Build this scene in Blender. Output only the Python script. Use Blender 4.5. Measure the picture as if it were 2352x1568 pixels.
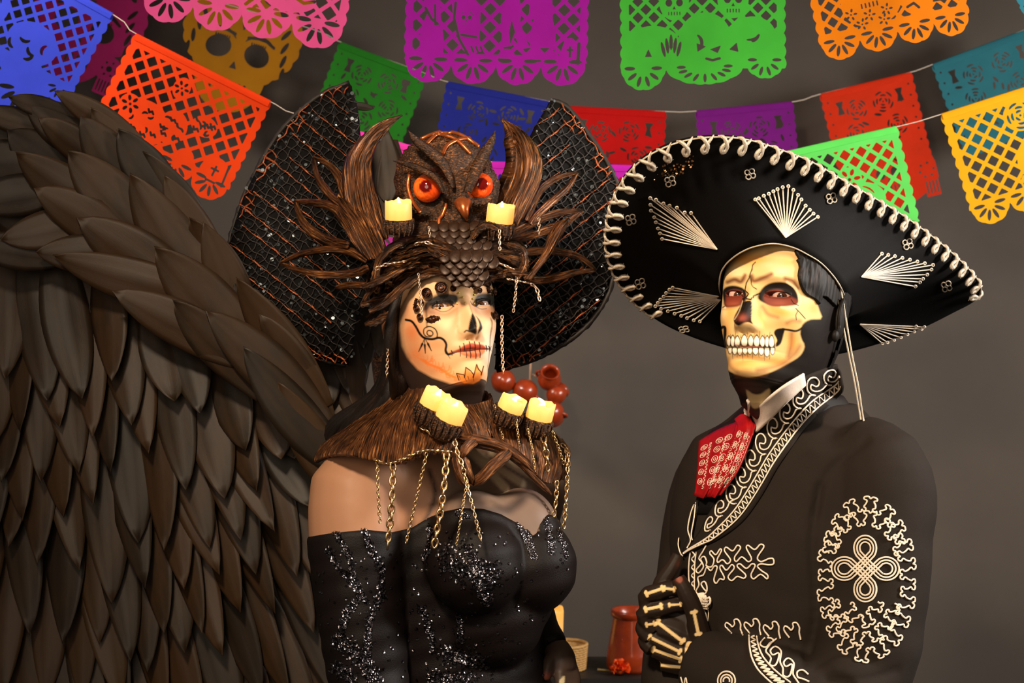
import bpy, bmesh, math, random
import numpy as np
from mathutils import Vector, Matrix
from mathutils.bvhtree import BVHTree

for _o in list(bpy.data.objects):
    bpy.data.objects.remove(_o, do_unlink=True)
SC = bpy.context.scene
COL = SC.collection
rng = np.random.default_rng(7)
random.seed(7)

# ------------------------------------------------------------------ camera
CZ = 1.58                                  # lens height
FPX = 2352 * 50.0 / 36.0                   # focal length in photo pixels
_cd = bpy.data.cameras.new('camera')
_cd.lens = 50.0; _cd.sensor_width = 36.0; _cd.clip_start = 0.05
_cd.dof.use_dof = True; _cd.dof.focus_distance = 1.99; _cd.dof.aperture_fstop = 9.0
CAM = bpy.data.objects.new('camera', _cd); COL.objects.link(CAM)
CAM.location = (0, 0, CZ); CAM.rotation_euler = (math.pi / 2, 0, 0)
SC.camera = CAM

# ------------------------------------------------------------------ world, lights, exposure
_w = bpy.data.worlds.new('world'); SC.world = _w; _w.use_nodes = True
_w.node_tree.nodes['Background'].inputs[0].default_value = (1.0, 0.86, 0.72, 1)
_w.node_tree.nodes['Background'].inputs[1].default_value = 0.10
def area_light(name, loc, target, size, power, color, spread=180):
    d = bpy.data.lights.new(name, 'AREA'); d.shape = 'DISK'; d.size = size
    d.energy = power; d.color = color; d.spread = math.radians(spread)
    o = bpy.data.objects.new(name, d); COL.objects.link(o); o.location = loc
    o.rotation_euler = (Vector(target) - Vector(loc)).to_track_quat('-Z', 'Y').to_euler()
    return o
area_light('key_softbox', (-0.45, 0.35, 2.70), (0.22, 2.1, 1.50), 0.24, 10.5, (1.0, 0.80, 0.58), 62)
area_light('front_fill', (-0.45, -0.5, 1.95), (-0.1, 2.3, 1.5), 1.2, 19, (1.0, 0.80, 0.60))
area_light('side_strip', (2.3, 1.5, 2.2), (-0.2, 2.2, 1.35), 0.5, 34, (1.0, 0.93, 0.86), 110)
area_light('backdrop_light', (2.1, 2.5, 2.15), (1.4, 3.9, 1.5), 0.6, 26, (1.0, 0.93, 0.86))
area_light('banner_fill', (-1.5, 2.3, 2.85), (-0.55, 3.1, 1.98), 0.4, 7, (1.0, 0.88, 0.74), 70)  # added lamp, brightens the left-hand banners
SC.view_settings.view_transform = 'Standard'
SC.view_settings.look = 'None'
SC.view_settings.gamma = 1.0
SC.view_settings.use_curve_mapping = False
SC.view_settings.exposure = -0.2

# ------------------------------------------------------------------ helpers
def P(px, py, Y):
    """point at real depth Y (metres from the lens) seen at photo pixel px, py"""
    return np.array([(px - 1176.0) * Y / FPX, Y, CZ - (py - 784.0) * Y / FPX])
def PP(L):
    return np.array([P(*p) for p in L])
def proj(V):
    V = np.asarray(V, float)
    return np.stack([1176 + FPX * V[..., 0] / V[..., 1], 784 - FPX * (V[..., 2] - CZ) / V[..., 1]], -1)
def lin1(c):
    c = c / 255.0
    return c / 12.92 if c <= 0.04045 else ((c + 0.055) / 1.055) ** 2.4
def S(r, g, b):
    return (lin1(r), lin1(g), lin1(b))
def S4(r, g, b):
    return S(r, g, b) + (1.0,)

ORG = {}
def _register(o, org, parent):
    ORG[o.name] = np.array(org, float)
    if parent is not None:
        o.parent = parent
        o.location = Vector(ORG[o.name] - ORG[parent.name])
    else:
        o.location = Vector(ORG[o.name])
def tag(o, label=None, cat=None, group=None, kind=None):
    if label: o['label'] = label
    if cat: o['category'] = cat
    if group: o['group'] = group
    if kind: o['kind'] = kind
    return o
def empty(name, loc, parent=None, label=None, cat=None, group=None):
    o = bpy.data.objects.new(name, None); COL.objects.link(o)
    o.empty_display_size = 0.02
    _register(o, loc, parent)
    return tag(o, label, cat, group)
def make_mesh(name, V, F, mat=None, smooth=True, uv=None, col=None):
    me = bpy.data.meshes.new(name)
    V = np.asarray(V, float)
    me.from_pydata(V.tolist(), [], F if isinstance(F, list) else F.tolist())
    if smooth:
        me.polygons.foreach_set('use_smooth', np.ones(len(me.polygons), bool))
    if uv is not None:
        li = np.zeros(len(me.loops), np.int32); me.loops.foreach_get('vertex_index', li)
        l = me.uv_layers.new(name='UVMap')
        l.data.foreach_set('uv', np.asarray(uv, np.float32)[li].ravel())
    if col is not None:
        a = me.color_attributes.new('paint', 'FLOAT_COLOR', 'POINT')
        c = np.ones((len(V), 4), np.float32); c[:, :3] = col
        a.data.foreach_set('color', c.ravel())
    if mat is not None:
        me.materials.append(mat)
    me.update()
    return me
def mesh_obj(name, V, F, mat, parent=None, smooth=True, uv=None, col=None, org=None):
    V = np.asarray(V, float)
    if org is None:
        org = V.mean(0)
        if parent is None:
            org = np.array([org[0], org[1], V[:, 2].min()])
    me = make_mesh(name, V - np.asarray(org), F, mat, smooth, uv, col)
    o = bpy.data.objects.new(name, me); COL.objects.link(o)
    _register(o, org, parent)
    return o
def inst(name, me, M, parent=None):
    """object sharing mesh data; M = 4x4 world matrix"""
    o = bpy.data.objects.new(name, me); COL.objects.link(o)
    M = Matrix(M)
    org = np.array(M.translation)
    _register(o, org, parent)
    loc = o.location.copy()
    M2 = M.copy(); M2.translation = loc
    o.matrix_basis = M2
    return o
def merge(parts):
    """join (V,F[,uv]) tuples"""
    Vs, Fs, Us, n = [], [], [], 0
    for p in parts:
        V = np.asarray(p[0], float)
        Vs.append(V); Fs += [tuple(int(i) + n for i in f) for f in p[1]]
        Us.append(np.asarray(p[2], float) if len(p) > 2 and p[2] is not None else np.zeros((len(V), 2)))
        n += len(V)
    return np.concatenate(Vs), Fs, np.concatenate(Us)
def grid_faces(nu, nv, wrap_u=False, wrap_v=False):
    F = []
    for i in range(nu if wrap_u else nu - 1):
        i2 = (i + 1) % nu
        for j in range(nv if wrap_v else nv - 1):
            j2 = (j + 1) % nv
            F.append((i * nv + j, i2 * nv + j, i2 * nv + j2, i * nv + j2))
    return F
def resample(pts, n, closed=False):
    """smooth (Catmull-Rom) resample of a polyline, any dimension"""
    p = np.asarray(pts, float)
    if len(p) == 2:
        t = np.linspace(0, 1, n)[:, None]
        return p[0] * (1 - t) + p[1] * t
    if closed:
        q = np.concatenate([p[-1:], p, p[:2]])
    else:
        q = np.concatenate([2 * p[:1] - p[1:2], p, 2 * p[-1:] - p[-2:-1]])
    K = 12; out = []
    for i in range(1, len(q) - 2):
        a, b, c, d = q[i - 1], q[i], q[i + 1], q[i + 2]
        t = np.arange(K)[:, None] / K
        out.append(0.5 * (2 * b + (c - a) * t + (2 * a - 5 * b + 4 * c - d) * t ** 2 + (3 * b - a - 3 * c + d) * t ** 3))
    out.append(q[-2][None])
    o = np.concatenate(out)
    s = np.concatenate([[0], np.cumsum(np.linalg.norm(np.diff(o, axis=0), axis=1))])
    u = np.linspace(0, s[-1], n + 1)[:-1] if closed else np.linspace(0, s[-1], n)
    return np.stack([np.interp(u, s, o[:, k]) for k in range(o.shape[1])], -1)
def nrm(v):
    return v / np.maximum(np.linalg.norm(v, axis=-1, keepdims=True), 1e-12)
def frames(p, closed=False):
    t = np.gradient(p, axis=0)
    if closed:
        t = np.roll(p, -1, 0) - np.roll(p, 1, 0)
    t = nrm(t)
    n = np.zeros_like(p)
    a = np.array([0, 0, 1.0]) if abs(t[0][2]) < 0.9 else np.array([0, 1.0, 0])
    v = nrm(a - t[0] * (a @ t[0]))
    for i in range(len(p)):
        v = v - t[i] * (v @ t[i])
        l = np.linalg.norm(v)
        v = v / l if l > 1e-9 else np.array([1.0, 0, 0])
        n[i] = v
    return t, n, np.cross(t, n)
def tube(pts, r, seg=6, closed=False, caps=True, flat=1.0, nfix=None, rough=0.0):
    """r scalar or per-point radius; flat squashes along the second axis; returns V,F,uv"""
    p = np.asarray(pts, float); n = len(p)
    r = np.broadcast_to(np.asarray(r, float), (n,))
    t, a, b = frames(p, closed)
    if nfix is not None:
        nf = np.broadcast_to(np.asarray(nfix, float), p.shape)
        b = nrm(nf - t * np.sum(nf * t, 1, keepdims=True)); a = np.cross(b, t)
    th = np.arange(seg) * 2 * np.pi / seg
    R = r[:, None] * np.ones(seg)
    if rough:
        R = R * (1 + rough * rng.standard_normal((n, seg)))
    V = p[:, None] + a[:, None] * (R * np.cos(th))[..., None] + b[:, None] * (flat * R * np.sin(th))[..., None]
    s = np.concatenate([[0], np.cumsum(np.linalg.norm(np.diff(p, axis=0), axis=1))])
    uv = np.stack([np.repeat(s[:, None], seg, 1), np.repeat((th / (2 * np.pi))[None], n, 0)], -1).reshape(-1, 2)
    V = V.reshape(-1, 3); F = grid_faces(n, seg, closed, True)
    if caps and not closed:
        V = np.concatenate([V, p[:1], p[-1:]]); uv = np.concatenate([uv, uv[:1], uv[-1:]])
        c0, c1 = len(V) - 2, len(V) - 1
        for j in range(seg):
            k = (j + 1) % seg
            F.append((c0, k, j)); F.append((c1, (n - 1) * seg + j, (n - 1) * seg + k))
    return V, F, uv
def lathe(prof, seg=32, M=None):
    """prof: list of (radius, z); axis z"""
    p = np.asarray(prof, float); th = np.arange(seg) * 2 * np.pi / seg
    V = np.stack([p[:, :1] * np.cos(th), p[:, :1] * np.sin(th), np.repeat(p[:, 1:], seg, 1)], -1).reshape(-1, 3)
    uv = np.stack([np.repeat(np.linspace(0, 1, len(p))[:, None], seg, 1), np.repeat((th / 6.283)[None], len(p), 0)], -1).reshape(-1, 2)
    if M is not None:
        V = V @ np.asarray(M)[:3, :3].T + np.asarray(M)[:3, 3]
    return V, grid_faces(len(p), seg, False, True), uv
def frame_matrix(origin, zdir, xhint=(1, 0, 0), scale=1.0):
    z = nrm(np.asarray(zdir, float)); x = np.asarray(xhint, float); x = nrm(x - z * (x @ z)); y = np.cross(z, x)
    M = np.eye(4); M[:3, 0] = x * scale; M[:3, 1] = y * scale; M[:3, 2] = z * scale; M[:3, 3] = origin
    return M
def xform(V, M):
    return np.asarray(V) @ M[:3, :3].T + M[:3, 3]
def ellipsoid(c, r, nu=24, nv=16, R=None):
    u = np.arange(nu) * 2 * np.pi / nu; v = np.linspace(0, np.pi, nv)
    V = np.stack([np.outer(np.sin(v), np.cos(u)), np.outer(np.sin(v), np.sin(u)), np.outer(np.cos(v), np.ones(nu))], -1).reshape(-1, 3) * np.asarray(r)
    if R is not None: V = V @ np.asarray(R).T
    return V + np.asarray(c), grid_faces(nv, nu, False, True)
def solid_grid(Pg, th, side=None):
    """closed slab from a (nu,nv,3) grid; thickness th pushed along the normal (away from the lens by default)"""
    Pg = np.asarray(Pg, float); nu, nv, _ = Pg.shape
    du = np.gradient(Pg, axis=0); dv = np.gradient(Pg, axis=1)
    N = nrm(np.cross(du, dv))
    if side is None:
        if N[..., 1].mean() < 0: N = -N
    else:
        N = N * side
    B = Pg + N * (th if np.isscalar(th) else np.asarray(th)[..., None])
    V = np.concatenate([Pg.reshape(-1, 3), B.reshape(-1, 3)])
    F = grid_faces(nu, nv); m = nu * nv
    F = F + [tuple(i + m for i in f[::-1]) for f in F]
    for i in range(nu - 1):
        for j, s in ((0, 1), (nv - 1, -1)):
            q = (i * nv + j, (i + 1) * nv + j, (i + 1) * nv + j + m, i * nv + j + m)
            F.append(q[::-1] if s > 0 else q)
    for j in range(nv - 1):
        for i, s in ((0, -1), (nu - 1, 1)):
            q = (i * nv + j, i * nv + j + 1, i * nv + j + 1 + m, i * nv + j + m)
            F.append(q[::-1] if s > 0 else q)
    uu, vv = np.meshgrid(np.linspace(0, 1, nu), np.linspace(0, 1, nv), indexing='ij')
    lu = np.linalg.norm(np.diff(Pg, axis=0), axis=2).sum(0).mean(); lv = np.linalg.norm(np.diff(Pg, axis=1), axis=2).sum(1).mean()
    uv = np.stack([uu * lu, vv * lv], -1).reshape(-1, 2)
    return V, F, np.concatenate([uv, uv])
def loft_rows(rows, nu, nv):
    """rows of 3-D control points -> (nu,nv,3) grid, smooth both ways (v along the row)"""
    R = np.array([resample(r, nv) for r in rows])
    G = np.stack([resample(R[:, j], nu) if len(rows) > 2 else resample(R[:, j], nu) for j in range(nv)], 1)
    return G
def vnoise(V, scale, seed=0, octaves=3):
    """cheap smooth pseudo-noise, sum of rotated sines"""
    r = np.random.default_rng(seed); out = np.zeros(len(V)); amp = 1.0; tot = 0
    V = np.asarray(V)
    for o in range(octaves):
        for k in range(4):
            d = r.standard_normal(3); d /= np.linalg.norm(d)
            out += amp * np.sin(V @ d * scale * (2 ** o) * 6.283 + r.uniform(0, 6.28)); tot += amp
        amp *= 0.55
    return out / tot * 2
def remesh(parts, voxel, smooth_it=4, name='tmp'):
    """voxel union of closed shells -> V, F"""
    V, F, _ = merge(parts)
    me = make_mesh(name, V, F, None, False)
    o = bpy.data.objects.new(name, me); COL.objects.link(o)
    m = o.modifiers.new('r', 'REMESH'); m.mode = 'VOXEL'; m.voxel_size = voxel
    if smooth_it:
        s = o.modifiers.new('s', 'SMOOTH'); s.factor = 0.5; s.iterations = smooth_it
    dg = bpy.context.evaluated_depsgraph_get(); dg.update()
    e = o.evaluated_get(dg).to_mesh()
    VV = np.zeros(len(e.vertices) * 3); e.vertices.foreach_get('co', VV); VV = VV.reshape(-1, 3)
    FF = [tuple(p.vertices) for p in e.polygons]
    o.evaluated_get(dg).to_mesh_clear()
    bpy.data.objects.remove(o, do_unlink=True); bpy.data.meshes.remove(me)
    return VV, FF
def normals(V, F):
    V = np.asarray(V); N = np.zeros_like(V)
    Q = np.array([f if len(f) == 4 else (f[0], f[1], f[2], f[2]) for f in F])
    n = np.cross(V[Q[:, 2]] - V[Q[:, 0]], V[Q[:, 3]] - V[Q[:, 1]])
    for k in range(4): np.add.at(N, Q[:, k], n)
    return nrm(N)
def bvh_of(V, F):
    return BVHTree.FromPolygons([tuple(v) for v in V], [tuple(f) for f in F])
def drape(pix, bvh, off=0.002, fallback=2.05):
    """lay photo-traced points onto a surface: cast from the lens, keep hit, lift by off along the normal"""
    out = []; last = None; miss = []
    c = Vector((0, 0, CZ))
    for i, (x, y) in enumerate(pix):
        d = Vector(P(x, y, 1.0)) - c; d.normalize()
        h, n, _, _ = bvh.ray_cast(c, d, 10)
        if h is None:
            miss.append(i); out.append(None); continue
        if n.dot(d) > 0: n = -n
        out.append(np.array(h + n * off))
    good = [i for i in range(len(out)) if out[i] is not None]
    for i in miss:
        Y = out[min(good, key=lambda g: abs(g - i))][1] if good else fallback
        out[i] = P(pix[i][0], pix[i][1], Y)
    return np.array(out)
def zc(L, x0, y0, k):
    """points read off an enlarged crop -> photo pixels"""
    return [(x0 + p[0] / k, y0 + p[1] / k) for p in L]

# ------------------------------------------------------------------ materials
MATS = {}
class NT:
    def __init__(s, name):
        s.m = bpy.data.materials.new(name); s.m.use_nodes = True; s.t = s.m.node_tree
        s.b = s.t.nodes['Principled BSDF']; s.out = s.t.nodes['Material Output']
        MATS[name] = s.m
    def n(s, typ, **kw):
        nd = s.t.nodes.new(typ)
        for k, v in kw.items():
            if k.startswith('_'): setattr(nd, k[1:], v)
        return nd
    def l(s, a, b): s.t.links.new(a, b)
    def set(s, **kw):
        for k, v in kw.items():
            nm = k.replace('_', ' ')
            s.b.inputs[nm].default_value = v
    def coords(s, kind='Object', scale=(1, 1, 1)):
        tc = s.n('ShaderNodeTexCoord'); mp = s.n('ShaderNodeMapping'); mp.inputs['Scale'].default_value = scale
        s.l(tc.outputs[kind], mp.inputs['Vector']); return mp.outputs[0]
    def noise(s, vec, scale, detail=4, rough=0.6, dist=0.0):
        nd = s.n('ShaderNodeTexNoise'); nd.inputs['Scale'].default_value = scale; nd.inputs['Detail'].default_value = detail
        nd.inputs['Roughness'].default_value = rough; nd.inputs['Distortion'].default_value = dist
        if vec is not None: s.l(vec, nd.inputs['Vector'])
        return nd.outputs['Fac']
    def ramp(s, fac, stops):
        nd = s.n('ShaderNodeValToRGB'); e = nd.color_ramp.elements
        while len(e) < len(stops): e.new(0.5)
        for k, (p, c) in enumerate(stops):
            e[k].position = p; e[k].color = tuple(c) + (1,) if len(c) == 3 else c
        s.l(fac, nd.inputs[0]); return nd.outputs[0]
    def bump(s, h, strength=0.3, dist=0.002):
        nd = s.n('ShaderNodeBump'); nd.inputs['Strength'].default_value = strength; nd.inputs['Distance'].default_value = dist
        s.l(h, nd.inputs['Height']); s.l(nd.outputs[0], s.b.inputs['Normal'])
def plain(name, c, rough=0.6, metal=0.0, var=0.12, scale=60, bump=0.15, bdist=0.001, **kw):
    n = NT(name); v = n.coords('Object'); f = n.noise(v, scale)
    lo = tuple(max(0, x * (1 - var)) for x in c); hi = tuple(min(1, x * (1 + var)) for x in c)
    n.l(n.ramp(f, [(0.3, lo), (0.7, hi)]), n.b.inputs['Base Color'])
    n.set(Roughness=rough, Metallic=metal, **kw)
    if bump: n.bump(f, bump, bdist)
    return n.m
def bark(name, dark, mid, hi, scale=(14, 30, 1), metal=0.55, rough=0.34, strength=0.9, kind='UV', bd=0.004):
    n = NT(name); v = n.coords(kind, scale)
    f = n.noise(v, 5.0, 6, 0.62, 0.4)
    f2 = n.noise(n.coords('Object', (1, 1, 1)), 30, 3)
    mx = n.n('ShaderNodeMath', _operation='MULTIPLY_ADD'); n.l(f2, mx.inputs[0]); mx.inputs[1].default_value = 0.35; n.l(f, mx.inputs[2])
    n.l(n.ramp(mx.outputs[0], [(0.56, dark), (0.74, mid), (0.92, hi)]), n.b.inputs['Base Color'])
    n.set(Roughness=rough, Metallic=metal)
    n.bump(f, strength, bd)
    return n.m
def painted(name, rough=0.5, spec=0.4, bump=0.08, scale=500, sss=0.0):
    n = NT(name); a = n.n('ShaderNodeVertexColor', _layer_name='paint'); n.l(a.outputs[0], n.b.inputs['Base Color'])
    n.set(Roughness=rough); n.b.inputs['Specular IOR Level'].default_value = spec
    f = n.noise(n.coords('Object'), scale, 3); n.bump(f, bump, 0.0006)
    if sss:
        n.b.inputs['Subsurface Weight'].default_value = sss; n.b.inputs['Subsurface Radius'].default_value = (0.006, 0.0025, 0.0015)
    return n.m
def glow(name, c1, c2, strength):
    """translucent wax lit from inside by its LED: brighter low, paler at the rim"""
    n = NT(name); v = n.coords('Generated'); sx = n.n('ShaderNodeSeparateXYZ'); n.l(v, sx.inputs[0])
    f = n.noise(n.coords('Object'), 60, 2)
    ad = n.n('ShaderNodeMath', _operation='MULTIPLY_ADD'); n.l(f, ad.inputs[0]); ad.inputs[1].default_value = 0.5; n.l(sx.outputs[2], ad.inputs[2])
    c = n.ramp(ad.outputs[0], [(0.2, c1), (1.1, c2)])
    n.b.inputs['Base Color'].default_value = (.62, .36, .14, 1); n.l(c, n.b.inputs['Emission Color'])
    n.set(Roughness=0.45, Emission_Strength=strength)
    return n.m
# ================================================================== setting
def build_room():
    n = NT('backdrop'); v = n.coords('Object')
    f = n.noise(v, 3.0, 5); g = n.noise(v, 420, 2)
    n.l(n.ramp(f, [(0.3, S(75, 67, 61)), (0.7, S(82, 74, 67))]), n.b.inputs['Base Color'])
    n.set(Roughness=0.85); n.bump(g, 0.12, 0.0008)
    Y = 3.95
    V = [(-3, Y, 0), (3.4, Y, 0), (3.4, Y, 3.2), (-3, Y, 3.2), (-3, Y + .1, 0), (3.4, Y + .1, 0), (3.4, Y + .1, 3.2), (-3, Y + .1, 3.2)]
    F = [(0, 1, 2, 3), (5, 4, 7, 6), (4, 0, 3, 7), (1, 5, 6, 2), (3, 2, 6, 7), (4, 5, 1, 0)]
    tag(mesh_obj('wall_back', V, F, n.m, smooth=False), 'dark grey matte studio wall behind the two people', kind='structure')
    fm = plain('floor_dark', S(52, 46, 42), 0.7, scale=8)
    V = [(-3, -1.5, -.05), (3.4, -1.5, -.05), (3.4, Y, -.05), (-3, Y, -.05), (-3, -1.5, 0), (3.4, -1.5, 0), (3.4, Y, 0), (-3, Y, 0)]
    F = [(3, 2, 1, 0), (4, 5, 6, 7), (0, 1, 5, 4), (1, 2, 6, 5), (2, 3, 7, 6), (3, 0, 4, 7)]
    tag(mesh_obj('floor', V, F, fm, smooth=False), 'dark floor below the picture', kind='structure')
build_room()

# ================================================================== cut-paper banners
def marching(fx, xs, zs, maxrun=10):
    """field>0 is paper -> verts (x,z), faces"""
    nz, nx = fx.shape
    ins = fx > 0; V = []; idx = {}; F = []
    def corner(i, j):
        k = (i, j, 0)
        if k not in idx: idx[k] = len(V); V.append((xs[j], zs[i]))
        return idx[k]
    def cross(i, j, d):
        k = (i, j, 1 + d)
        if k not in idx:
            a = fx[i, j]; b = fx[i, j + 1] if d == 0 else fx[i + 1, j]
            t = min(0.95, max(0.05, a / (a - b)))
            idx[k] = len(V)
            V.append((xs[j] + t * (xs[j + 1] - xs[j]), zs[i]) if d == 0 else (xs[j], zs[i] + t * (zs[i + 1] - zs[i])))
        return idx[k]
    for i in range(nz - 1):
        cnt = ins[i, :-1].astype(int) + ins[i, 1:] + ins[i + 1, :-1] + ins[i + 1, 1:]
        j = 0
        while j < nx - 1:
            c = cnt[j]
            if c == 0: j += 1; continue
            if c == 4:
                k = j
                while k < nx - 1 and cnt[k] == 4 and k - j < maxrun: k += 1
                F.append((corner(i, j), corner(i, k), corner(i + 1, k), corner(i + 1, j)))
                j = k; continue
            pl = []
            a, b, d, e = ins[i, j], ins[i, j + 1], ins[i + 1, j + 1], ins[i + 1, j]
            if a: pl.append(corner(i, j))
            if a != b: pl.append(cross(i, j, 0))
            if b: pl.append(corner(i, j + 1))
            if b != d: pl.append(cross(i, j + 1, 1))
            if d: pl.append(corner(i + 1, j + 1))
            if d != e: pl.append(cross(i + 1, j, 0))
            if e: pl.append(corner(i + 1, j))
            if e != a: pl.append(cross(i, j, 1))
            if len(pl) >= 3: F.append(tuple(pl))
            j += 1
    return V, F
class Paper:
    """a sheet W x H (photo pixels); f>0 paper"""
    def __init__(s, W, H, res=1.8, pad=6):
        s.W, s.H = W, H
        s.xs = np.arange(-pad, W + pad + res, res); s.zs = np.arange(-2, H + pad + res, res)
        s.X, s.Z = np.meshgrid(s.xs, s.zs); s.f = np.full(s.X.shape, 1e3)
    def circ(s, x, z, r): return r - np.hypot(s.X - x, s.Z - z)
    def ell(s, x, z, a, b, ang=0):
        c, q = math.cos(math.radians(ang)), math.sin(math.radians(ang))
        u = (s.X - x) * c + (s.Z - z) * q; v = -(s.X - x) * q + (s.Z - z) * c
        return (1 - np.hypot(u / a, v / b)) * min(a, b)
    def box(s, x0, z0, x1, z1): return np.minimum(np.minimum(s.X - x0, x1 - s.X), np.minimum(s.Z - z0, z1 - s.Z))
    def poly(s, pts):
        p = np.asarray(pts, float); d = np.full(s.X.shape, 1e9); ins = np.zeros(s.X.shape, bool)
        for i in range(len(p)):
            a = p[i]; b = p[(i + 1) % len(p)]; e = b - a
            wx = s.X - a[0]; wz = s.Z - a[1]
            t = np.clip((wx * e[0] + wz * e[1]) / (e @ e + 1e-9), 0, 1)
            d = np.minimum(d, np.hypot(wx - e[0] * t, wz - e[1] * t))
            if a[1] != b[1]:
                ins ^= ((s.Z >= min(a[1], b[1])) & (s.Z < max(a[1], b[1])) & (s.X < a[0] + (s.Z - a[1]) / e[1] * e[0]))
        return np.where(ins, d, -d)
    def line(s, pts, w):
        p = np.asarray(pts, float); d = np.full(s.X.shape, 1e9)
        for a, b in zip(p[:-1], p[1:]):
            e = b - a; wx = s.X - a[0]; wz = s.Z - a[1]
            t = np.clip((wx * e[0] + wz * e[1]) / (e @ e + 1e-9), 0, 1)
            d = np.minimum(d, np.hypot(wx - e[0] * t, wz - e[1] * t))
        return w - d
    def arc(s, x, z, r, a0, a1, w):
        """tapered crescent"""
        am = math.radians((a0 + a1) / 2); h = math.radians(abs(a1 - a0) / 2)
        dx, dz = s.X - x, s.Z - z
        da = np.abs((np.arctan2(dz, dx) - am + np.pi) % (2 * np.pi) - np.pi) / h
        return np.minimum(w * np.sqrt(np.maximum(1 - da ** 2, 0)) - np.abs(np.hypot(dx, dz) - r), (1 - da) * h * r)
    def cut(s, g): s.f = np.minimum(s.f, -g)
    def add(s, g): s.f = np.maximum(s.f, g)
    def lattice(s, region, keep, p=26, w=0.36, ang=45):
        c, q = math.cos(math.radians(ang)), math.sin(math.radians(ang))
        u = (s.X * c + s.Z * q) / p; v = (-s.X * q + s.Z * c) / p
        hole = np.minimum(w - np.abs(u % 1 - .5), w - np.abs(v % 1 - .5)) * p
        hole = np.minimum(hole, region)
        if keep is not None: hole = np.minimum(hole, -keep)
        s.cut(hole)
    def outline(s, scal=26, lobes=4, fan=True):
        W, H = s.W, s.H; r = W / (2 * lobes)
        side = 5 * np.abs(np.sin(np.pi * s.Z / scal))
        body = np.minimum(np.minimum(s.X + side, W + side - s.X), np.minimum(s.Z, H - r - s.Z))
        f = body
        for k in range(lobes):
            cx = r + 2 * r * k; cz = H - r
            d = np.hypot(s.X - cx, s.Z - cz); a = np.arctan2(s.Z - cz, s.X - cx)
            f = np.maximum(f, r * (1 + .05 * np.abs(np.sin(a * 4.5))) - 1 - d)
        s.f = f
        if fan:
            for k in range(lobes):
                cx = r + 2 * r * k; cz = H - r - 2
                for q in (0, 36, 72, 108, 144, 180):
                    a = math.radians(q)
                    s.cut(s.ell(cx + .56 * r * math.cos(a), cz + .60 * r * math.sin(a), .30 * r, .095 * r, q))
    def flower(s, x, z, r, n=6):
        for k in range(n):
            a = 2 * math.pi * k / n
            s.cut(s.ell(x + .62 * r * math.cos(a), z + .62 * r * math.sin(a), .28 * r, .16 * r, math.degrees(a)))
        s.cut(s.circ(x, z, .14 * r))
    def skull(s, x, z, r):
        s.cut(s.ell(x - .38 * r, z - .05 * r, .24 * r, .27 * r)); s.cut(s.ell(x + .38 * r, z - .05 * r, .24 * r, .27 * r))
        s.cut(s.poly([(x, z + .18 * r), (x - .12 * r, z + .42 * r), (x + .12 * r, z + .42 * r)]))
        for k in range(-2, 3): s.cut(s.box(x + k * .2 * r - .04 * r, z + .58 * r, x + k * .2 * r + .04 * r, z + .86 * r))
        s.cut(s.arc(x, z, .82 * r, 200, 255, .05 * r)); s.cut(s.arc(x, z, .82 * r, 285, 340, .05 * r))
    def rose(s, x, z, r, seed=0):
        q = random.Random(seed)
        for rr, n in ((1.0, 5), (.66, 4), (.36, 3)):
            o = q.uniform(0, 360)
            for k in range(n):
                a = o + k * 360 / n; s.cut(s.arc(x, z, rr * r, a, a + 300 / n * .78, .10 * r))
        s.cut(s.circ(x, z, .1 * r))
def paper_material(name, c):
    n = NT(name); v = n.coords('Object'); f = n.noise(v, 900, 3); g = n.noise(v, 9, 3)
    lo = tuple(x * .82 for x in c); col = n.ramp(g, [(0.3, lo), (0.7, c)])
    n.l(col, n.b.inputs['Base Color']); n.set(Roughness=0.8); n.b.inputs['Specular IOR Level'].default_value = 0.15
    n.bump(f, 0.25, 0.0006)
    tr = n.n('ShaderNodeBsdfTranslucent'); n.l(col, tr.inputs['Color'])
    mx = n.n('ShaderNodeMixShader'); mx.inputs[0].default_value = 0.3
    n.l(n.b.outputs[0], mx.inputs[1]); n.l(tr.outputs[0], mx.inputs[2]); n.l(mx.outputs[0], n.out.inputs[0])
    return n.m
def banner(paper, mat, tl, ang, Y, label, wave=6, seed=0, hem=None, group=None, tilt=0.0, yrate=0.0):
    """tl: photo pixel of the top-left corner; ang: slope of the string in degrees (down to the right)"""
    V2, F = marching(paper.f, paper.xs, paper.zs)
    p = np.array(V2); k = Y / FPX
    r = random.Random(seed); ph = r.uniform(0, 6); ph2 = r.uniform(0, 6)
    c, q = math.cos(math.radians(ang)), math.sin(math.radians(ang))
    x = p[:, 0] * k; z = p[:, 1] * k; W = paper.W * k; H = paper.H * k
    dep = wave * .001 * (np.sin(x / W * 5.2 + ph) * (z / H) + .5 * np.sin(z / H * 4 + x / W * 3 + ph2) * (z / H)) + tilt * z + yrate * x
    o = P(tl[0], tl[1], Y)
    V = np.stack([o[0] + x * c - z * q, o[1] + dep, o[2] - x * q - z * c], -1)
    b = mesh_obj('paper_banner', V, F, mat, smooth=True, org=o)
    tag(b, label, 'paper banner', group)
    # folded paper hem that wraps the string: a thin two-sided strip, doubled thickness
    hh = (hem or 14) * k
    nx = 16; xs = np.linspace(0, W, nx)
    prof = [(-0.0016, hh), (-0.0022, hh * .5), (-0.0018, .0), (0, -0.0016), (0.0018, 0), (0.0012, hh)]
    Vh = []
    for xx in xs:
        for dy, zz in prof:
            Vh.append((o[0] + xx * c - zz * q, o[1] + yrate * xx + dy, o[2] - xx * q - zz * c))
    mesh_obj('hem', Vh, grid_faces(nx, len(prof)), mat, b, smooth=True)
    return b
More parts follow.
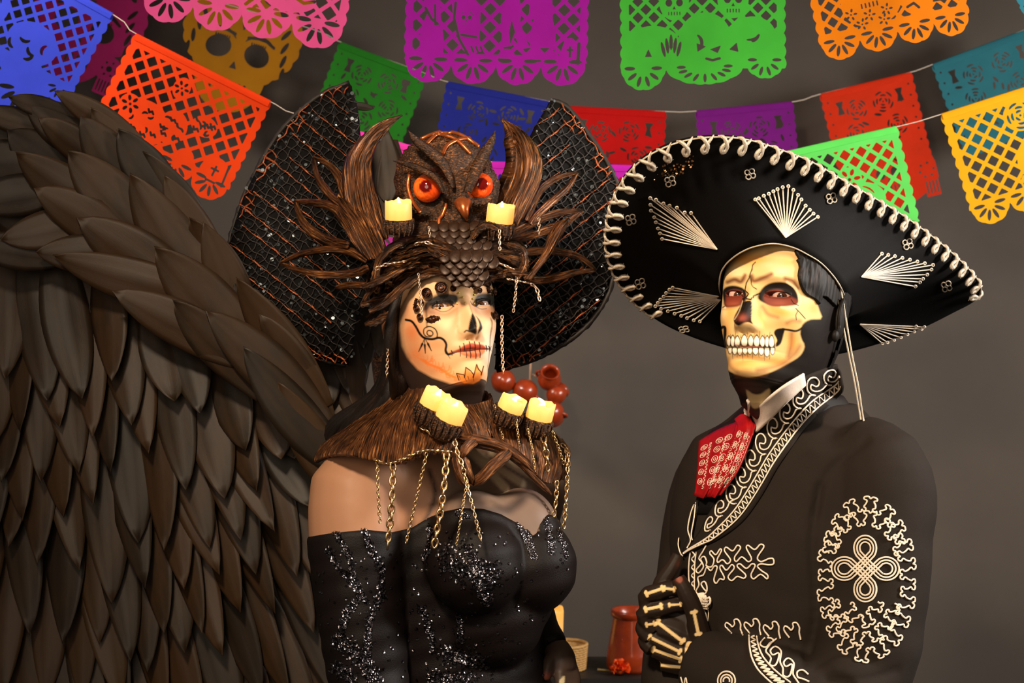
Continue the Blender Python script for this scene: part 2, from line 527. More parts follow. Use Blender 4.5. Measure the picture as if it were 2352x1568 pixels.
PM = {k: paper_material('tissue_' + k, S(*c)) for k, c in dict(
    pink=(255, 95, 165), purple=(170, 22, 170), green=(70, 190, 60), orange=(255, 140, 10), teal=(60, 150, 175),
    blue=(58, 76, 225), redorange=(255, 72, 12), magenta=(215, 40, 200), hotpink=(255, 70, 200), lime=(110, 240, 110), yellow=(255, 190, 25),
    wine=(185, 40, 110), mustard=(195, 130, 22), dgreen=(45, 140, 38), navy=(42, 52, 165), red=(215, 22, 20), violet=(135, 28, 145),
    vermil=(230, 55, 20), petrol=(50, 125, 140)).items()}
GT, GM, GB = 'cut paper banners of the top row', 'cut paper banners of the middle string', 'cut paper banners of the string nearest the wall'
YT, YM, YB = 2.55, 2.75, 3.72

def top_row():
    # pink
    p = Paper(470, 300); p.outline(30, 4)
    reg = p.box(16, 40, 454, 232)
    keep = np.maximum.reduce([p.ell(150, 170, 110, 90), p.ell(310, 130, 70, 90), p.ell(340, 200, 60, 30)])
    p.lattice(reg, keep, 34)
    p.skull(140, 160, 50); p.skull(310, 130, 48)
    p.cut(p.line([(70, 215), (95, 208), (120, 220), (150, 208), (180, 220)], 3.5)); p.cut(p.line([(330, 200), (350, 194), (372, 204), (395, 196)], 4))
    for i in range(6): p.cut(p.ell(190 + i * 14, 205 - i * 3, 8, 3, 50))
    banner(p, PM['pink'], (371, -258), 10.5, YT, 'pink cut paper banner at the top left, overlapping a mustard one', 10, 1, group=GT)
    # purple: coffin, two figures, gravestones
    p = Paper(412, 300); p.outline(30, 4)
    Z0 = 108
    def q(L): return [((x / 2.8) - 215 - 0, (y / 2.8) + Z0) for x, y in L]
    reg = p.box(14, 40, 398, 246)
    coffin = p.poly(q([(880, -40), (1000, -40), (1075, 60), (1070, 250), (1110, 320), (1000, 360), (940, 290), (900, 120)]))
    man = p.poly(q([(1240, -60), (1310, -60), (1340, 60), (1330, 130), (1370, 250), (1400, 300), (1340, 310), (1300, 230), (1280, 290), (1215, 300), (1215, 200), (1205, 110)]))
    lady = p.poly(q([(1400, -60), (1530, -60), (1540, 120), (1560, 200), (1560, 300), (1400, 300), (1400, 200), (1420, 110), (1380, 130)]))
    wid = p.poly(q([(690, -60), (800, -60), (820, 120), (840, 250), (840, 350), (690, 350), (690, 200), (730, 100)]))
    g1 = p.ell(*q([(1250, 370)])[0], 20, 22); g2 = p.ell(*q([(1440, 370)])[0], 18, 20); g3 = p.ell(*q([(1655, 350)])[0], 20, 42); g4 = p.ell(*q([(1550, 380)])[0], 12, 22)
    base = p.box(10, 232, 402, 250)
    p.lattice(reg, np.maximum.reduce([coffin, man, lady, wid, g1, g2, g3, g4, base]), 30, .35)
    p.cut(p.line(q([(912, 20), (905, 120), (940, 250), (1000, 350)]), 3)); p.cut(p.line(q([(955, 225), (1050, 238)]), 3))
    cx, cz = q([(985, 120)])[0]; p.skull(cx, cz - 2, 19)
    for k in (-1, 0, 1): p.cut(p.line(q([(1050 + 30 * k, 300), (1066 + 30 * k, 335)]), 2.2))
    p.cut(p.poly(q([(1275, 120), (1300, 200), (1270, 280), (1262, 200)])))
    x, z = q([(1655, 320)])[0]; p.cut(p.box(x - 2.5, z - 12, x + 2.5, z + 14)); p.cut(p.box(x - 8, z - 6, x + 8, z - 1))
    p.cut(p.line(q([(1200, 378), (1270, 380)]), 2.6)); p.cut(p.line(q([(1395, 385), (1465, 385)]), 2.6)); p.cut(p.line(q([(1712, 270), (1708, 395)]), 4))
    p.cut(p.line(q([(720, 60), (760, 130), (800, 160)]), 3)); p.cut(p.line(q([(780, 40), (785, 165)]), 2.5))
    banner(p, PM['purple'], (939, -113), 1.6, YT, 'large purple cut paper banner with coffin and couple, top centre', 6, 2, group=GT)
    # green
    p = Paper(372, 300); p.f = p.box(-6, -2, 378, 282)
    side = 5 * np.abs(np.sin(np.pi * p.Z / 28)); p.f = np.minimum(np.minimum(p.X + side, 372 + side - p.X), np.minimum(p.Z, 250 - p.Z))
    lob = ((48, 240, 50, 52), (188, 240, 86, 44), (326, 226, 46, 46))
    for cx, cz, a, b_ in lob:
        d = np.hypot((p.X - cx) / a, (p.Z - cz) / b_); an = np.arctan2(p.Z - cz, p.X - cx)
        p.add((1 + .045 * np.abs(np.sin(an * 6)) - d) * b_)
        n = 6 if a < 60 else 9
        for k in range(n):
            t = math.pi * k / (n - 1)
            p.cut(p.ell(cx + .62 * a * math.cos(t), cz + 4 + .6 * b_ * math.sin(t), .24 * b_, .085 * b_, math.degrees(math.atan2(b_ * math.sin(t), a * math.cos(t)))))
    reg = p.box(16, 34, 356, 176)
    k1 = p.ell(120, 95, 34, 42); k2 = p.ell(255, 90, 36, 44)
    hill = np.maximum.reduce([p.ell(70, 190, 62, 42), p.ell(190, 180, 60, 60), p.ell(300, 175, 54, 45)])
    p.lattice(reg, np.maximum.reduce([k1, k2, hill]), 26, .35)
    p.skull(120, 98, 32); p.skull(255, 92, 34)
    for k in range(5): p.cut(p.ell(94 + k * 9, 186 + 8 * abs(k - 2), 4, 18, -14 + 7 * k))
    for pts in ([(170, 190), (192, 198), (172, 210)], [(200, 205), (226, 196), (218, 214)], [(244, 206), (262, 190), (266, 212)], [(60, 200), (68, 218), (52, 218)]):
        p.cut(p.poly(pts))
    p.cut(p.line([(192, 226), (206, 230), (222, 226)], 3)); p.cut(p.arc(286, 160, 30, 20, 70, 4)); p.cut(p.arc(290, 150, 34, 40, 100, 3)); p.cut(p.arc(160, 190, 22, -60, 40, 4))
    banner(p, PM['green'], (1427, -88), -0.8, YT, 'bright green cut paper banner with two skulls, right of the purple one', 9, 3, group=GT)
    # orange
    p = Paper(345, 290); p.outline(28, 4)
    reg = p.box(14, 40, 331, 226); keep = np.maximum(p.ell(130, 175, 68, 58), p.ell(235, 195, 40, 34))
    p.lattice(reg, keep, 26, .35)
    p.skull(125, 150, 44)
    for k, (x, z) in enumerate(((80, 195), (120, 205), (160, 200), (100, 222), (150, 222))): p.flower(x, z, 16, 5)
    for k in range(4): p.cut(p.line([(180 + 9 * k, 140 + 22 * k), (196 + 9 * k, 134 + 22 * k), (206 + 9 * k, 146 + 22 * k)], 3))
    p.cut(p.line([(270, 190), (292, 190), (292, 204), (270, 204)], 2.5))
    banner(p, PM['orange'], (1836, -140), -12, YT, 'orange cut paper banner at the top right corner', 8, 4, group=GT)
    # teal corner
    p = Paper(330, 300); p.outline(28, 4); p.lattice(p.box(14, 40, 316, 220), None, 26, .35)
    banner(p, PM['teal'], (2282, -232), -14, YT, 'sliver of teal cut paper banner in the upper right corner', 6, 5, group=GT)
    st = PP([(-200, -420, YT), (371, -258, YT), (830, -173, YT), (939, -113, YT), (1350, -101, YT), (1427, -88, YT), (1800, -94, YT), (1836, -140, YT), (2174, -212, YT), (2282, -232, YT), (2600, -312, YT)])
    V, F, u = tube(resample(st, 80), 0.0011, 5); o = mesh_obj('banner_string', V, F, MATS['string'])
    tag(o, 'pale string above the picture carrying the top row of banners', 'string')
plain('string', S(205, 190, 175), 0.9, scale=900)
top_row()

def lattice_design(W, H, seed, scal=27, lobes=4, pitch=28, figs=()):
    p = Paper(W, H); p.outline(scal, lobes)
    r = W / (2 * lobes)
    reg = p.box(15, 26, W - 15, H - r * 1.15 - 8)
    keep = None
    for (x, z, a, b, kind) in figs:
        g = p.ell(x, z, a, b); keep = g if keep is None else np.maximum(keep, g)
    p.lattice(reg, keep, pitch, .35)
    q = random.Random(seed)
    for (x, z, a, b, kind) in figs:
        if kind == 's': p.skull(x, z, min(a, b) * .95)
        elif kind == 'f': p.flower(x, z, min(a, b), 6)
        elif kind == 'r': p.rose(x, z, min(a, b) * .8, q.randint(0, 99))
        elif kind == 'd':
            for k in range(9):
                u, v = x + q.uniform(-.6, .6) * a, z + q.uniform(-.6, .6) * b
                t = q.uniform(0, 6)
                p.cut(p.line([(u - 7, v - 3), (u - 2, v + 3), (u + 3, v - 2), (u + 8, v + 3)], 2.6) if k % 2 else p.arc(u, v, 8, t * 57, t * 57 + 120, 2.8))
    return p
def mid_row():
    # blue, upper left
    p = Paper(420, 330, pad=8); W = 420
    side = 5 * np.abs(np.sin(np.pi * p.Z / 27))
    p.f = np.minimum(np.minimum(p.X + side, W + side - p.X), np.minimum(p.Z, 215 - p.Z))
    for cx, cz, r in ((40, 205, 44), (130, 212, 46), (222, 225, 50), (318, 252, 62), (392, 205, 34)):
        d = np.hypot(p.X - cx, p.Z - cz); an = np.arctan2(p.Z - cz, p.X - cx); p.add(r * (1 + .04 * np.abs(np.sin(5 * an))) - d)
        for k in range(5):
            t = math.radians(20 + 35 * k); p.cut(p.ell(cx + .55 * r * math.cos(t), cz + .55 * r * math.sin(t), .28 * r, .09 * r, math.degrees(t)))
    keep = np.maximum(p.ell(150, 120, 60, 55), p.ell(290, 150, 60, 48))
    p.lattice(p.box(15, 30, W - 15, 190), keep, 25, .34)
    p.skull(150, 118, 46)
    for x, z, a in ((270, 140, 20), (300, 160, 60), (330, 150, 120), (290, 175, -20), (255, 165, 80)): p.cut(p.arc(x, z, 14, a, a + 120, 4))
    banner(p, PM['blue'], (-108, -172), 29, YM, 'royal blue cut paper banner in the upper left corner above the wing', 8, 11, group=GM)
    # red-orange
    p = lattice_design(345, 268, 5, 26, 4, 29, ((105, 175, 62, 52, 'd'), (150, 65, 20, 26, 'f'), (60, 150, 26, 24, 'f'), (170, 155, 34, 40, 'd'), (235, 120, 30, 24, 'd'), (300, 205, 34, 36, 'n'), (225, 205, 22, 22, 'n')))
    p.cut(p.box(297, 188, 302, 214)); p.cut(p.box(289, 195, 310, 200)); p.cut(p.line([(290, 226), (312, 226)], 2.5)); p.cut(p.line([(326, 180), (330, 226)], 2.5))
    banner(p, PM['redorange'], (313, 78), 26.6, YM, 'bright orange-red cut paper banner tilting behind the wing top', 8, 12, group=GM)
    # hot pink and magenta behind the owl
    p = lattice_design(300, 250, 6, 26, 4, 28, ((60, 60, 20, 20, 'd'), (150, 120, 60, 60, 's')))
    p.cut(p.line([(10, 40), (22, 44)], 3))
    banner(p, PM['hotpink'], (680, 262), 15.5, YM, 'hot pink paper banner peeping out between left horn and owl head', 5, 13, group=GM)
    p = lattice_design(330, 250, 7, 26, 4, 28, ((150, 120, 60, 60, 's'),))
    banner(p, PM['magenta'], (1130, 372), 1.5, YM, 'bright magenta paper banner between right horn and sombrero', 5, 14, group=GM)
    # lime
    p = lattice_design(300, 262, 8, 27, 4, 27, ((170, 95, 28, 28, 'f'), (185, 150, 56, 44, 's')))
    banner(p, PM['lime'], (1765, 358), -13.0, YM, 'pale lime green paper banner rising behind the sombrero brim', 5, 15, group=GM)
    # yellow
    p = lattice_design(345, 275, 9, 27, 4, 28, ((170, 58, 40, 36, 'r'), (200, 165, 70, 56, 'd'), (150, 210, 26, 24, 'f')))
    banner(p, PM['yellow'], (2163, 262), -17.8, YM, 'golden yellow paper banner at the right edge', 8, 16, group=GM)
    st = PP([(-300, -280, YM), (-108, -172, YM), (260, 34, YM), (313, 78, YM), (620, 233, YM), (680, 262, YM), (968, 342, YM), (1130, 372, YM), (1460, 380, YM), (1765, 358, YM), (2060, 291, YM), (2163, 262, YM), (2490, 157, YM), (2700, 90, YM)])
    V, F, u = tube(resample(st, 120), 0.0011, 5); o = mesh_obj('banner_string', V, F, MATS['string'])
    tag(o, 'pale string sagging behind both hats, carrying the orange-red and yellow banners', 'string')
mid_row()

def rose_design(W, H, seed):
    p = Paper(W, H); q = random.Random(seed)
    side = 4 * np.abs(np.sin(np.pi * p.Z / 22))
    p.f = np.minimum(np.minimum(p.X + side, W + side - p.X), np.minimum(p.Z, H - 4 + 4 * np.abs(np.sin(np.pi * p.X / 24)) - p.Z))
    for x in (36, W - 36):
        p.cut(p.poly([(x - 9, 28), (x + 9, 28), (x + 4, 42), (x + 8, 58), (x - 8, 58), (x - 4, 42)]))
    for z in range(24, int(H) - 20, 26):
        p.cut(p.circ(11, z, 2.6)); p.cut(p.circ(W - 11, z, 2.6))
    for x, z, r in ((W * .34, 54, 22), (W * .64, 50, 22), (W * .28, 108, 22), (W * .74, 108, 22), (W * .5, 150, 24)):
        p.rose(x, z, r, q.randint(0, 999))
    for k in range(34):
        x, z = q.uniform(28, W - 28), q.uniform(34, H - 40)
        if min(math.hypot(x - a, z - b) for a, b in ((W * .34, 54), (W * .64, 50), (W * .28, 108), (W * .74, 108), (W * .5, 150))) > 30:
            p.cut(p.ell(x, z, 9, 3.2, q.uniform(0, 180)))
    return p
def face_design(W, H):
    p = Paper(W, H); c = W / 2
    f = p.ell(c, H * .38, W * .5, H * .40); an = np.arctan2(p.Z - H * .38, p.X - c)
    f = f + 4 * np.abs(np.sin(an * 13))
    f = np.maximum(f, p.ell(c, H * .72, W * .30, H * .28))
    p.f = np.minimum(f, p.Z)
    for s in (-1, 1):
        p.cut(p.ell(c + s * W * .17, H * .52, W * .11, H * .085, s * 16)); p.cut(p.arc(c + s * W * .17, H * .52, W * .16, -90 - 55, -90 + 55, 3))
        p.cut(p.line([(c + s * W * .06, H * .40), (c + s * W * .14, H * .385), (c + s * W * .22, H * .39), (c + s * W * .29, H * .42)], 3.5))
        for k in range(4): p.cut(p.ell(c + s * W * (.36 + .02 * k), H * (.30 + .10 * k), 5, 16, s * (30 - 10 * k)))
        for k in range(7): p.cut(p.box(c + s * W * (.10 + .02 * k) - 1.5, H * .425, c + s * W * (.10 + .02 * k) + 1.5, H * .45))
        p.cut(p.ell(c + s * W * .30, H * .16, 16, 7, s * 40)); p.cut(p.ell(c + s * W * .16, H * .10, 18, 6, s * 15))
    p.cut(p.poly([(c - 8, H * .30), (c + 8, H * .30), (c, H * .36)])); p.cut(p.poly([(c, H * .60), (c - 9, H * .66), (c + 9, H * .66)]))
    for k in range(-3, 4): p.cut(p.box(c + k * 13 - 3, H * .76, c + k * 13 + 3, H * .84))
    return p
def wall_row():
    f = face_design(262, 285)
    g = f; hand = np.maximum(g.circ(222, 222, 30), g.poly([(205, 236), (240, 236), (238, 282), (204, 282)])); g.add(hand)
    for k in range(4): g.cut(g.box(209 + 7.5 * k, 248, 212.5 + 7.5 * k, 276))
    g.cut(g.circ(222, 220, 7))
    for k in range(6): g.cut(g.circ(222 + 16 * math.cos(k), 220 + 16 * math.sin(k), 3))
    banner(g, PM['wine'], (128, -128), 22, YB, 'wine-pink skull shaped paper banner behind the blue one', 5, 21, group=GB)
    banner(face_design(270, 300), PM['mustard'], (462, -72), 17, YB, 'mustard skull faced paper banner hanging behind the pink one', 5, 22, group=GB)
    banner(rose_design(210, 205, 3), PM['dgreen'], (783, 97), 20.5, YB, 'dark green paper banner behind the left horn of the headdress', 5, 23, group=GB)
    banner(rose_design(236, 210, 4), PM['navy'], (1029, 188), 11.0, YB, 'dark blue paper banner directly behind the owl ornament', 5, 24, group=GB)
    banner(rose_design(222, 205, 5), PM['red'], (1306, 244), 3.2, YB, 'crimson paper banner between the headdress and the sombrero', 5, 25, group=GB)
    banner(rose_design(220, 200, 6), PM['violet'], (1600, 255), -5.5, YB, 'dull violet paper banner just above the sombrero brim', 5, 26, group=GB)
    p = rose_design(212, 300, 7)
    p.f = np.maximum(np.minimum(p.f, 200 - p.Z), np.maximum.reduce([p.ell(118, 215, 100, 80) , p.circ(196, 228, 30), p.poly([(182, 240), (216, 240), (216, 288), (184, 288)])]))
    for k in range(4): p.cut(p.box(187 + 7.5 * k, 252, 190.5 + 7.5 * k, 282))
    for k in range(6): p.cut(p.circ(196 + 16 * math.cos(k), 226 + 16 * math.sin(k), 3))
    p.skull(108, 215, 46)
    banner(p, PM['vermil'], (1885, 216), -13.6, YB, 'vermilion paper banner with a skull and hand, behind the lime one', 5, 27, group=GB)
    banner(rose_design(236, 230, 8), PM['petrol'], (2142, 148), -20.5, YB, 'petrol blue paper banner behind the yellow one at right', 5, 28, group=GB)
    st = PP([(-150, -240, YB), (128, -128, YB), (371, -30, YB), (462, -72 + 66, YB), (720, 68, YB), (783, 97, YB), (980, 170, YB), (1029, 188, YB), (1261, 233, YB), (1306, 244, YB), (1528, 256, YB), (1600, 255, YB), (1819, 234, YB), (1885, 216, YB), (2091, 166, YB), (2142, 148, YB), (2363, 65, YB), (2560, -15, YB)])
    V, F, u = tube(resample(st, 140), 0.0014, 5); o = mesh_obj('banner_string', V, F, MATS['string'])
    tag(o, 'thin string near the wall carrying the crimson and violet banners', 'string')
wall_row()

# ================================================================== things at the back
def lumpy(V, a, sc, seed): return V + nrm(V - V.mean(0)) * (a * vnoise(V, sc, seed))[:, None]
def back_props():
    YT_ = 3.52; k = YT_ / FPX
    wood = plain('black_wood', S(34, 28, 24), 0.55, scale=20)
    clay = plain('glazed_clay', S(155, 54, 18), 0.3, var=.25, scale=30, bump=.2, bdist=.002)
    clay.node_tree.nodes['Principled BSDF'].inputs['Coat Weight'].default_value = 0.35
    # low table
    zt = P(0, 1536, YT_)[2]
    t = empty('low_table', (0.3, 3.4, 0), None, 'low black wooden table behind the two people', 'table')
    def boxm(x0, x1, y0, y1, z0, z1):
        V = [(x, y, z) for z in (z0, z1) for y in (y0, y1) for x in (x0, x1)]
        return V, [(0, 2, 3, 1), (4, 5, 7, 6), (0, 1, 5, 4), (2, 6, 7, 3), (0, 4, 6, 2), (1, 3, 7, 5)]
    V, F = boxm(-.25, .9, 3.42, 3.66, zt - .03, zt); mesh_obj('table_top', V, F, wood, t, False)
    for x in (-.22, .85):
        for y in (3.44, 3.60):
            V, F = boxm(x, x + .04, y, y + .04, 0, zt - .03); mesh_obj('leg', V, F, wood, t, False)
    V, F = boxm(-.2, .85, 3.50, 3.54, zt - .12, zt - .03); mesh_obj('apron', V, F, wood, t, False)
    # jar
    jx = P(1452, 0, YT_)[0]; hz = 138 * k
    j = empty('clay_jar', (jx, YT_, zt), None, 'glazed red-brown clay jar standing on the black table by the skeleton hand', 'jar')
    r0 = 58 * k
    prof = [(0, 0), (r0 * .95, 0), (r0 * 1.02, .01), (r0, .035)]
    for i in range(8):
        z = .045 + i * .011; rr = r0 * (1 - .24 * (i + 1) / 8); prof += [(rr + .0012, z), (rr - .0008, z + .005)]
    prof += [(r0 * .75, hz * .87), (r0 * .84, hz * .89), (r0 * .86, hz * .95), (r0 * .83, hz), (r0 * .74, hz * .99), (r0 * .70, hz * .8), (r0 * .9, hz * .1), (0, hz * .06)]
    V, F, u = lathe(prof, 40); mesh_obj('body', V + (jx, YT_, zt), F, clay, j)
    lp = resample([(math.cos(t_) * .010, 0, math.sin(t_) * .018) for t_ in np.linspace(0, 6.28, 13)[:-1]], 28, True)
    a = math.radians(228); lx = np.array([math.cos(a + math.pi / 2), math.sin(a + math.pi / 2), 0]); ro = np.array([math.cos(a), math.sin(a), 0])
    c = np.array([jx, YT_, zt + .075]) + ro * (r0 * .86)
    V, F, u = tube(c + lp[:, :1] * lx + lp[:, 2:] * (np.array([0, 0, 1.0]) - ro * .16), .0016, 6, True); mesh_obj('relief', V, F, clay, j)
    # basket: woven strands
    bx = P(1300, 0, YT_)[0]; by = YT_ 
    straw = plain('straw', S(205, 160, 95), 0.7, var=.3, scale=180)
    b = empty('straw_basket', (bx, by, zt), None, 'small round pale straw basket on the table beside the candle', 'basket')
    R, Hh = 48 * k, 58 * k
    nb = 11
    for i in range(nb):
        th = np.linspace(0, 2 * np.pi, 97)[:-1]
        rr = R * (.9 + .1 * i / nb) + .0016 * np.sin(th * 24 + i * np.pi)
        pts = np.stack([bx + rr * np.cos(th), by + rr * np.sin(th), np.full(96, zt + .004 + i * Hh / nb)], -1)
        V, F, u = tube(pts, Hh / nb * .52, 5, True); mesh_obj('woven_strand', V, F, straw, b)
    V, F, u = lathe([(0, .002), (R * .86, .002), (R * .94, Hh * .9), (R * .90, Hh * .9), (R * .84, .006), (0, .006)], 32); mesh_obj('lining', V + (bx, by, zt), F, straw, b)
    th = np.linspace(0, 2 * np.pi, 49)[:-1]
    V, F, u = tube(np.stack([bx + R * np.cos(th), by + R * np.sin(th), np.full(48, zt + Hh)], -1), .004, 6, True); mesh_obj('rim', V, F, straw, b)
    # pillar candle on a slim stand behind the basket
    cy = YT_ + .09; k2 = cy / FPX; cx, cz = P(1262, 1468, cy)[[0, 2]]
    wax = glow('pillar_wax', S(255, 205, 130), S(255, 170, 40), 0.75)
    cd = empty('pillar_candle', (cx, cy, zt), None, 'glowing yellow pillar candle half hidden behind the sequinned gown', 'candle')
    rr = 31 * k2; h = 72 * k2
    V, F, u = lathe([(0, 0), (rr * .9, 0), (rr, .004), (rr * 1.06, h * .9), (rr * 1.02, h), (rr * .8, h * .97), (rr * .5, h * .90), (0, h * .9)], 28)
    V[:, 2] += np.where(V[:, 2] > h * .85, .004 * np.sin(np.arctan2(V[:, 1], V[:, 0]) * 3), 0); mesh_obj('wax', V + (cx, cy, cz), F, wax, cd)
    V, F, u = lathe([(0, 0), (.03, 0), (.03, .004), (.006, .01), (.005, cz - zt - .012), (.012, cz - zt - .004), (.012, cz - zt), (0, cz - zt)], 18); mesh_obj('stand', V + (cx - .004, cy, zt), F, wood, cd)
    # marigold
    my = 3.455; mx, mz = P(1424, 1532, my)[[0, 2]]
    mar = plain('marigold_petal', S(245, 85, 5), 0.6, var=.2, scale=300)
    fl = empty('marigold', (mx, my, zt), None, 'orange marigold blossom lying in front of the clay jar', 'flower')
    r = random.Random(4); pet = []
    pm = None
    for i in range(70):
        e = math.acos(r.uniform(-.25, 1)); a = r.uniform(0, 6.283)
        d = np.array([math.sin(e) * math.cos(a), math.sin(e) * math.sin(a), math.cos(e)])
        if pm is None:
            uu = np.linspace(0, 1, 4); G = np.array([[(w * (.35 + .65 * u_) * .007, .002 * math.sin(3 * w) + .002 * u_ * abs(w), u_ * .012) for w in (-1, -.5, 0, .5, 1)] for u_ in uu])
            pm = make_mesh('marigold_petal', G.reshape(-1, 3), grid_faces(4, 5), mar)
        M = frame_matrix(np.array([mx, my, zt + .016]) + d * np.array([.012, .012, .010]), d, (r.uniform(-1, 1), r.uniform(-1, 1), .3), r.uniform(.8, 1.2))
        inst('petal', pm, M, fl)
    V, F = ellipsoid((mx, my, zt + .014), (.014, .014, .012), 12, 8); mesh_obj('core', V, F, mar, fl)
    V, F, u = tube(PP([(1400, 1540, my), (1382, 1538, my), (1372, 1537, my)]), .0028, 6); mesh_obj('stem', V, F, plain('dry_stem', S(120, 95, 40), .7), fl)
    # hanging clay pots on a rope by the wall
    yp = 3.72; kp = yp / FPX
    V, F, u = tube(resample(PP([(1222, 600, yp), (1221, 760, yp), (1218, 872, yp), (1222, 980, yp)]), 24), 0.0034, 6)
    V2, F2, u2 = tube(resample(PP([(1222, 980, yp), (1245, 955, yp - .02), (1262, 880, yp - .01), (1222, 860, yp)]), 24), 0.0028, 6)
    V, F, u = merge([(V, F, u), (V2, F2, u2)])
    V4, F4, u4 = tube([P(1222, 600, yp), P(1222, 595, 3.95)], 0.005, 6)
    V, F, u = merge([(V, F, u), (V4, F4, u4)])
    tag(mesh_obj('rope', V, F, plain('rope', S(175, 140, 115), .9, scale=500, bump=.5)), 'pale rope hanging behind the headdress, carrying the small clay pots', 'rope')
    def pot(px, py, rad, axis, lab, open_=False):
        c = P(px, py, yp - .04); R_ = rad * kp
        prof = [(0, -R_), (R_ * .45, -R_ * .93), (R_ * .82, -R_ * .6), (R_, -R_ * .1), (R_ * .93, R_ * .35), (R_ * .72, R_ * .68), (R_ * .70, R_ * .8), (R_ * .82, R_ * .98), (R_ * .78, R_ * 1.02), (R_ * .62, R_ * .85), (R_ * .62, R_ * .6), (R_ * .8, R_ * .1), (R_ * .6, -R_ * .6), (0, -R_ * .85)]
        e = empty('clay_pot', c, None, lab, 'clay pot', 'small clay pots on the rope')
        V, F, u = lathe(prof, 32, frame_matrix(c, axis)); mesh_obj('bowl', V, F, clay, e)
        s = nrm(np.cross(axis, (0.3, 1, .2))); q = nrm(np.asarray(axis, float))
        ang = np.linspace(-1.3, 1.3, 12)
        hp = c + np.outer(np.cos(ang) * R_ * .42 + R_ * .78, s) + np.outer(np.sin(ang) * R_ * .42 + R_ * .15, q)
        V, F, u = tube(hp, R_ * .11, 7); mesh_obj('handle', V, F, clay, e)
    pot(1156, 875, 28, (-.2, .9, .1), 'small red clay pot at the left of the hanging cluster')
    pot(1262, 870, 27, (.05, -.75, .62), 'small red clay pot with its open mouth facing up and out')
    pot(1206, 899, 29, (.1, .95, -.2), 'small red clay pot in the middle of the hanging cluster')
    pot(1278, 905, 23, (.6, .6, .4), 'small red clay pot tucked under the open-mouthed one')
    pot(1266, 948, 30, (.2, .9, -.4), 'lowest red clay pot, behind the right-hand collar candle')
back_props()
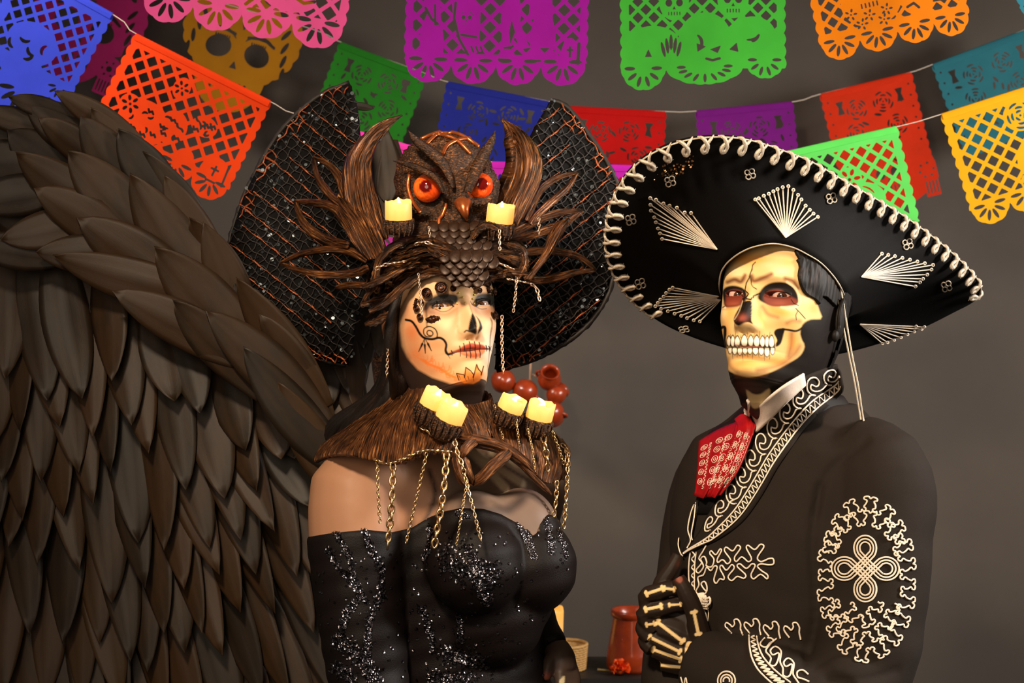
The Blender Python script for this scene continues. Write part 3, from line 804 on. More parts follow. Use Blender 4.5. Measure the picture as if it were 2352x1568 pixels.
# ================================================================== heads
def interp_tab(z, tab):
    t = np.asarray(tab, float); o = np.argsort(t[:, 0]); t = t[o]
    # smooth monotone-ish: Catmull resample of the table
    r = resample(t, 200)
    o = np.argsort(r[:, 0]); return np.interp(z, r[o, 0], r[o, 1])
HEAD_Z = None
def head_grid(sex='m', nz=300, na=300):
    """local head: x to the subject's left... right-handed: X lateral, Y forward, Z up, origin between the eyes' level and ear axis.
    returns V (nz*na,3), faces, and per-vertex base (x,z,front weight)"""
    fm = sex == 'f'
    yf = [(.117, 0), (.113, .028), (.102, .056), (.085, .075), (.06, .089), (.035, .0945), (.02, .0955), (.005, .091), (-.015, .089), (-.04, .089), (-.055, .0905), (-.066, .092), (-.0755, .0905), (-.084, .090), (-.092, .0875), (-.102, .0905), (-.110, .087), (-.1165, .076), (-.121, .058), (-.127, .041), (-.140, .033), (-.17, .030), (-.21, .030), (-.26, .03)]
    yb = [(.117, 0), (.113, -.036), (.102, -.064), (.08, -.086), (.05, -.099), (.02, -.101), (-.01, -.096), (-.04, -.084), (-.07, -.071), (-.1, -.064), (-.13, -.062), (-.16, -.064), (-.21, -.07), (-.26, -.075)]
    W = [(.117, 0), (.113, .030), (.102, .050), (.085, .063), (.06, .0725), (.03, .0765), (0, .0755), (-.02, .074), (-.04, .0715), (-.06, .068), (-.075, .0645), (-.09, .060), (-.1, .056), (-.11, .052), (-.117, .0505), (-.127, .052), (-.15, .0535), (-.21, .056), (-.26, .06)]
    yw = [(.117, 0), (.06, -.004), (0, -.006), (-.05, -.012), (-.09, -.018), (-.12, -.018), (-.15, -.016), (-.26, -.02)]
    ne = [(.117, 2), (.06, 2.3), (0, 2.5), (-.03, 2.5), (-.06, 2.3), (-.09, 2.0), (-.112, 1.9), (-.125, 2), (-.26, 2)]
    # rows denser over the face
    z = np.concatenate([np.linspace(.117, .07, int(nz * .10), endpoint=False) , np.linspace(.07, -.125, int(nz * .80), endpoint=False), np.linspace(-.125, -.155, nz - int(nz * .10) - int(nz * .80))])
    z[:6] = .117 - np.array([0, .0003, .0009, .0018, .003, .0042]) * 1.0
    z = np.sort(z)[::-1]
    # angles denser at the front
    s = np.linspace(-1, 1, na, endpoint=False); a = np.pi * (0.62 * s + 0.38 * s ** 3)
    fw, bw, ww, cw, nn = (interp_tab(z, t) for t in (yf, yb, W, yw, ne))
    ww[0] = 1e-4
    A, Zg = np.meshgrid(a, z); ca, sa = np.cos(A), np.sin(A)
    n_ = np.where(ca > 0, nn[:, None], 2.1)
    X = ww[:, None] * np.sign(sa) * np.abs(sa) ** (2 / n_)
    Yv = cw[:, None] + np.where(ca > 0, (fw - cw)[:, None], (cw - bw)[:, None]) * np.sign(ca) * np.abs(ca) ** (2 / n_)
    Zv = Zg.copy()
    fr = np.clip((Yv - 0.005) / 0.04, 0, 1); fr = fr * fr * (3 - 2 * fr)
    g = lambda x0, z0, sx, sz: np.exp(-((X - x0) / sx) ** 2 - ((Zv - z0) / sz) ** 2)
    g2 = lambda x0, z0, sx, sz: g(x0, z0, sx, sz) + g(-x0, z0, sx, sz)
    d = np.zeros_like(X)
    k = 0.88 if fm else 1.0
    # eye sockets, brow, cheekbones, temples
    d -= (.0085 if not fm else .0065) * g2(.031, -.003, .0165, .0105)
    d += (.0050 if not fm else .0015) * g2(.026, .0185, .022, .0065)
    d += .0055 * g2(.047, -.032, .017, .014)
    d -= (.006 if not fm else .004) * g2(.046, -.068, .018, .020)
    # nose
    hz = interp_tab(Zv.ravel(), [(.03, 0), (.012, .001), (.002, .0055), (-.010, .0105), (-.022, .0165), (-.034, .0225), (-.042, .0265), (-.0475, .0262), (-.052, .019), (-.0565, .006), (-.060, .0008), (-.07, 0), (-.1, 0)]).reshape(X.shape) * k
    hz[(Zv > .03) | (Zv < -.07)] = 0
    wz = interp_tab(Zv.ravel(), [(.03, .012), (.0, .0085), (-.02, .0085), (-.04, .0105), (-.05, .011), (-.07, .012), (-.1, .012)]).reshape(X.shape) * k
    d += hz * np.exp(-np.abs(X / wz) ** 2.2)
    d += .0115 * k * g2(.0135 * k, -.0475, .0060, .0068)
    d -= .006 * k * g2(.0075 * k, -.0555, .0035, .0022)
    # lips, philtrum, chin
    lz = .005 if fm else 0.0
    d += .0042 * g(0, -.0695 + lz, .019, .0042) + .0050 * g(0, -.0815 + lz, .017, .0050) - .0045 * g(0, -.0757 + lz, .024, .0016)
    d -= .0012 * g(0, -.062, .003, .005)
    d -= .003 * g(0, -.0905 + lz, .02, .004)
    d += .004 * g(0, -.104, .014, .008)
    # eyelids: almond opening sunk so the eyeball shows, raised rims
    for sx in (-1, 1):
        u = (X - sx * .032) / .0150
        up = -.0025 + (.0032 if fm else .0038) * np.sqrt(np.clip(1 - u ** 2, 0, 1)) + sx * u * .0008
        lo = -.0025 - (.0034 if fm else .0034) * np.sqrt(np.clip(1 - u ** 2, 0, 1)) + sx * u * .0008
        inside = np.minimum(up - Zv, Zv - lo) / .0011
        m = np.clip(inside, 0, 1) * (np.abs(u) < 1)
        edge = np.exp(-(((Zv - up) / .0024) ** 2)) * (np.abs(u) < 1.05) * .0020 + np.exp(-(((Zv - lo) / .0022) ** 2)) * (np.abs(u) < 1.05) * .0012
        ball = .0065 * np.exp(-((X - sx * .032) / .017) ** 2 - ((Zv + .002) / .0115) ** 2)
        d += ball + edge - .0095 * m
    Yv = Yv + d * fr
    # jaw widening a touch for the man
    if fm:
        t = np.clip((-.02 - Zv) / .08, 0, 1) * np.clip((.0 - (-.135) + Zv) / .02, 0, 1)
        X = X * (1 - .12 * t)
        pass
        Yv = Yv - .002 * t * fr
    nk = np.clip(-.122 - Zv, 0, 1)
    sh = 1 - .42 * np.clip((-.136 - Zv) / .019, 0, 1); X = X * sh; Yv = -.016 + (Yv + .016) * sh
    Yv = Yv - nk * .85
    V = np.stack([X, Yv, Zv], -1).reshape(-1, 3)
    F = [f[::-1] for f in grid_faces(len(z), na, False, True)]
    return V, F
EYE_L = {'m': np.array([.032, .0712, -.0025]), 'f': np.array([.032, .0730, -.0025])}
EYE_R = 0.0125
def ear_mesh(sx):
    """one ear as a curled shell, local head coordinates"""
    th = np.linspace(-.9, 3.9, 24)
    rim = np.stack([0.0770 + .006 * np.clip(.3 - np.cos(th), 0, 1), -.013 - .0155 * -np.cos(th) * -1, -.008 + .026 * np.sin(th)], -1)
    V, F, u = tube(rim, np.linspace(.0030, .0024, 24), 8)
    c = ellipsoid((.0790, -.014, -.010), (.0050, .0165, .0280), 16, 12)
    lob = ellipsoid((.0775, -.006, -.035), (.0045, .0075, .0085), 12, 8)
    Vm, Fm, _ = merge([(V, F), c, lob])
    Vm[:, 0] *= sx
    if sx < 0: Fm = [f[::-1] for f in Fm]
    return Vm, Fm
# ================================================================== make-up painting (pigment on skin, with some light and shade put in)
class Canvas:
    def __init__(s, px, col):
        s.p = np.asarray(px, float); s.c = np.array(col, float); s.mask = np.ones(len(s.p), bool)
    def _near(s, pts, pad):
        a = pts.min(0) - pad; b = pts.max(0) + pad
        return np.where(s.mask & (s.p[:, 0] > a[0]) & (s.p[:, 0] < b[0]) & (s.p[:, 1] > a[1]) & (s.p[:, 1] < b[1]))[0]
    @staticmethod
    def _seg(q, a, b):
        e = b - a; w = q - a; t = np.clip((w @ e) / (e @ e + 1e-12), 0, 1)
        return np.linalg.norm(w - t[:, None] * e, axis=1), t
    def _mix(s, i, al, col):
        s.c[i] = s.c[i] * (1 - al[:, None]) + np.asarray(col) * al[:, None]
    def poly(s, pts, col, soft=1.0, alpha=1.0, smooth=True):
        p = np.asarray(pts, float)
        if smooth: p = resample(p, max(24, 4 * len(p)), True)
        i = s._near(p, soft * 2 + 1); q = s.p[i]
        if len(i) == 0: return
        d = np.full(len(i), 1e9); ins = np.zeros(len(i), bool)
        for a, b in zip(p, np.roll(p, -1, 0)):
            d = np.minimum(d, s._seg(q, a, b)[0])
            if a[1] != b[1]:
                ins ^= (q[:, 1] >= min(a[1], b[1])) & (q[:, 1] < max(a[1], b[1])) & (q[:, 0] < a[0] + (q[:, 1] - a[1]) / (b[1] - a[1]) * (b[0] - a[0]))
        sd = np.where(ins, d, -d)
        s._mix(i, alpha * np.clip(sd / soft * .5 + .5, 0, 1), col)
    def stroke(s, pts, w, col, soft=0.7, alpha=1.0, taper=0.0, smooth=True):
        """w = half width in photo pixels"""
        p = np.asarray(pts, float)
        if smooth and len(p) > 2: p = resample(p, max(10, 5 * len(p)))
        i = s._near(p, w + soft * 2 + 1); q = s.p[i]
        if len(i) == 0: return
        best = np.full(len(i), -1e9); n = len(p) - 1
        for k in range(n):
            d, t = s._seg(q, p[k], p[k + 1]); u = (k + t) / n
            ww = w * (1 - taper * u) if taper >= 0 else w * (1 + taper * (1 - u))
            best = np.maximum(best, ww - d)
        s._mix(i, alpha * np.clip(best / soft * .5 + .5, 0, 1), col)
    def blob(s, x, y, rx, ry, col, alpha=0.7):
        i = s._near(np.array([[x - rx * 2, y - ry * 2], [x + rx * 2, y + ry * 2]]), 0); q = s.p[i]
        if len(i): s._mix(i, alpha * np.exp(-((q[:, 0] - x) / rx) ** 2 - ((q[:, 1] - y) / ry) ** 2), col)
def rot_head(yaw, pitch, roll):
    cy, sy, cp, sp, cr, sr = math.cos(yaw), math.sin(yaw), math.cos(pitch), math.sin(pitch), math.cos(roll), math.sin(roll)
    return np.array([[cy, -sy, 0], [sy, cy, 0], [0, 0, 1]]) @ np.array([[1, 0, 0], [0, cp, -sp], [0, sp, cp]]) @ np.array([[cr, 0, sr], [0, 1, 0], [-sr, 0, cr]])
class Head:
    def __init__(s, sex, pose, Y, nz=380, na=400):
        s.R = rot_head(*pose[:3]); s.k = pose[3]; s.t = np.array([pose[4], Y, pose[5]])
        s.L, s.F = head_grid(sex, nz, na); s.nz, s.na = nz, na
        s.V = s.world(s.L); s.N = normals(s.V, s.F); s.px = proj(s.V)
        s.view = nrm(np.array([0, 0, CZ]) - s.V); s.facing = np.sum(s.N * s.view, 1)
        if np.median(np.sum(s.N * nrm(s.V - s.t), 1)) < 0: s.facing = -s.facing; s.N = -s.N
    def world(s, L): return (np.asarray(L) * s.k) @ s.R.T + s.t
    def eyes(s, sex, parent, iris, mat, pinky):
        for sx in (1, -1):
            c = s.world(EYE_L[sex] * (sx, 1, 1)); r = EYE_R * s.k
            look = nrm(np.array([0, 0, CZ]) - c)
            V, F = ellipsoid((0, 0, 0), (1, 1, 1), 64, 48); V = V * r
            ang = np.degrees(np.arccos(np.clip(nrm(V) @ look, -1, 1)))
            col = np.tile(np.array(pinky), (len(V), 1))
            sm = lambda a, w: np.clip((a - ang) / w + .5, 0, 1)[:, None]
            col = col * (1 - sm(31, 3)) + np.array(iris) * .35 * sm(31, 3)
            col = col * (1 - sm(27, 4)) + np.array(iris) * sm(27, 4)
            col = col * (1 - sm(12, 3)) + np.array((.004, .003, .002)) * sm(12, 3)
            V = V * (1 + .018 * np.clip((30 - ang) / 30, 0, 1))[:, None]
            mesh_obj('eye', V + c, F, mat, parent, col=col)
# ================================================================== the man
MAN_POSE = [2.4972913017347556, 0.22520146380862935, -0.0375349061263111, 1.0634508265368572, 0.3918105868840455, 1.6288548165925345]
velvet = plain('black_velvet', S(9, 7, 7), 0.75, scale=700, bump=.2)
velvet.node_tree.nodes['Principled BSDF'].inputs['Specular IOR Level'].default_value = 0.12
velvet.node_tree.nodes['Principled BSDF'].inputs['Sheen Weight'].default_value = 0.0
wool = plain('black_wool', S(34, 27, 22), 0.8, scale=900, bump=.35)
wool.node_tree.nodes['Principled BSDF'].inputs['Specular IOR Level'].default_value = 0.15
cordm = plain('white_soutache', S(240, 222, 200), 0.6, scale=1500, bump=.6)
silver = plain('silver_thread', S(190, 175, 155), 0.45, .35, .25, 900, .6)
gold = plain('gold_chain', S(238, 200, 145), 0.28, 1.0, .12, 200, .05)
eye_mat = painted('eye_paint', 0.08, 0.6, 0.0)
man_paint = painted('skull_makeup', 0.55, 0.15, 0.10, 700, .0)
BONE = S(226, 188, 126); BONE_L = S(238, 214, 168); OR = S(230, 152, 62); BLK = S(24, 18, 15); BRN = S(128, 74, 46); RED = S(122, 52, 37)

def man():
    H = Head('m', MAN_POSE, 2.05)
    Z = lambda L: zc(L, 1580, 530, 3.7333)
    n = len(H.V); col = np.tile(np.array(BLK), (n, 1))
    vis = (H.facing > -0.15)
    far = (~vis) & (H.L[:, 1] > .045) & (H.L[:, 2] > -.105)
    col[far] = BONE
    c = Canvas(H.px, col); c.mask = vis
    # bone area
    c.poly(Z([(330, 250), (410, 80), (560, 40), (760, 60), (930, 130), (985, 220), (935, 250), (950, 300), (945, 400), (965, 500), (1010, 560), (1090, 600), (1130, 690), (1145, 752), (1050, 760), (985, 800), (962, 870), (975, 930), (1000, 990), (960, 1070), (850, 1140), (700, 1215), (540, 1252), (430, 1235), (345, 1195), (285, 1150), (240, 1000), (230, 830), (235, 740), (245, 640), (250, 500), (270, 400)]), BONE, 2.2)
    c.mask = vis & (np.abs(c.c - np.array(BONE)).sum(1) < .35)
    for x, y, rx, ry, a in ((450, 235, 120, 45, .85), (600, 250, 120, 50, .7), (860, 270, 60, 50, .35), (360, 700, 60, 90, .7), (560, 690, 35, 60, .35), (800, 700, 110, 45, .85), (730, 660, 60, 30, .5), (1080, 660, 50, 50, .55), (500, 1150, 160, 55, .7), (330, 900, 40, 120, .7), (900, 960, 60, 120, .8), (780, 1120, 120, 50, .7), (620, 820, 120, 40, .45), (870, 800, 110, 30, .4)):
        x, y = Z([(x, y)])[0]; c.blob(x, y, rx / 3.73, ry / 3.73, OR, a)
    for x, y, rx, ry, a in ((800, 340, 90, 40, .8), (400, 350, 90, 40, .6), (570, 600, 40, 60, .5), (1000, 590, 50, 40, .6), (890, 660, 60, 30, .6), (540, 830, 80, 25, .6), (700, 290, 70, 30, .4), (300, 690, 30, 60, .5)):
        x, y = Z([(x, y)])[0]; c.blob(x, y, rx / 3.73, ry / 3.73, BONE_L, a)
    x, y = Z([(630, 760)])[0]; c.blob(x, y, 10, 14, S(225, 205, 125), .7)
    c.mask = vis
    # soft brown shading strokes of the make-up
    for L, w, so, a in (([(890, 880), (885, 980), (862, 1070)], 16, 6, .75), ([(600, 1195), (780, 1155), (900, 1070), (960, 990)], 14, 7, .75), ([(640, 650), (690, 715), (770, 742)], 9, 5, .7), ([(850, 790), (900, 770), (960, 775)], 12, 5, .7), ([(340, 440), (400, 418), (455, 435), (490, 380)], 15, 3, .9), ([(545, 385), (565, 430), (640, 405), (715, 372)], 17, 3.5, .9), ([(835, 408), (900, 430), (945, 490)], 17, 4, .9), ([(430, 1235), (540, 1240), (660, 1215)], 16, 8, .6), ([(330, 1100), (370, 1170), (420, 1215)], 12, 6, .6), ([(300, 660), (330, 665), (420, 650)], 10, 4, .5), ([(700, 180), (850, 190), (940, 230)], 14, 9, .5)):
        c.stroke(Z(L), w / 3.73, BRN, so, a)
    # eye sockets
    c.poly(Z([(298, 515), (335, 478), (400, 470), (470, 490), (500, 530), (492, 600), (445, 640), (350, 655), (315, 645), (302, 580)]), BLK, 2)
    c.poly(Z([(330, 545), (365, 510), (420, 505), (465, 530), (478, 575), (445, 615), (380, 640), (330, 640)]), RED, 3, .95)
    c.poly(Z([(600, 560), (640, 490), (700, 450), (780, 438), (860, 452), (922, 510), (945, 580), (935, 625), (880, 638), (740, 645), (665, 622), (615, 595)]), BLK, 2)
    c.poly(Z([(648, 565), (700, 515), (790, 505), (860, 552), (940, 595), (925, 628), (850, 640), (730, 643), (668, 615)]), RED, 3, .95)
    for x, y in ((400, 625), (780, 620)):
        x, y = Z([(x, y)])[0]; c.blob(x, y, 22, 6, S(150, 74, 52), .8)
    c.stroke(Z([(345, 560), (385, 527), (440, 528), (475, 565)]), 1.3, BLK, 1, .9); c.stroke(Z([(700, 562), (745, 527), (800, 527), (850, 560)]), 1.5, BLK, 1, .9)
    c.stroke(Z([(850, 438), (920, 488), (957, 560), (957, 620), (930, 655)]), 2.6, BONE_L, 1.5, .95); c.stroke(Z([(800, 655), (880, 660), (925, 650)]), 2.2, BONE_L, 1.5, .9)
    c.stroke(Z([(295, 600), (295, 650), (320, 660)]), 2.0, BONE_L, 1.5, .8)
    # nose
    c.poly(Z([(470, 612), (540, 598), (549, 660), (545, 765), (560, 800), (520, 785), (480, 790), (440, 812), (402, 795), (393, 752), (420, 690), (445, 650)]), BLK, 1.5)
    x, y = Z([(465, 745)])[0]; c.blob(x, y, 12, 9, S(150, 70, 50), .75)
    c.stroke(Z([(470, 600), (440, 690), (400, 760)]), 1.0, BONE_L, 1, .5)
    # cracks
    for L, w in (([(578, 268), (556, 292), (550, 330), (533, 370), (526, 402), (500, 450), (490, 510), (520, 540), (500, 570), (470, 582)], 1.3), ([(533, 375), (545, 460), (560, 482), (590, 500)], 1.0), ([(500, 582), (540, 588), (570, 556), (620, 533)], 1.6), ([(885, 588), (908, 622), (948, 640)], .9), ([(925, 665), (960, 700), (1006, 752)], 1.0), ([(940, 690), (925, 722), (930, 762)], .9), ([(475, 580), (480, 600)], 1.2), ([(300, 655), (312, 650)], 1.2)):
        c.stroke(Z(L), w, BLK, .6, 1, 0, False)
    # jaw hollows
    c.stroke(Z([(275, 835), (315, 828), (318, 900), (318, 985), (350, 1000)]), 3.6, BLK, 1.2)
    c.poly(Z([(738, 875), (765, 840), (828, 838), (822, 880), (800, 960), (765, 992), (738, 985), (765, 940)]), BLK, 1.4)
    c.stroke(Z([(815, 842), (870, 850), (930, 858), (985, 830)]), 2.4, BLK, 1.2)
    c.stroke(Z([(345, 1000), (355, 1050)]), 2.0, BLK, 1)
    # teeth: dark gums then each tooth
    c.poly(Z([(330, 905), (380, 885), (560, 880), (700, 890), (748, 930), (752, 1000), (748, 1060), (690, 1082), (560, 1075), (420, 1065), (350, 1050), (335, 980)]), S(226, 184, 120), 2, .9)
    tm = [(352, 34, 905, 985), (385, 34, 900, 990), (424, 42, 905, 992), (484, 52, 895, 990), (540, 44, 898, 988), (590, 48, 900, 992), (640, 40, 905, 992), (680, 34, 905, 995), (718, 42, 900, 998)]
    for x, w, a, b in tm:
        q = Z([(x - w * .42, b - 18), (x - w * .47, b - 50), (x - w * .30, a + 18), (x, a), (x + w * .30, a + 18), (x + w * .47, b - 50), (x + w * .42, b - 18), (x, b)])
        c.poly(Z([(x - w * .62, b + 2), (x - w * .60, b - 55), (x - w * .2, a - 8), (x + w * .2, a - 8), (x + w * .60, b - 55), (x + w * .62, b + 2)]), BLK, .8, .9)
        c.poly(q, S(250, 236, 214), .8)
    tl = [(362, 34, 1002, 1052), (402, 40, 1006, 1060), (446, 38, 1008, 1066), (490, 40, 1008, 1060), (532, 40, 1006, 1058), (580, 46, 1004, 1062), (630, 42, 1002, 1064), (678, 40, 1002, 1078), (726, 34, 1000, 1060)]
    for x, w, a, b in tl:
        c.poly(Z([(x - w * .62, a - 2), (x - w * .58, b - 22), (x - w * .2, b + 4), (x + w * .2, b + 4), (x + w * .58, b - 22), (x + w * .62, a - 2)]), BLK, .8, .9)
        c.poly(Z([(x - w * .42, a + 3), (x - w * .44, b - 25), (x, b), (x + w * .44, b - 25), (x + w * .42, a + 3), (x, a)]), S(248, 232, 208), .8)
    for k, (x, w, a, b) in enumerate(tm[:-1]):
        xx = (x + tm[k + 1][0]) / 2; c.stroke(Z([(xx, a + 10), (xx + (-4, 6, 2)[k % 3], a - 22 - 18 * (k % 2))]), 1.0, BLK, .7, .9, .8)
    for k, (x, w, a, b) in enumerate(tl[:-1]):
        xx = (x + tl[k + 1][0]) / 2; c.stroke(Z([(xx, b - 10), (xx + (3, -3, 5)[k % 3], b + 26 + 22 * ((k + 1) % 2))]), 1.0, BLK, .7, .9, .8)
    c.stroke(Z([(405, 978), (480, 990), (560, 990), (640, 1000)]), 1.3, S(190, 110, 100), 1, .9); c.stroke(Z([(345, 1000), (450, 1000), (600, 1000), (745, 1002)]), .7, BLK, .8, .8)
    # throat bone
    c.poly(Z([(500, 1362), (560, 1398), (625, 1398), (700, 1352), (695, 1430), (620, 1505), (560, 1520), (520, 1450)]), S(214, 190, 140), 2)
    hv, hf, hc = H.V, list(H.F), c.c

    # ---- torso skin, hidden by clothes except the throat, and the two arms and hands
    kpx = 2.05 / FPX
    parts = []
    def ring_loft(rings, fwd, seg=40):
        f = np.array([fwd[0], fwd[1], 0]); l = np.array([-f[1], f[0], 0])
        th = np.arange(seg) * 2 * np.pi / seg; V = []
        for px, py, Y, A, B in rings:
            cc = P(px, py, Y)
            ct, st = np.cos(th), np.sin(th)
            V.append(cc + np.outer(np.sign(ct) * np.abs(ct) ** .85 * A, l) + np.outer(np.sign(st) * np.abs(st) ** .85 * B, f))
        V = np.array(V); m = len(rings)
        F = grid_faces(m, seg, False, True)
        W = np.concatenate([V.reshape(-1, 3), V[0].mean(0)[None], V[-1].mean(0)[None]])
        for j in range(seg):
            k = (j + 1) % seg; F.append((m * seg, k, j)); F.append((m * seg + 1, (m - 1) * seg + j, (m - 1) * seg + k))
        return W, F
    fwd = (-.77, -.64)
    torso = ring_loft([(1835, 905, 2.12, .062, .060), (1825, 960, 2.14, .10, .075), (1815, 1020, 2.15, .165, .10), (1812, 1090, 2.16, .18, .12), (1812, 1180, 2.16, .178, .13), (1810, 1300, 2.15, .168, .125), (1808, 1450, 2.15, .158, .115), (1808, 1620, 2.15, .15, .11), (1808, 1760, 2.15, .16, .115)], fwd)
    nk = tube(resample(PP([(1800, 800, 2.11), (1808, 880, 2.11), (1825, 990, 2.14)]), 12), .062, 20)[:2]
    bv, bf = remesh([torso, nk], .006, 3)
    bcol = np.tile(np.array(BLK), (len(bv), 1))
    # hand gripping the jacket edge, painted with bones
    Yh = 2.0870
    def fin(L, r): return tube(resample(PP(L), 16), np.interp(np.linspace(0, 1, 16), np.linspace(0, 1, len(r)), np.array(r) * 1.1), 10)[:2]
    hp = [fin([(1640, 1520, 2.0720), (1590, 1490, Yh), (1510, 1420, Yh)], [.027, .022, .0125]), fin([(1630, 1520, 2.0770), (1585, 1500, Yh - .002), (1497, 1462, Yh)], [.026, .021, .012]),
          fin([(1630, 1525, 2.0820), (1585, 1512, Yh + .002), (1500, 1490, Yh + .004)], [.026, .02, .012]), fin([(1630, 1530, 2.0870), (1585, 1525, Yh + .006), (1517, 1522, Yh + .01)], [.026, .018, .0115]),
          fin([(1700, 1555, 2.0520), (1640, 1528, 2.0670), (1600, 1505, 2.0820)], [.034, .031, .028]), fin([(1590, 1470, Yh - .002), (1540, 1445, Yh), (1515, 1440, Yh + .004)], [.022, .022, .018]),
          fin([(1600, 1480, 2.0840), (1560, 1420, Yh + .012), (1520, 1400, Yh + .016)], [.024, .024, .018])]
    hp += [fin([(1505, 1418, Yh), (1484, 1372, Yh - .004), (1512, 1358, Yh - .016), (1548, 1350, Yh - .016), (1572, 1362, Yh - .008)], [.0135, .0122, .0112, .0105, .0095]),
           fin([(1500, 1445, Yh), (1480, 1408, Yh - .004), (1516, 1397, Yh - .012), (1555, 1388, Yh - .012), (1580, 1395, Yh)], [.013, .012, .0115, .0105, .0095]),
           fin([(1495, 1465, Yh), (1478, 1440, Yh + .006), (1500, 1425, Yh + .018), (1540, 1420, Yh + .022)], [.0125, .0118, .011, .01]),
           fin([(1500, 1490, Yh), (1483, 1470, Yh + .01), (1505, 1450, Yh + .024), (1540, 1445, Yh + .028)], [.012, .0112, .0105, .0095]),
           fin([(1515, 1375, Yh + .006), (1520, 1340, Yh + .004), (1542, 1305, Yh + .004), (1558, 1274, Yh + .008)], [.0125, .0118, .0108, .008]),
           fin([(1615, 1500, 2.0740), (1606, 1450, 2.0670), (1594, 1402, 2.0570), (1574, 1358, 2.0540), (1557, 1326, 2.0580)], [.019, .0155, .0130, .0128, .0095])]
    hV, hF = remesh(hp, .0013, 8)
    hc2 = Canvas(proj(hV), np.tile(np.array(S(38, 28, 22)), (len(hV), 1))); hN = normals(hV, hF)
    if np.mean(np.sum(hN * nrm(hV - hV.mean(0)), 1)) < 0: hN = -hN
    hc2.mask = np.sum(hN * nrm(np.array([0, 0, CZ]) - hV), 1) > 0
    Q = lambda L: zc(L, 1440, 1240, 4.781); BN = S(232, 198, 140)
    for a, b, w in (((335, 900), (610, 1110), 5.2), ((250, 1065), (580, 1225), 4.6), ((290, 1200), (590, 1310), 4.6), ((350, 1370), (640, 1400), 4.6), ((735, 790), (785, 1030), 5.0), ((215, 590), (390, 530), 4.6), ((410, 530), (520, 540), 4.0), ((205, 760), (375, 725), 4.6), ((465, 712), (590, 705), 3.2), ((215, 930), (300, 915), 3.6)):
        a, b = (np.array(v, float) for v in Q([a, b])); m = (a + b) / 2; dd = (b - a) / np.linalg.norm(b - a); nn_ = np.array([-dd[1], dd[0]])
        hc2.stroke([a, a * .7 + b * .3, m, b], w * .72, BN, .8)
        for e, s in ((a, 1), (b, -1)):
            hc2.stroke([e - nn_ * w * 1.1, e + nn_ * w * 1.1], w * .75, BN, .8)
            hc2.stroke([e - nn_ * w * .6 - dd * s * w * .5, e - nn_ * w * .9], w * .6, BN, .8)
    x, y = Q([(685, 1195)])[0]; hc2.poly([(x - 10, y), (x - 6, y - 15), (x + 4, y - 17), (x + 12, y - 10), (x + 9, y + 8), (x, y + 17), (x - 9, y + 12)], BN, 1); hc2.blob(x + 1, y + 3, 6, 7, S(200, 130, 80), .7)
    hc2.poly(Q([(710, 1280), (700, 1330), (690, 1385), (660, 1360), (675, 1310)]), BN, 1)
    hc2.blob(*Q([(570, 430)])[0], 8, 7, S(120, 62, 44), .8); hc2.blob(*Q([(575, 265)])[0], 8, 9, S(80, 44, 32), .7)
    hc2.poly(Q([(540, 440), (560, 400), (600, 405), (610, 440), (580, 470)]), S(150, 84, 66), 1.2, .7)
    # far hand, at the end of the other sleeve
    fh = [fin([(1560, 1640, 2.08), (1540, 1690, 2.05)], [.028, .03])] + [fin([(1545 + 8 * i, 1690, 2.05), (1535 + 9 * i, 1750, 2.04), (1538 + 9 * i, 1790, 2.05)], [.0105, .0095, .0075]) for i in range(-2, 2)] + [fin([(1570, 1670, 2.06), (1590, 1700, 2.03), (1588, 1730, 2.02)], [.012, .011, .009])]
    fV, fF = remesh(fh, .004, 3)
    # ears
    eV, eF, _ = merge([(H.world(v), f) for v, f in (ear_mesh(1), ear_mesh(-1))])
    # legs
    legs = []
    for s in (-1, 1):
        l = np.array([-fwd[1], fwd[0]]) * (-1)
        b = P(1808, 1760, 2.15); lo = b + np.array([.64, -.77, 0]) * (.085 * s)
        legs.append(tube(resample([lo + (0, 0, .02), lo + (0, 0, -.25), lo + (0, 0, -.45), [lo[0], lo[1], .06]], 14), np.interp(np.linspace(0, 1, 14), [0, .3, .55, .75, 1], [.092, .082, .062, .06, .045]), 14)[:2])
    lV, lF, _ = merge(legs)
    V, F, _ = merge([(hv, hf), (bv, bf), (hV, hF), (fV, fF), (eV, eF), (lV, lF)])
    colr = np.concatenate([hc, bcol, hc2.c, np.tile(np.array(S(38, 28, 22)), (len(fV), 1)), np.tile(np.array(S(22, 17, 14)), (len(eV), 1)), np.tile(np.array(BLK), (len(lV), 1))])
    foot = P(1808, 1760, 2.15); org = np.array([foot[0], foot[1], 0.0])
    body = mesh_obj('person', V, F, man_paint, None, True, None, colr, org=org)
    tag(body, 'person in painted skull make-up, black embroidered jacket and red bow tie, hand at the lapel', 'person')
    H.eyes('m', body, S(62, 34, 20), eye_mat, S(200, 160, 145))
    # hair: shell over the scalp and the temple
    Lc = H.L; pxm = H.px
    tmp = Canvas(H.px, np.zeros((n, 3))); tmp.mask = vis
    tmp.poly(Z([(925, 150), (945, 245), (925, 255), (952, 300), (940, 380), (960, 470), (1005, 545), (1080, 590), (1120, 640), (1150, 560), (1240, 640), (1300, 700), (1400, 700), (1450, 300), (1200, 100)]), (1, 1, 1), 2.0)
    m = np.clip(tmp.c[:, 0], 0, 1)
    back = (Lc[:, 1] < -.02) & (Lc[:, 2] > -.075); side_far = (~vis) & (Lc[:, 1] < .055) & (Lc[:, 2] > .0)
    m = np.where(back | side_far | ((Lc[:, 2] > .082)), 1, m)
    ear_zone = (np.abs(Lc[:, 1] + .012) < .018) & (Lc[:, 2] < .012) & (Lc[:, 2] > -.05)
    m = np.where(ear_zone, 0, m)
    off = -.004 + m * (.0080 + .0011 * vnoise(H.L * np.array([1, 1, .12]), 90, 4))
    keep = m > .02
    HV = H.V + H.N * off[:, None]
    global HEADV
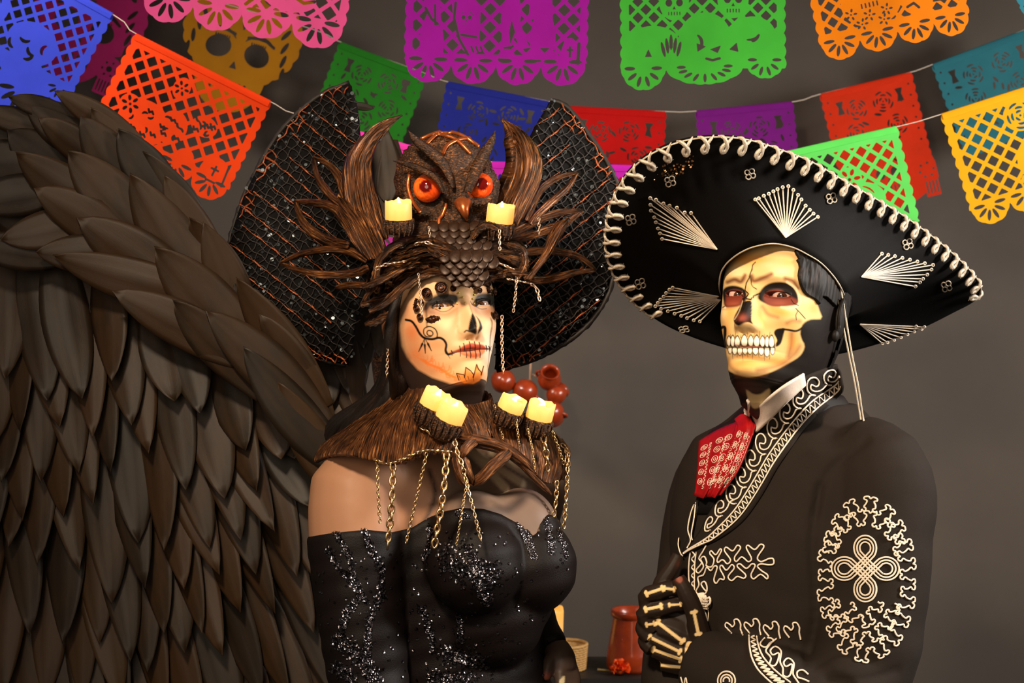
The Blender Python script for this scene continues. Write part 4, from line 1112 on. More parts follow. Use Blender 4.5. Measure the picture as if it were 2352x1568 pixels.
    HEADV = np.where(keep[:, None] & (off[:, None] > 0), HV, H.V)
    ff = [f for f in H.F if keep[f[0]] and keep[f[1]] and keep[f[2]] and keep[f[3]]]
    used = np.unique(np.array(ff).ravel()); re = -np.ones(n, int); re[used] = np.arange(len(used))
    hm = bark('black_hair', S(10, 8, 7), S(20, 14, 10), S(52, 34, 20), (60, 60, 4), 0.0, 0.55, .5, 'Object', .001)
    hm.node_tree.nodes['Principled BSDF'].inputs['Specular IOR Level'].default_value = .2
    mesh_obj('hair', HV[used], re[np.array(ff)].tolist(), hm, body)
    return H, body, torso
MH, MAN, _t = man()
# ================================================================== sombrero
def sombrero():
    Yp = lambda x, y: 2.07 + 7.5e-4 * (y - 560) + 1.6e-4 * (x - 1820)
    out = [(1393, 575), (1392, 530), (1400, 480), (1425, 425), (1462, 380), (1510, 348), (1575, 324), (1650, 316), (1725, 324), (1800, 348), (1865, 374), (1930, 412), (2000, 452), (2070, 494), (2140, 544), (2195, 590), (2236, 632), (2252, 660), (2240, 690), (2190, 718), (2110, 757), (2010, 792), (1910, 816), (1800, 825), (1700, 808), (1600, 778), (1520, 742), (1455, 693), (1412, 635)]
    inn = [(1652, 650, 2.03), (1656, 625, 2.01), (1668, 605, 1.99), (1684, 590, 1.975), (1700, 579, 1.966), (1720, 569, 1.958), (1740, 563, 1.954), (1760, 559, 1.953), (1780, 558, 1.955), (1805, 562, 1.96), (1830, 570, 1.966), (1855, 583, 1.975), (1880, 598, 1.988), (1900, 616, 2.0), (1920, 640, 2.015), (1934, 664, 2.035), (1943, 690, 2.065), (1945, 712, 2.10), (1940, 730, 2.13), (1920, 744, 2.16), (1890, 752, 2.18), (1850, 754, 2.20), (1800, 748, 2.21), (1760, 738, 2.20), (1720, 724, 2.18), (1695, 712, 2.16), (1672, 697, 2.12), (1660, 682, 2.09), (1653, 666, 2.06)]
    hb = bvh_of(np.concatenate([HEADV]), MH.F); c_ = Vector((0, 0, CZ)); inn2 = []
    for k_, (x, y, Y) in enumerate(inn):
        d = Vector(P(x, y, 1.0)) - c_; d.normalize(); h, n_, _, _ = hb.ray_cast(c_, d, 10)
        inn2.append((x, y, min(Y, h.y - .006)) if (h is not None and k_ < 17) else (x, y, Y))
    ys = np.array([q[2] for q in inn2]); ys[1:18] = (ys[:17] + ys[1:18] + ys[2:19]) / 3; inn = [(q[0], q[1], y_) for q, y_ in zip(inn2, ys)]
    O = PP([(x, y, Yp(x, y)) for x, y in out]); I = PP(inn)
    NA, NU = 180, 22
    Q = resample(np.concatenate([O, I], 1), NA, True)
    Or, Ir = Q[:, :3], Q[:, 3:]
    u = np.linspace(0, 1, NU)
    axis = nrm(np.linalg.svd(Ir - Ir.mean(0))[2][2]); axis = axis if axis[2] > 0 else -axis
    G = np.zeros((NU, NA, 3))
    for i, t in enumerate(u):
        G[i] = Ir * (1 - t) + Or * t + axis * (.030 * math.sin(math.pi * t) * (1 - .35 * t))
    hat = empty('sombrero', Ir.mean(0), None, 'black velvet sombrero with silver braided rim, worn tilted back by the man', 'hat')
    # brim slab
    N = nrm(np.cross(np.gradient(G, axis=0), np.roll(G, -1, 1) - np.roll(G, 1, 1)))
    if (N @ axis).mean() < 0: N = -N
    B = G + N * .006
    V = np.concatenate([G.reshape(-1, 3), B.reshape(-1, 3)]); F = grid_faces(NU, NA, False, True); m = NU * NA
    Ff = F + [tuple(i + m for i in f[::-1]) for f in F]
    for j in range(NA):
        k = (j + 1) % NA; a = (NU - 1) * NA
        Ff.append((a + j, a + j + m, a + k + m, a + k)); Ff.append((j, k, k + m, j + m))
    mesh_obj('brim', V, Ff, velvet, hat)
    bv = bvh_of(G.reshape(-1, 3), F)
    # crown on the far side
    c0 = Ir.mean(0); CR = []
    for t in np.linspace(0, 1, 16):
        s = 1 - .30 * t - (max(0, t - .8) / .2) ** 2 * .68 * .7; h = .17 * (t if t < .85 else .85 + .15 * math.sin((t - .85) / .15 * 1.57) * .6)
        CR.append(c0 + (Ir - c0) * s + axis * h)
    CR.append(np.repeat((c0 + axis * .150)[None], NA, 0))
    V = np.array(CR); mesh_obj('crown', V.reshape(-1, 3), grid_faces(len(CR), NA, False, True), velvet, hat)
    V, F2, _ = tube(Ir - axis * .001, .0011, 5, True); mesh_obj('inner_piping', V, F2, silver, hat)
    # rim braid: one loop object per stitch
    px = proj(Or)
    i0 = int(np.argmin(np.hypot(px[:, 0] - 1500, px[:, 1] - 730))); i1 = int(np.argmin(np.hypot(px[:, 0] - 2246, px[:, 1] - 680)))
    L = np.concatenate([Or[i0:], Or[:i1 + 1]]) if i0 > i1 else Or[i0:i1 + 1]
    LI = np.concatenate([Ir[i0:], Ir[:i1 + 1]]) if i0 > i1 else Ir[i0:i1 + 1]
    s = np.concatenate([[0], np.cumsum(np.linalg.norm(np.diff(L, axis=0), axis=1))])
    ns = 40; us = np.linspace(0.006, s[-1] - .004, ns)
    at = lambda q, A: np.array([np.interp(q, s, A[:, k]) for k in range(3)])
    for q in us:
        o = at(q, L); tan = nrm(at(q + .004, L) - at(q - .004, L)); inw = nrm(at(q, LI) - o); inw = nrm(inw - tan * (inw @ tan))
        nn = nrm(np.cross(tan, inw)); nn = nn if nn @ (np.array([0, 0, CZ]) - o) > 0 else -nn
        k = 1.0
        fr = lambda a, b, c: o + inw * (a * .001 * k) + tan * (b * .001 * k) + nn * (c * .001)
        main = resample([fr(-1, -9, -4), fr(-2, -5, 2), fr(3, -1, 4.5), fr(11, 2.5, 3.5), fr(17, 1.5, 2.5), fr(18.5, -2, 2.2), fr(14, -4, 2.6), fr(9, -2, 3.4), fr(4, 3, 4), fr(-1, 8, 2), fr(-2, 12, -3)], 40)
        rr = np.interp(np.linspace(0, 1, 40), [0, .15, .35, .6, .8, 1], [.0013, .0025, .0033, .0031, .0021, .0010])
        a = tube(main, rr, 6, rough=.06)
        b = tube(main + nn * .0006 + inw * .0016, rr * .7, 5, rough=.06)
        tail = tube(resample([fr(17, 0, 2.4), fr(20, 3, 1.6), fr(20.5, 5, 1.2)], 6), [.0010, .0009, .0008, .0007, .0006, .0004], 4)
        V, F2, _ = merge([a, b, tail]); mesh_obj('braid_stitch', V, F2, silver, hat)
    V, F2, _ = tube(L + nrm(L - c0) * .001, .0013, 5); mesh_obj('rim_cord', V, F2, silver, hat)
    # fans of laid thread
    Z = lambda q: zc(q, 1380, 300, 2.6133)
    fans = [((700, 708), [(295, 400), (330, 410), (375, 432), (412, 445), (457, 458), (505, 487), (543, 490), (297, 440), (300, 475), (320, 515), (330, 545), (343, 582), (355, 612), (368, 645)]),
            ((1108, 640), [(925, 412), (945, 405), (975, 390), (1005, 378), (1032, 363), (1057, 350), (1088, 338), (1122, 332), (1152, 355), (1180, 385), (1200, 413), (1225, 450), (1250, 475), (1272, 498), (1298, 518)]),
            ((1560, 875), [(1682, 738), (1720, 745), (1760, 752), (1805, 762), (1850, 772), (1895, 783), (1940, 793), (1990, 803), (1980, 830), (1955, 860), (1930, 885), (1912, 905), (1885, 930)]),
            ((735, 995), [(430, 938), (410, 950), (390, 970), (375, 992), (355, 1010), (340, 1030), (325, 1050), (360, 1065), (400, 1080), (440, 1095), (480, 1108), (515, 1122), (555, 1135), (592, 1142)]),
            ((1555, 1158), [(1890, 1172), (1940, 1176), (1925, 1190), (1880, 1205), (1840, 1222), (1800, 1240), (1760, 1256), (1720, 1270), (1690, 1276)])]
    for ap, ends in fans:
        pr = []
        for e in ends:
            line = [(ap[0] * (1 - t) + e[0] * t, ap[1] * (1 - t) + e[1] * t) for t in np.linspace(0, 1, 9)]
            p = drape(Z(line), bv, .0014); pr.append(tube(p, .0010, 5))
            ring = [(e[0] + 8 * math.cos(a), e[1] + 8 * math.sin(a)) for a in np.linspace(0, 6.28, 11)[:-1]]
            pr.append(tube(drape(Z(ring), bv, .0014), .0010, 4, True))
        V, F2, _ = merge(pr); mesh_obj('thread_fan', V, F2, cordm, hat)
    for fx, fy in [(415, 300), (893, 258), (1380, 405), (1838, 680), (2073, 930), (178, 530), (235, 915), (497, 1190)]:
        pr = []; sq = .6 if fy > 1100 else 1
        for k in range(4):
            a0 = .5 + k * 1.571; cx, cy = fx + 20 * math.cos(a0), fy + 20 * math.sin(a0) * sq
            ring = [(cx + 15 * math.cos(a) * (1 if k % 2 else .9), cy + 15 * math.sin(a) * sq) for a in np.linspace(0, 6.28, 15)[:-1]]
            pr.append(tube(drape(Z(ring), bv, .0014), .0011, 4, True))
        V, F2, _ = merge(pr); mesh_obj('thread_flower', V, F2, silver, hat)
    # worn patch of bare sequins, small glinting discs
    pr = []; r = random.Random(3)
    for k in range(70):
        x, y = (r.gauss(430, 60), r.gauss(235, 22)); y -= (x - 430) * .35
        p = drape(Z([(x, y)]), bv, .0012)[0]; d = r.uniform(.0006, .0017)
        M = frame_matrix(p, np.array([r.uniform(-.4, .4), -1, r.uniform(-.6, .2)])); a = np.arange(6) * 1.047
        pr.append((xform(np.stack([d * np.cos(a), d * np.sin(a), 0 * a], -1), M), [tuple(range(6))]))
    V, F2, _ = merge(pr); tag(mesh_obj('glitter', V, F2, plain('bronze_glitter', S(210, 150, 100), .2, 1.0)  , hat), kind='stuff')
    for q in ([(1919, 640), (1925, 690), (1936, 745), (1950, 815), (1964, 885), (1974, 945), (1977, 963)], [(1927, 641), (1936, 690), (1946, 750), (1957, 815), (1971, 885), (1981, 950), (1984, 966)]):
        V, F2, _ = tube(resample(PP([(x, y, 2.0 + .02 * (y - 640) / 320) for x, y in q]), 40), .0013, 6, rough=.1); mesh_obj('chin_cord', V, F2, silver, hat)
sombrero()
# ================================================================== the man's suit
def suit():
    fwd = np.array([-.77, -.64, 0]); lat = np.array([.64, -.77, 0])
    def ring_loft(rings, seg=48):
        th = np.arange(seg) * 2 * np.pi / seg; V = []
        for px, py, Y, A, B in rings:
            ct, st = np.cos(th), np.sin(th)
            V.append(P(px, py, Y) + np.outer(np.sign(ct) * np.abs(ct) ** .85 * A, lat) + np.outer(np.sign(st) * np.abs(st) ** .85 * B, fwd))
        V = np.array(V); m = len(rings); F = grid_faces(m, seg, False, True)
        W = np.concatenate([V.reshape(-1, 3), V[0].mean(0)[None], V[-1].mean(0)[None]])
        for j in range(seg):
            k = (j + 1) % seg; F.append((m * seg, k, j)); F.append((m * seg + 1, (m - 1) * seg + j, (m - 1) * seg + k))
        return W, F
    torso = ring_loft([(1842, 925, 2.14, .080, .072), (1836, 965, 2.145, .115, .085), (1826, 1015, 2.15, .172, .106), (1820, 1080, 2.16, .190, .128), (1814, 1160, 2.16, .192, .142), (1808, 1250, 2.155, .188, .148), (1806, 1350, 2.15, .18, .145), (1805, 1480, 2.15, .172, .135), (1806, 1600, 2.15, .168, .128), (1808, 1720, 2.15, .172, .13)])
    arm = tube(resample(PP([(1950, 1040, 2.06), (2015, 1085, 2.03), (2022, 1160, 2.02), (2008, 1280, 2.01), (1998, 1400, 2.0), (1975, 1530, 1.985), (1925, 1612, 1.95)]), 26), np.interp(np.linspace(0, 1, 26), [0, .12, .25, .5, .75, 1], [.062, .073, .077, .078, .076, .066]), 24)[:2]
    fore = tube(resample(PP([(1960, 1600, 1.97), (1880, 1620, 1.955), (1770, 1590, 1.972), (1690, 1562, 2.005), (1622, 1540, 2.05)]), 20), np.interp(np.linspace(0, 1, 20), [0, .4, .8, 1], [.064, .066, .062, .058]), 22)[:2]
    farm = tube(resample(PP([(1680, 1060, 2.27), (1625, 1130, 2.32), (1595, 1300, 2.33), (1570, 1440, 2.27), (1548, 1560, 2.16), (1552, 1650, 2.09)]), 22), np.interp(np.linspace(0, 1, 22), [0, .3, .7, 1], [.06, .062, .055, .045]), 18)[:2]
    jv, jf = remesh([torso, arm, fore, farm], .0055, 6)
    # cloth folds: gentle noise plus creases at the elbow and under the arm
    N = normals(jv, jf)
    if np.mean(np.sum(N * nrm(jv - jv.mean(0)), 1)) < 0: N = -N
    jv = jv + N * (.0016 * vnoise(jv, 9, 3, 2))[:, None]
    q = proj(jv)
    crease = np.zeros(len(jv))
    for L, w, d in (([(1880, 1120), (1865, 1250), (1875, 1400), (1850, 1520)], 10, -.006), ([(1990, 1010), (1900, 1090), (1872, 1180)], 9, -.0035), ([(2000, 1520), (1930, 1500), (1870, 1530)], 8, -.003), ([(2060, 1540), (1980, 1560), (1900, 1560)], 8, -.003), ([(1740, 1210), (1800, 1120), (1850, 1050)], 14, -.002)):
        p = resample(L, 30); d2 = np.min(np.hypot(q[:, None, 0] - p[None, :, 0], q[:, None, 1] - p[None, :, 1]), 1) if True else 0
        crease += d * np.exp(-(d2 / w) ** 2) * (N[:, 1] < .1)
    jv = jv + N * crease[:, None]
    jk = mesh_obj('jacket', jv, jf, wool, MAN); bv = bvh_of(jv, jf)
    D = lambda L, o=.0016: drape(L, bv, o)
    Z3 = lambda L: zc(L, 1440, 840, 2.154); Z4 = lambda L: zc(L, 1440, 1240, 4.781)
    def cord(lines, name='embroidery', r=.00125, n=0, closed=False, off=.0016, surf=None):
        pr = []
        for L in lines:
            p = resample(L, n or max(12, int(6 * len(L))), closed)
            pr.append(tube((surf or (lambda a: D(a, off)))(p), r, 5, closed))
        V, F, _ = merge(pr); return mesh_obj(name, V, F, cordm, jk)
    # ---- trousers and shoes
    tr = plain('black_trousers', S(24, 20, 18), .8, scale=900)
    for s in (-1, 1):
        lo = P(1808, 1720, 2.15) + lat * (.085 * s)
        zb = .055
        V, F, _ = tube(resample([lo + (0, 0, .06), lo + (0, 0, -.15), lo + (0, 0, -.45), [lo[0], lo[1], zb]], 16), np.interp(np.linspace(0, 1, 16), [0, .3, .6, 1], [.098, .096, .078, .082]), 18); mesh_obj('trouser_leg', V, F, tr, MAN)
        f = np.array([lo[0], lo[1], 0.0])
        sh = [tube(resample([f + fwd * -.07 + (0, 0, .045), f + (0, 0, .05), f + fwd * .10 + (0, 0, .036), f + fwd * .18 + (0, 0, .024)], 12), np.interp(np.linspace(0, 1, 12), [0, .3, .7, 1], [.035, .042, .035, .02]), 12)[:2], ellipsoid(f + fwd * .05 + (0, 0, .012), (.05, .13, .012), 16, 8, R=np.array([[lat[0], fwd[0], 0], [lat[1], fwd[1], 0], [0, 0, 1]]))]
        V, F = remesh(sh, .006, 2); V[:, 2] = np.maximum(V[:, 2], 0.001); mesh_obj('shoe', V, F, plain('black_leather', S(18, 15, 14), .35) if 'black_leather' not in MATS else MATS['black_leather'], MAN)
    # ---- shirt front, shirt collar
    shm = plain('white_shirt', S(235, 215, 200), .7, scale=500)
    blk = MATS['black_velvet']
    rows = [D([(1700, 960), (1760, 950), (1830, 890)], .004), D([(1650, 1030), (1700, 1020), (1745, 1000)], .005), D([(1620, 1110), (1650, 1100), (1680, 1090)], .004), D([(1602, 1180), (1615, 1180), (1630, 1180)], .004)]
    V, F, u = solid_grid(loft_rows(rows, 16, 10), .003); mesh_obj('shirt_front', V, F, blk, MAN)
    # ---- red embroidered tie: two stiff satin blades and a knot
    sat = plain('red_satin', S(148, 9, 14), .4, scale=60, var=.25, bump=.25, bdist=.004)
    sat.node_tree.nodes['Principled BSDF'].inputs['Sheen Weight'].default_value = 0
    mv, mf, _ = merge([(jv, jf), (MH.V, MH.F)]); bvl = bvh_of(mv, mf)
    def onto(L, front, relief=.3, ref=1.99):
        sy = drape([(x, y) for x, y, _ in L], bvl, 0)[:, 1]
        return np.array([P(x, y, q - front - (ref - Y) * relief) for (x, y, Y), q in zip(L, sy)])
    tie = empty('bow_tie', P(1690, 1000, 2.09), MAN)
    rows = [onto(L, .016, 0) for L in ([(1848, 858, 0), (1800, 888, 0), (1755, 922, 0), (1722, 950, 0)], [(1850, 872, 0), (1805, 905, 0), (1765, 945, 0), (1734, 978, 0)], [(1852, 885, 0), (1812, 922, 0), (1768, 965, 0), (1733, 992, 0)])]
    V, F, u = solid_grid(loft_rows(rows, 10, 20), .003); mesh_obj('shirt_collar', V, F, shm, MAN)
    rows = [onto(L, .010, 0) for L in ([(1714, 918, 0), (1708, 940, 0), (1705, 960, 0)], [(1720, 925, 0), (1718, 945, 0), (1720, 962, 0)])]
    V, F, u = solid_grid(loft_rows(rows, 5, 8), .003); mesh_obj('shirt_collar', V, F, shm, MAN)
    def blade(rows, name, wav):
        G = loft_rows([onto(r, .016) for r in rows], 20, 16)
        u = np.linspace(0, 1, 16); G[:, :, 1] += wav * (np.sin(u * 9) + .5 * np.sin(u * 17 + 1))[None] * np.linspace(.3, 1, 20)[:, None]
        V, F, uv = solid_grid(G, .002); o = mesh_obj(name, V, F, sat, tie); return G, o
    G1, o1 = blade([[(1605, 1012, 1.975), (1650, 985, 1.965), (1700, 965, 1.955)], [(1602, 1060, 1.97), (1640, 1045, 1.955), (1685, 1020, 1.945)], [(1598, 1115, 1.972), (1625, 1112, 1.95), (1655, 1090, 1.94)], [(1594, 1138, 1.978), (1612, 1143, 1.955), (1634, 1140, 1.945)]], 'tie_blade', .004)
    G2, o2 = blade([[(1692, 968, 1.95), (1715, 958, 1.948), (1735, 975, 1.955)], [(1676, 1020, 1.942), (1700, 1015, 1.938), (1722, 1015, 1.948)], [(1650, 1085, 1.94), (1675, 1085, 1.934), (1695, 1080, 1.945)], [(1628, 1138, 1.95), (1640, 1142, 1.938), (1655, 1135, 1.948)]], 'tie_blade', .003)
    G3, o3 = blade([[(1686, 962, 1.955), (1704, 950, 1.947), (1722, 958, 1.955)], [(1694, 978, 1.942), (1711, 968, 1.934), (1730, 976, 1.945)], [(1692, 992, 1.944), (1708, 990, 1.934), (1730, 996, 1.946)], [(1684, 1004, 1.95), (1702, 1008, 1.942), (1722, 1006, 1.95)]], 'tie_knot', .0015)
    def on_grid(G, L, off=.0012):
        nu, nv, _ = G.shape; out = []
        for a, b in L:
            x, y = np.clip(a, 0, 1) * (nu - 1), np.clip(b, 0, 1) * (nv - 1); i, j = min(int(x), nu - 2), min(int(y), nv - 2); fx, fy = x - i, y - j
            out.append((G[i, j] * (1 - fx) + G[i + 1, j] * fx) * (1 - fy) + (G[i, j + 1] * (1 - fx) + G[i + 1, j + 1] * fx) * fy + np.array([0, -off, 0]))
        return np.array(out)
    for G, o, cols in ((G1, o1, (.16, .55, .80)), (G2, o2, (.30, .70))):
        pr = []
        for cv in cols:
            for k in range(5):
                u0 = .22 + .14 * k
                a = np.linspace(0, 6.283, 13)[:-1]; pr.append(tube(on_grid(G, [(u0 + .045 * math.sin(t), cv + .085 * math.cos(t)) for t in a]), .00055, 4, True))
                pr.append(tube(on_grid(G, [(u0 + .02 * math.sin(t), cv + .035 * math.cos(t)) for t in a[::2]]), .0005, 4, True))
            mz = []
            for k in range(14): mz += [(.2 + .05 * k, cv + .14), (.2 + .05 * k, cv + .19), (.225 + .05 * k, cv + .19), (.225 + .05 * k, cv + .14)]
            pr.append(tube(on_grid(G, [m for m in mz if m[0] < .9]), .0005, 4))
        V, F, _ = merge(pr); mesh_obj('tie_stitching', V, F, cordm, o)
    # ---- shawl lapel as a padded band with its own thickness
    inner = Z3([(1042, -8), (960, 20), (870, 60), (790, 140), (700, 240), (630, 330), (560, 440), (495, 560), (440, 660), (395, 740), (350, 830), (290, 895), (262, 935)])
    outer = Z3([(1060, 105), (1050, 150), (960, 230), (880, 310), (800, 420), (740, 510), (690, 600), (640, 680), (580, 760), (510, 820), (430, 870), (350, 905), (268, 940)])
    Ai, Ao = resample(inner, 90), resample(outer, 90); nv = 12
    G = np.zeros((90, nv, 3)); Yb = None
    pi_, po = D(Ai, .004), D(Ao, .004)
    # the stand-up part behind the neck leaves the jacket surface
    top = np.clip((.16 - np.linspace(0, 1, 90)) / .16, 0, 1)
    for i in range(90):
        yo = po[i][1] * (1 - top[i]) + 2.05 * top[i]; yi = pi_[i][1] * (1 - top[i]) + 2.04 * top[i]
        a, b = P(*Ai[i], yi), P(*Ao[i], yo)
        for j in range(nv):
            t = j / (nv - 1); x, y = Ai[i] * (1 - t) + Ao[i] * t
            G[i, j] = P(x, y, yi * (1 - t) + yo * t)
    # lift to lie over the jacket and round the neck
    c0 = Vector((0, 0, CZ))
    for i in range(90):
        for j in range(nv):
            d = Vector(G[i, j]) - c0; L = d.length; d.normalize()
            h, nn_, _, dist = bvl.ray_cast(c0, d, 10)
            t = j / (nv - 1); want = .004 + .007 * math.sin(math.pi * min(1, t * 1.05)) ** .6
            if h is not None and L > dist - want: G[i, j] = np.array(c0 + d * (dist - want))
    Yo = G[:, :, 1].copy(); Ys = Yo.copy()
    for _ in range(14):
        Ys[1:-1] = (Ys[:-2] + 2 * Ys[1:-1] + Ys[2:]) / 4
        Ys = np.minimum(Ys, Yo + .0015)
    q_ = proj(G)
    for i in range(90):
        for j in range(nv): G[i, j] = P(q_[i, j, 0], q_[i, j, 1], Ys[i, j])
    V, F, u = solid_grid(G, .004); lap = mesh_obj('lapel', V, F, wool, jk)
    lv = bvh_of(G.reshape(-1, 3), grid_faces(90, nv))
    def on_lap(L): return on_grid(G, L, .0022)
    pr = []
    us = np.linspace(0.015, .985, 140)
    pr.append(tube(on_lap([(t, .62 - .18 * max(0, t - .86) / .14) for t in us]), .00125, 5)); pr.append(tube(on_lap([(t, .84 - .3 * max(0, t - .86) / .14) for t in us]), .00125, 5))
    zz = [(t, .73 + .085 * (1 if k % 2 else -1) - .2 * max(0, t - .86) / .14) for k, t in enumerate(np.linspace(.02, .97, 76))]
    pr.append(tube(on_lap(resample(zz, 300)), .0010, 5))
    # scroll: hook motif repeated up the lapel
    m = [(0, .55), (.012, .50), (.022, .34), (.012, .18), (-.012, .10), (-.034, .16), (-.038, .30), (-.024, .38), (-.012, .32), (-.004, .26), (.006, .34), (-.002, .44), (-.018, .50), (-.032, .52), (-.046, .50), (-.060, .47), (-.072, .50), (-.082, .55)]
    nm = 11
    for k in range(nm):
        u0 = .055 + k * .078; sc = 1 if k < 9 else .8
        pr.append(tube(on_lap(resample([(max(.005, u0 + a * .95), (b - .05) * sc + .05) for a, b in m], 60)), .00125, 5))
    V, F, _ = merge(pr); mesh_obj('embroidery', V, F, cordm, lap)
    # far lapel, a thin sliver with its cord
    rows = [onto([(1602, 1150, 0), (1592, 1200, 0), (1576, 1262, 0)], .010, 0), onto([(1600, 1165, 0), (1584, 1215, 0), (1566, 1268, 0)], .008, 0)]
    V, F, u = solid_grid(loft_rows(rows, 4, 10), .004); l2 = mesh_obj('lapel', V, F, wool, jk)
    pr = [tube(resample(onto(L, .014, 0), 24), .0011, 5) for L in ([(1598, 1153, 2.012), (1594, 1190, 2.008), (1588, 1225, 2.0), (1590, 1240, 1.998)], [(1594, 1158, 2.012), (1586, 1180, 2.008), (1580, 1215, 2.0), (1586, 1240, 1.995), (1578, 1258, 1.99)], [(1559, 1234, 2.0), (1558, 1252, 1.995), (1563, 1270, 1.99), (1568, 1276, 1.99)])]
    V, F, _ = merge(pr); mesh_obj('embroidery', V, F, cordm, l2)
    # ---- front edge scrolls
    L1 = [(880, 60), (840, 130), (800, 200), (830, 250), (770, 330), (800, 360), (850, 290), (820, 210), (860, 180), (885, 240), (880, 280), (940, 290), (965, 210), (920, 150), (935, 120), (985, 160), (1030, 100), (1045, 120), (1000, 210), (1010, 245), (1060, 215), (1110, 260), (1145, 215), (1080, 120), (1100, 80), (1170, 120), (1220, 60), (1255, 90), (1190, 190), (1210, 235), (1270, 185), (1340, 235), (1375, 200), (1320, 90), (1340, 60), (1410, 105), (1470, 50), (1510, 75), (1440, 190), (1480, 235), (1560, 205), (1610, 205), (1615, 260), (1560, 270), (1480, 260), (1440, 285), (1480, 330), (1550, 380), (1545, 425), (1475, 375), (1400, 425), (1370, 380), (1415, 280), (1380, 260), (1320, 310), (1250, 260), (1220, 290), (1310, 380), (1290, 420), (1220, 400), (1160, 445), (1120, 400), (1185, 310), (1160, 270), (1100, 330), (1050, 275), (1030, 310), (1075, 400), (1070, 435), (1030, 425), (990, 475), (965, 430), (1000, 300), (970, 285), (930, 335), (885, 300), (850, 380), (790, 410), (800, 490), (770, 560), (800, 600), (850, 600)]
    L2 = [(855, 600), (885, 560), (885, 500), (860, 455), (825, 480), (850, 530), (880, 560)]
    cord([Z4(L1), Z4(L2)], n=0, r=.0013)
    e1 = [(705, 130), (690, 260), (690, 420), (715, 560), (740, 610)]; e2 = [(770, 130), (755, 260), (750, 420), (752, 560)]
    z1 = [(735 + (18 if k % 2 else -14), 120 + 45 * k) for k in range(11)]
    cord([Z4(e1), Z4(e2), Z4(z1)], r=.0012)
    # lower scallops above the forearm
    M0 = [(1145, 1030), (1090, 950), (1100, 905), (1140, 925), (1165, 950), (1190, 920), (1185, 875), (1225, 870), (1255, 920), (1255, 980), (1270, 1050)]
    cord([Z4([(x + dx, y + dy) for x, y in M0]) for dx, dy in ((0, 0), (208, -5), (418, 25), (640, 35))], r=.0013)
    # cuff and sleeve bands
    c1 = [(1340, 1050), (1345, 1160), (1370, 1290), (1430, 1410), (1510, 1500), (1600, 1580)]; c2 = [(1425, 1060), (1440, 1160), (1490, 1280), (1580, 1390), (1680, 1480), (1800, 1570)]
    a1, a2 = resample(c1, 26), resample(c2, 26); zg = [tuple((a1[i] * (1 - w) + a2[i] * w)) for i, w in ((i, .25 if i % 2 else .75) for i in range(26))]
    sc = [(1650, 1080), (1560, 1170), (1525, 1230), (1580, 1300), (1565, 1370), (1620, 1385), (1655, 1330), (1665, 1250), (1600, 1270), (1575, 1220), (1630, 1180), (1690, 1230), (1680, 1340), (1710, 1410), (1715, 1490), (1770, 1505), (1800, 1460), (1810, 1370), (1745, 1395), (1720, 1350), (1770, 1305), (1830, 1360), (1820, 1470), (1860, 1540), (1900, 1600)]
    sc2 = [(1520, 1075), (1465, 1140), (1480, 1175), (1530, 1185), (1570, 1140), (1605, 1120), (1600, 1085), (1545, 1075)]
    sc3 = [(1990, 1480), (1930, 1435), (1870, 1450), (1875, 1510), (1930, 1530), (2000, 1560)]
    cord([Z4(c1), Z4(c2), Z4(zg), Z4(sc), Z4(sc2), Z4(sc3)], r=.0013)
    arcs = [[(1100 + r * math.cos(t), 1545 - (r * 1.05) * math.sin(t)) for t in np.linspace(-.4, 3.5, 16)] for r in (34, 62, 95)]
    cord([Z4(a) for a in arcs], r=.0013)
    cord([Z4([(600, 1500), (620, 1570)]), Z4([(640, 1570), (655, 1510), (670, 1570)])], r=.0012)
    # knitted toggle
    pr = []
    for k in range(9):
        for j in range(5):
            x, y = 775 + 17 * k + 6 * (j % 2), 612 + 26 * j + 3 * k
            pr.append(tube(drape(Z4(resample([(x - 10, y - 8), (x, y + 8), (x + 10, y - 6)], 6)), bv, .009 - .0012 * abs(j - 2) - .0002 * abs(k - 4)), .0013, 4))
    pr.append(tube(drape(Z4(resample([(900, 640), (945, 625), (950, 680), (905, 715)], 12)), bv, .007), .0018, 5))
    cc = drape(Z4([(845, 665)]), bv, .003)[0]
    pr.append(ellipsoid(cc, (.017, .006, .013), 16, 10))
    V, F, _ = merge(pr); tog = mesh_obj('toggle', V, F, cordm, jk)
    cord([Z4([(830, 740), (870, 790), (890, 880)]), Z4([(895, 740), (905, 800), (898, 885)])], r=.0009)
    # ---- sleeve medallion
    cx, cy = 1180, 1003
    lines = []
    for k in range(4):
        a0 = [-1.571, 0, 1.571, 3.142][k]; ca, sa = math.cos(a0), math.sin(a0); R0 = 118
        for r in (26, 40, 54):
            tt = np.linspace(-2.36, 2.36, 26); L = []
            for t in tt: L.append((R0 * .86 + r * math.cos(t) * 1.15, r * math.sin(t)))
            # tails run straight to the opposite diagonal
            e = L[-1]; s0 = L[0]; T = 96
            L = [(s0[0] - T * .72, s0[1] + T * .72 * .92)] + L + [(e[0] - T * .72, e[1] - T * .72 * .92)]
            lines.append([(cx + x * ca - y * sa, cy + x * sa + y * ca * 1.05) for x, y in L])
    pr = [tube(D(Z3(resample(L, 60))), .0013, 5) for L in lines]
    V, F, _ = merge(pr); mesh_obj('medallion_knot', V, F, cordm, jk)
    half = [(0, 0), (.05, .42), (-.07, .66), (-.03, .95), (.13, 1.0), (.22, .72), (.31, 1.0), (.47, .95), (.51, .66), (.39, .42)]
    motif = half + [(.5 + a * .94 - .03 + .03, -b) for a, b in half]
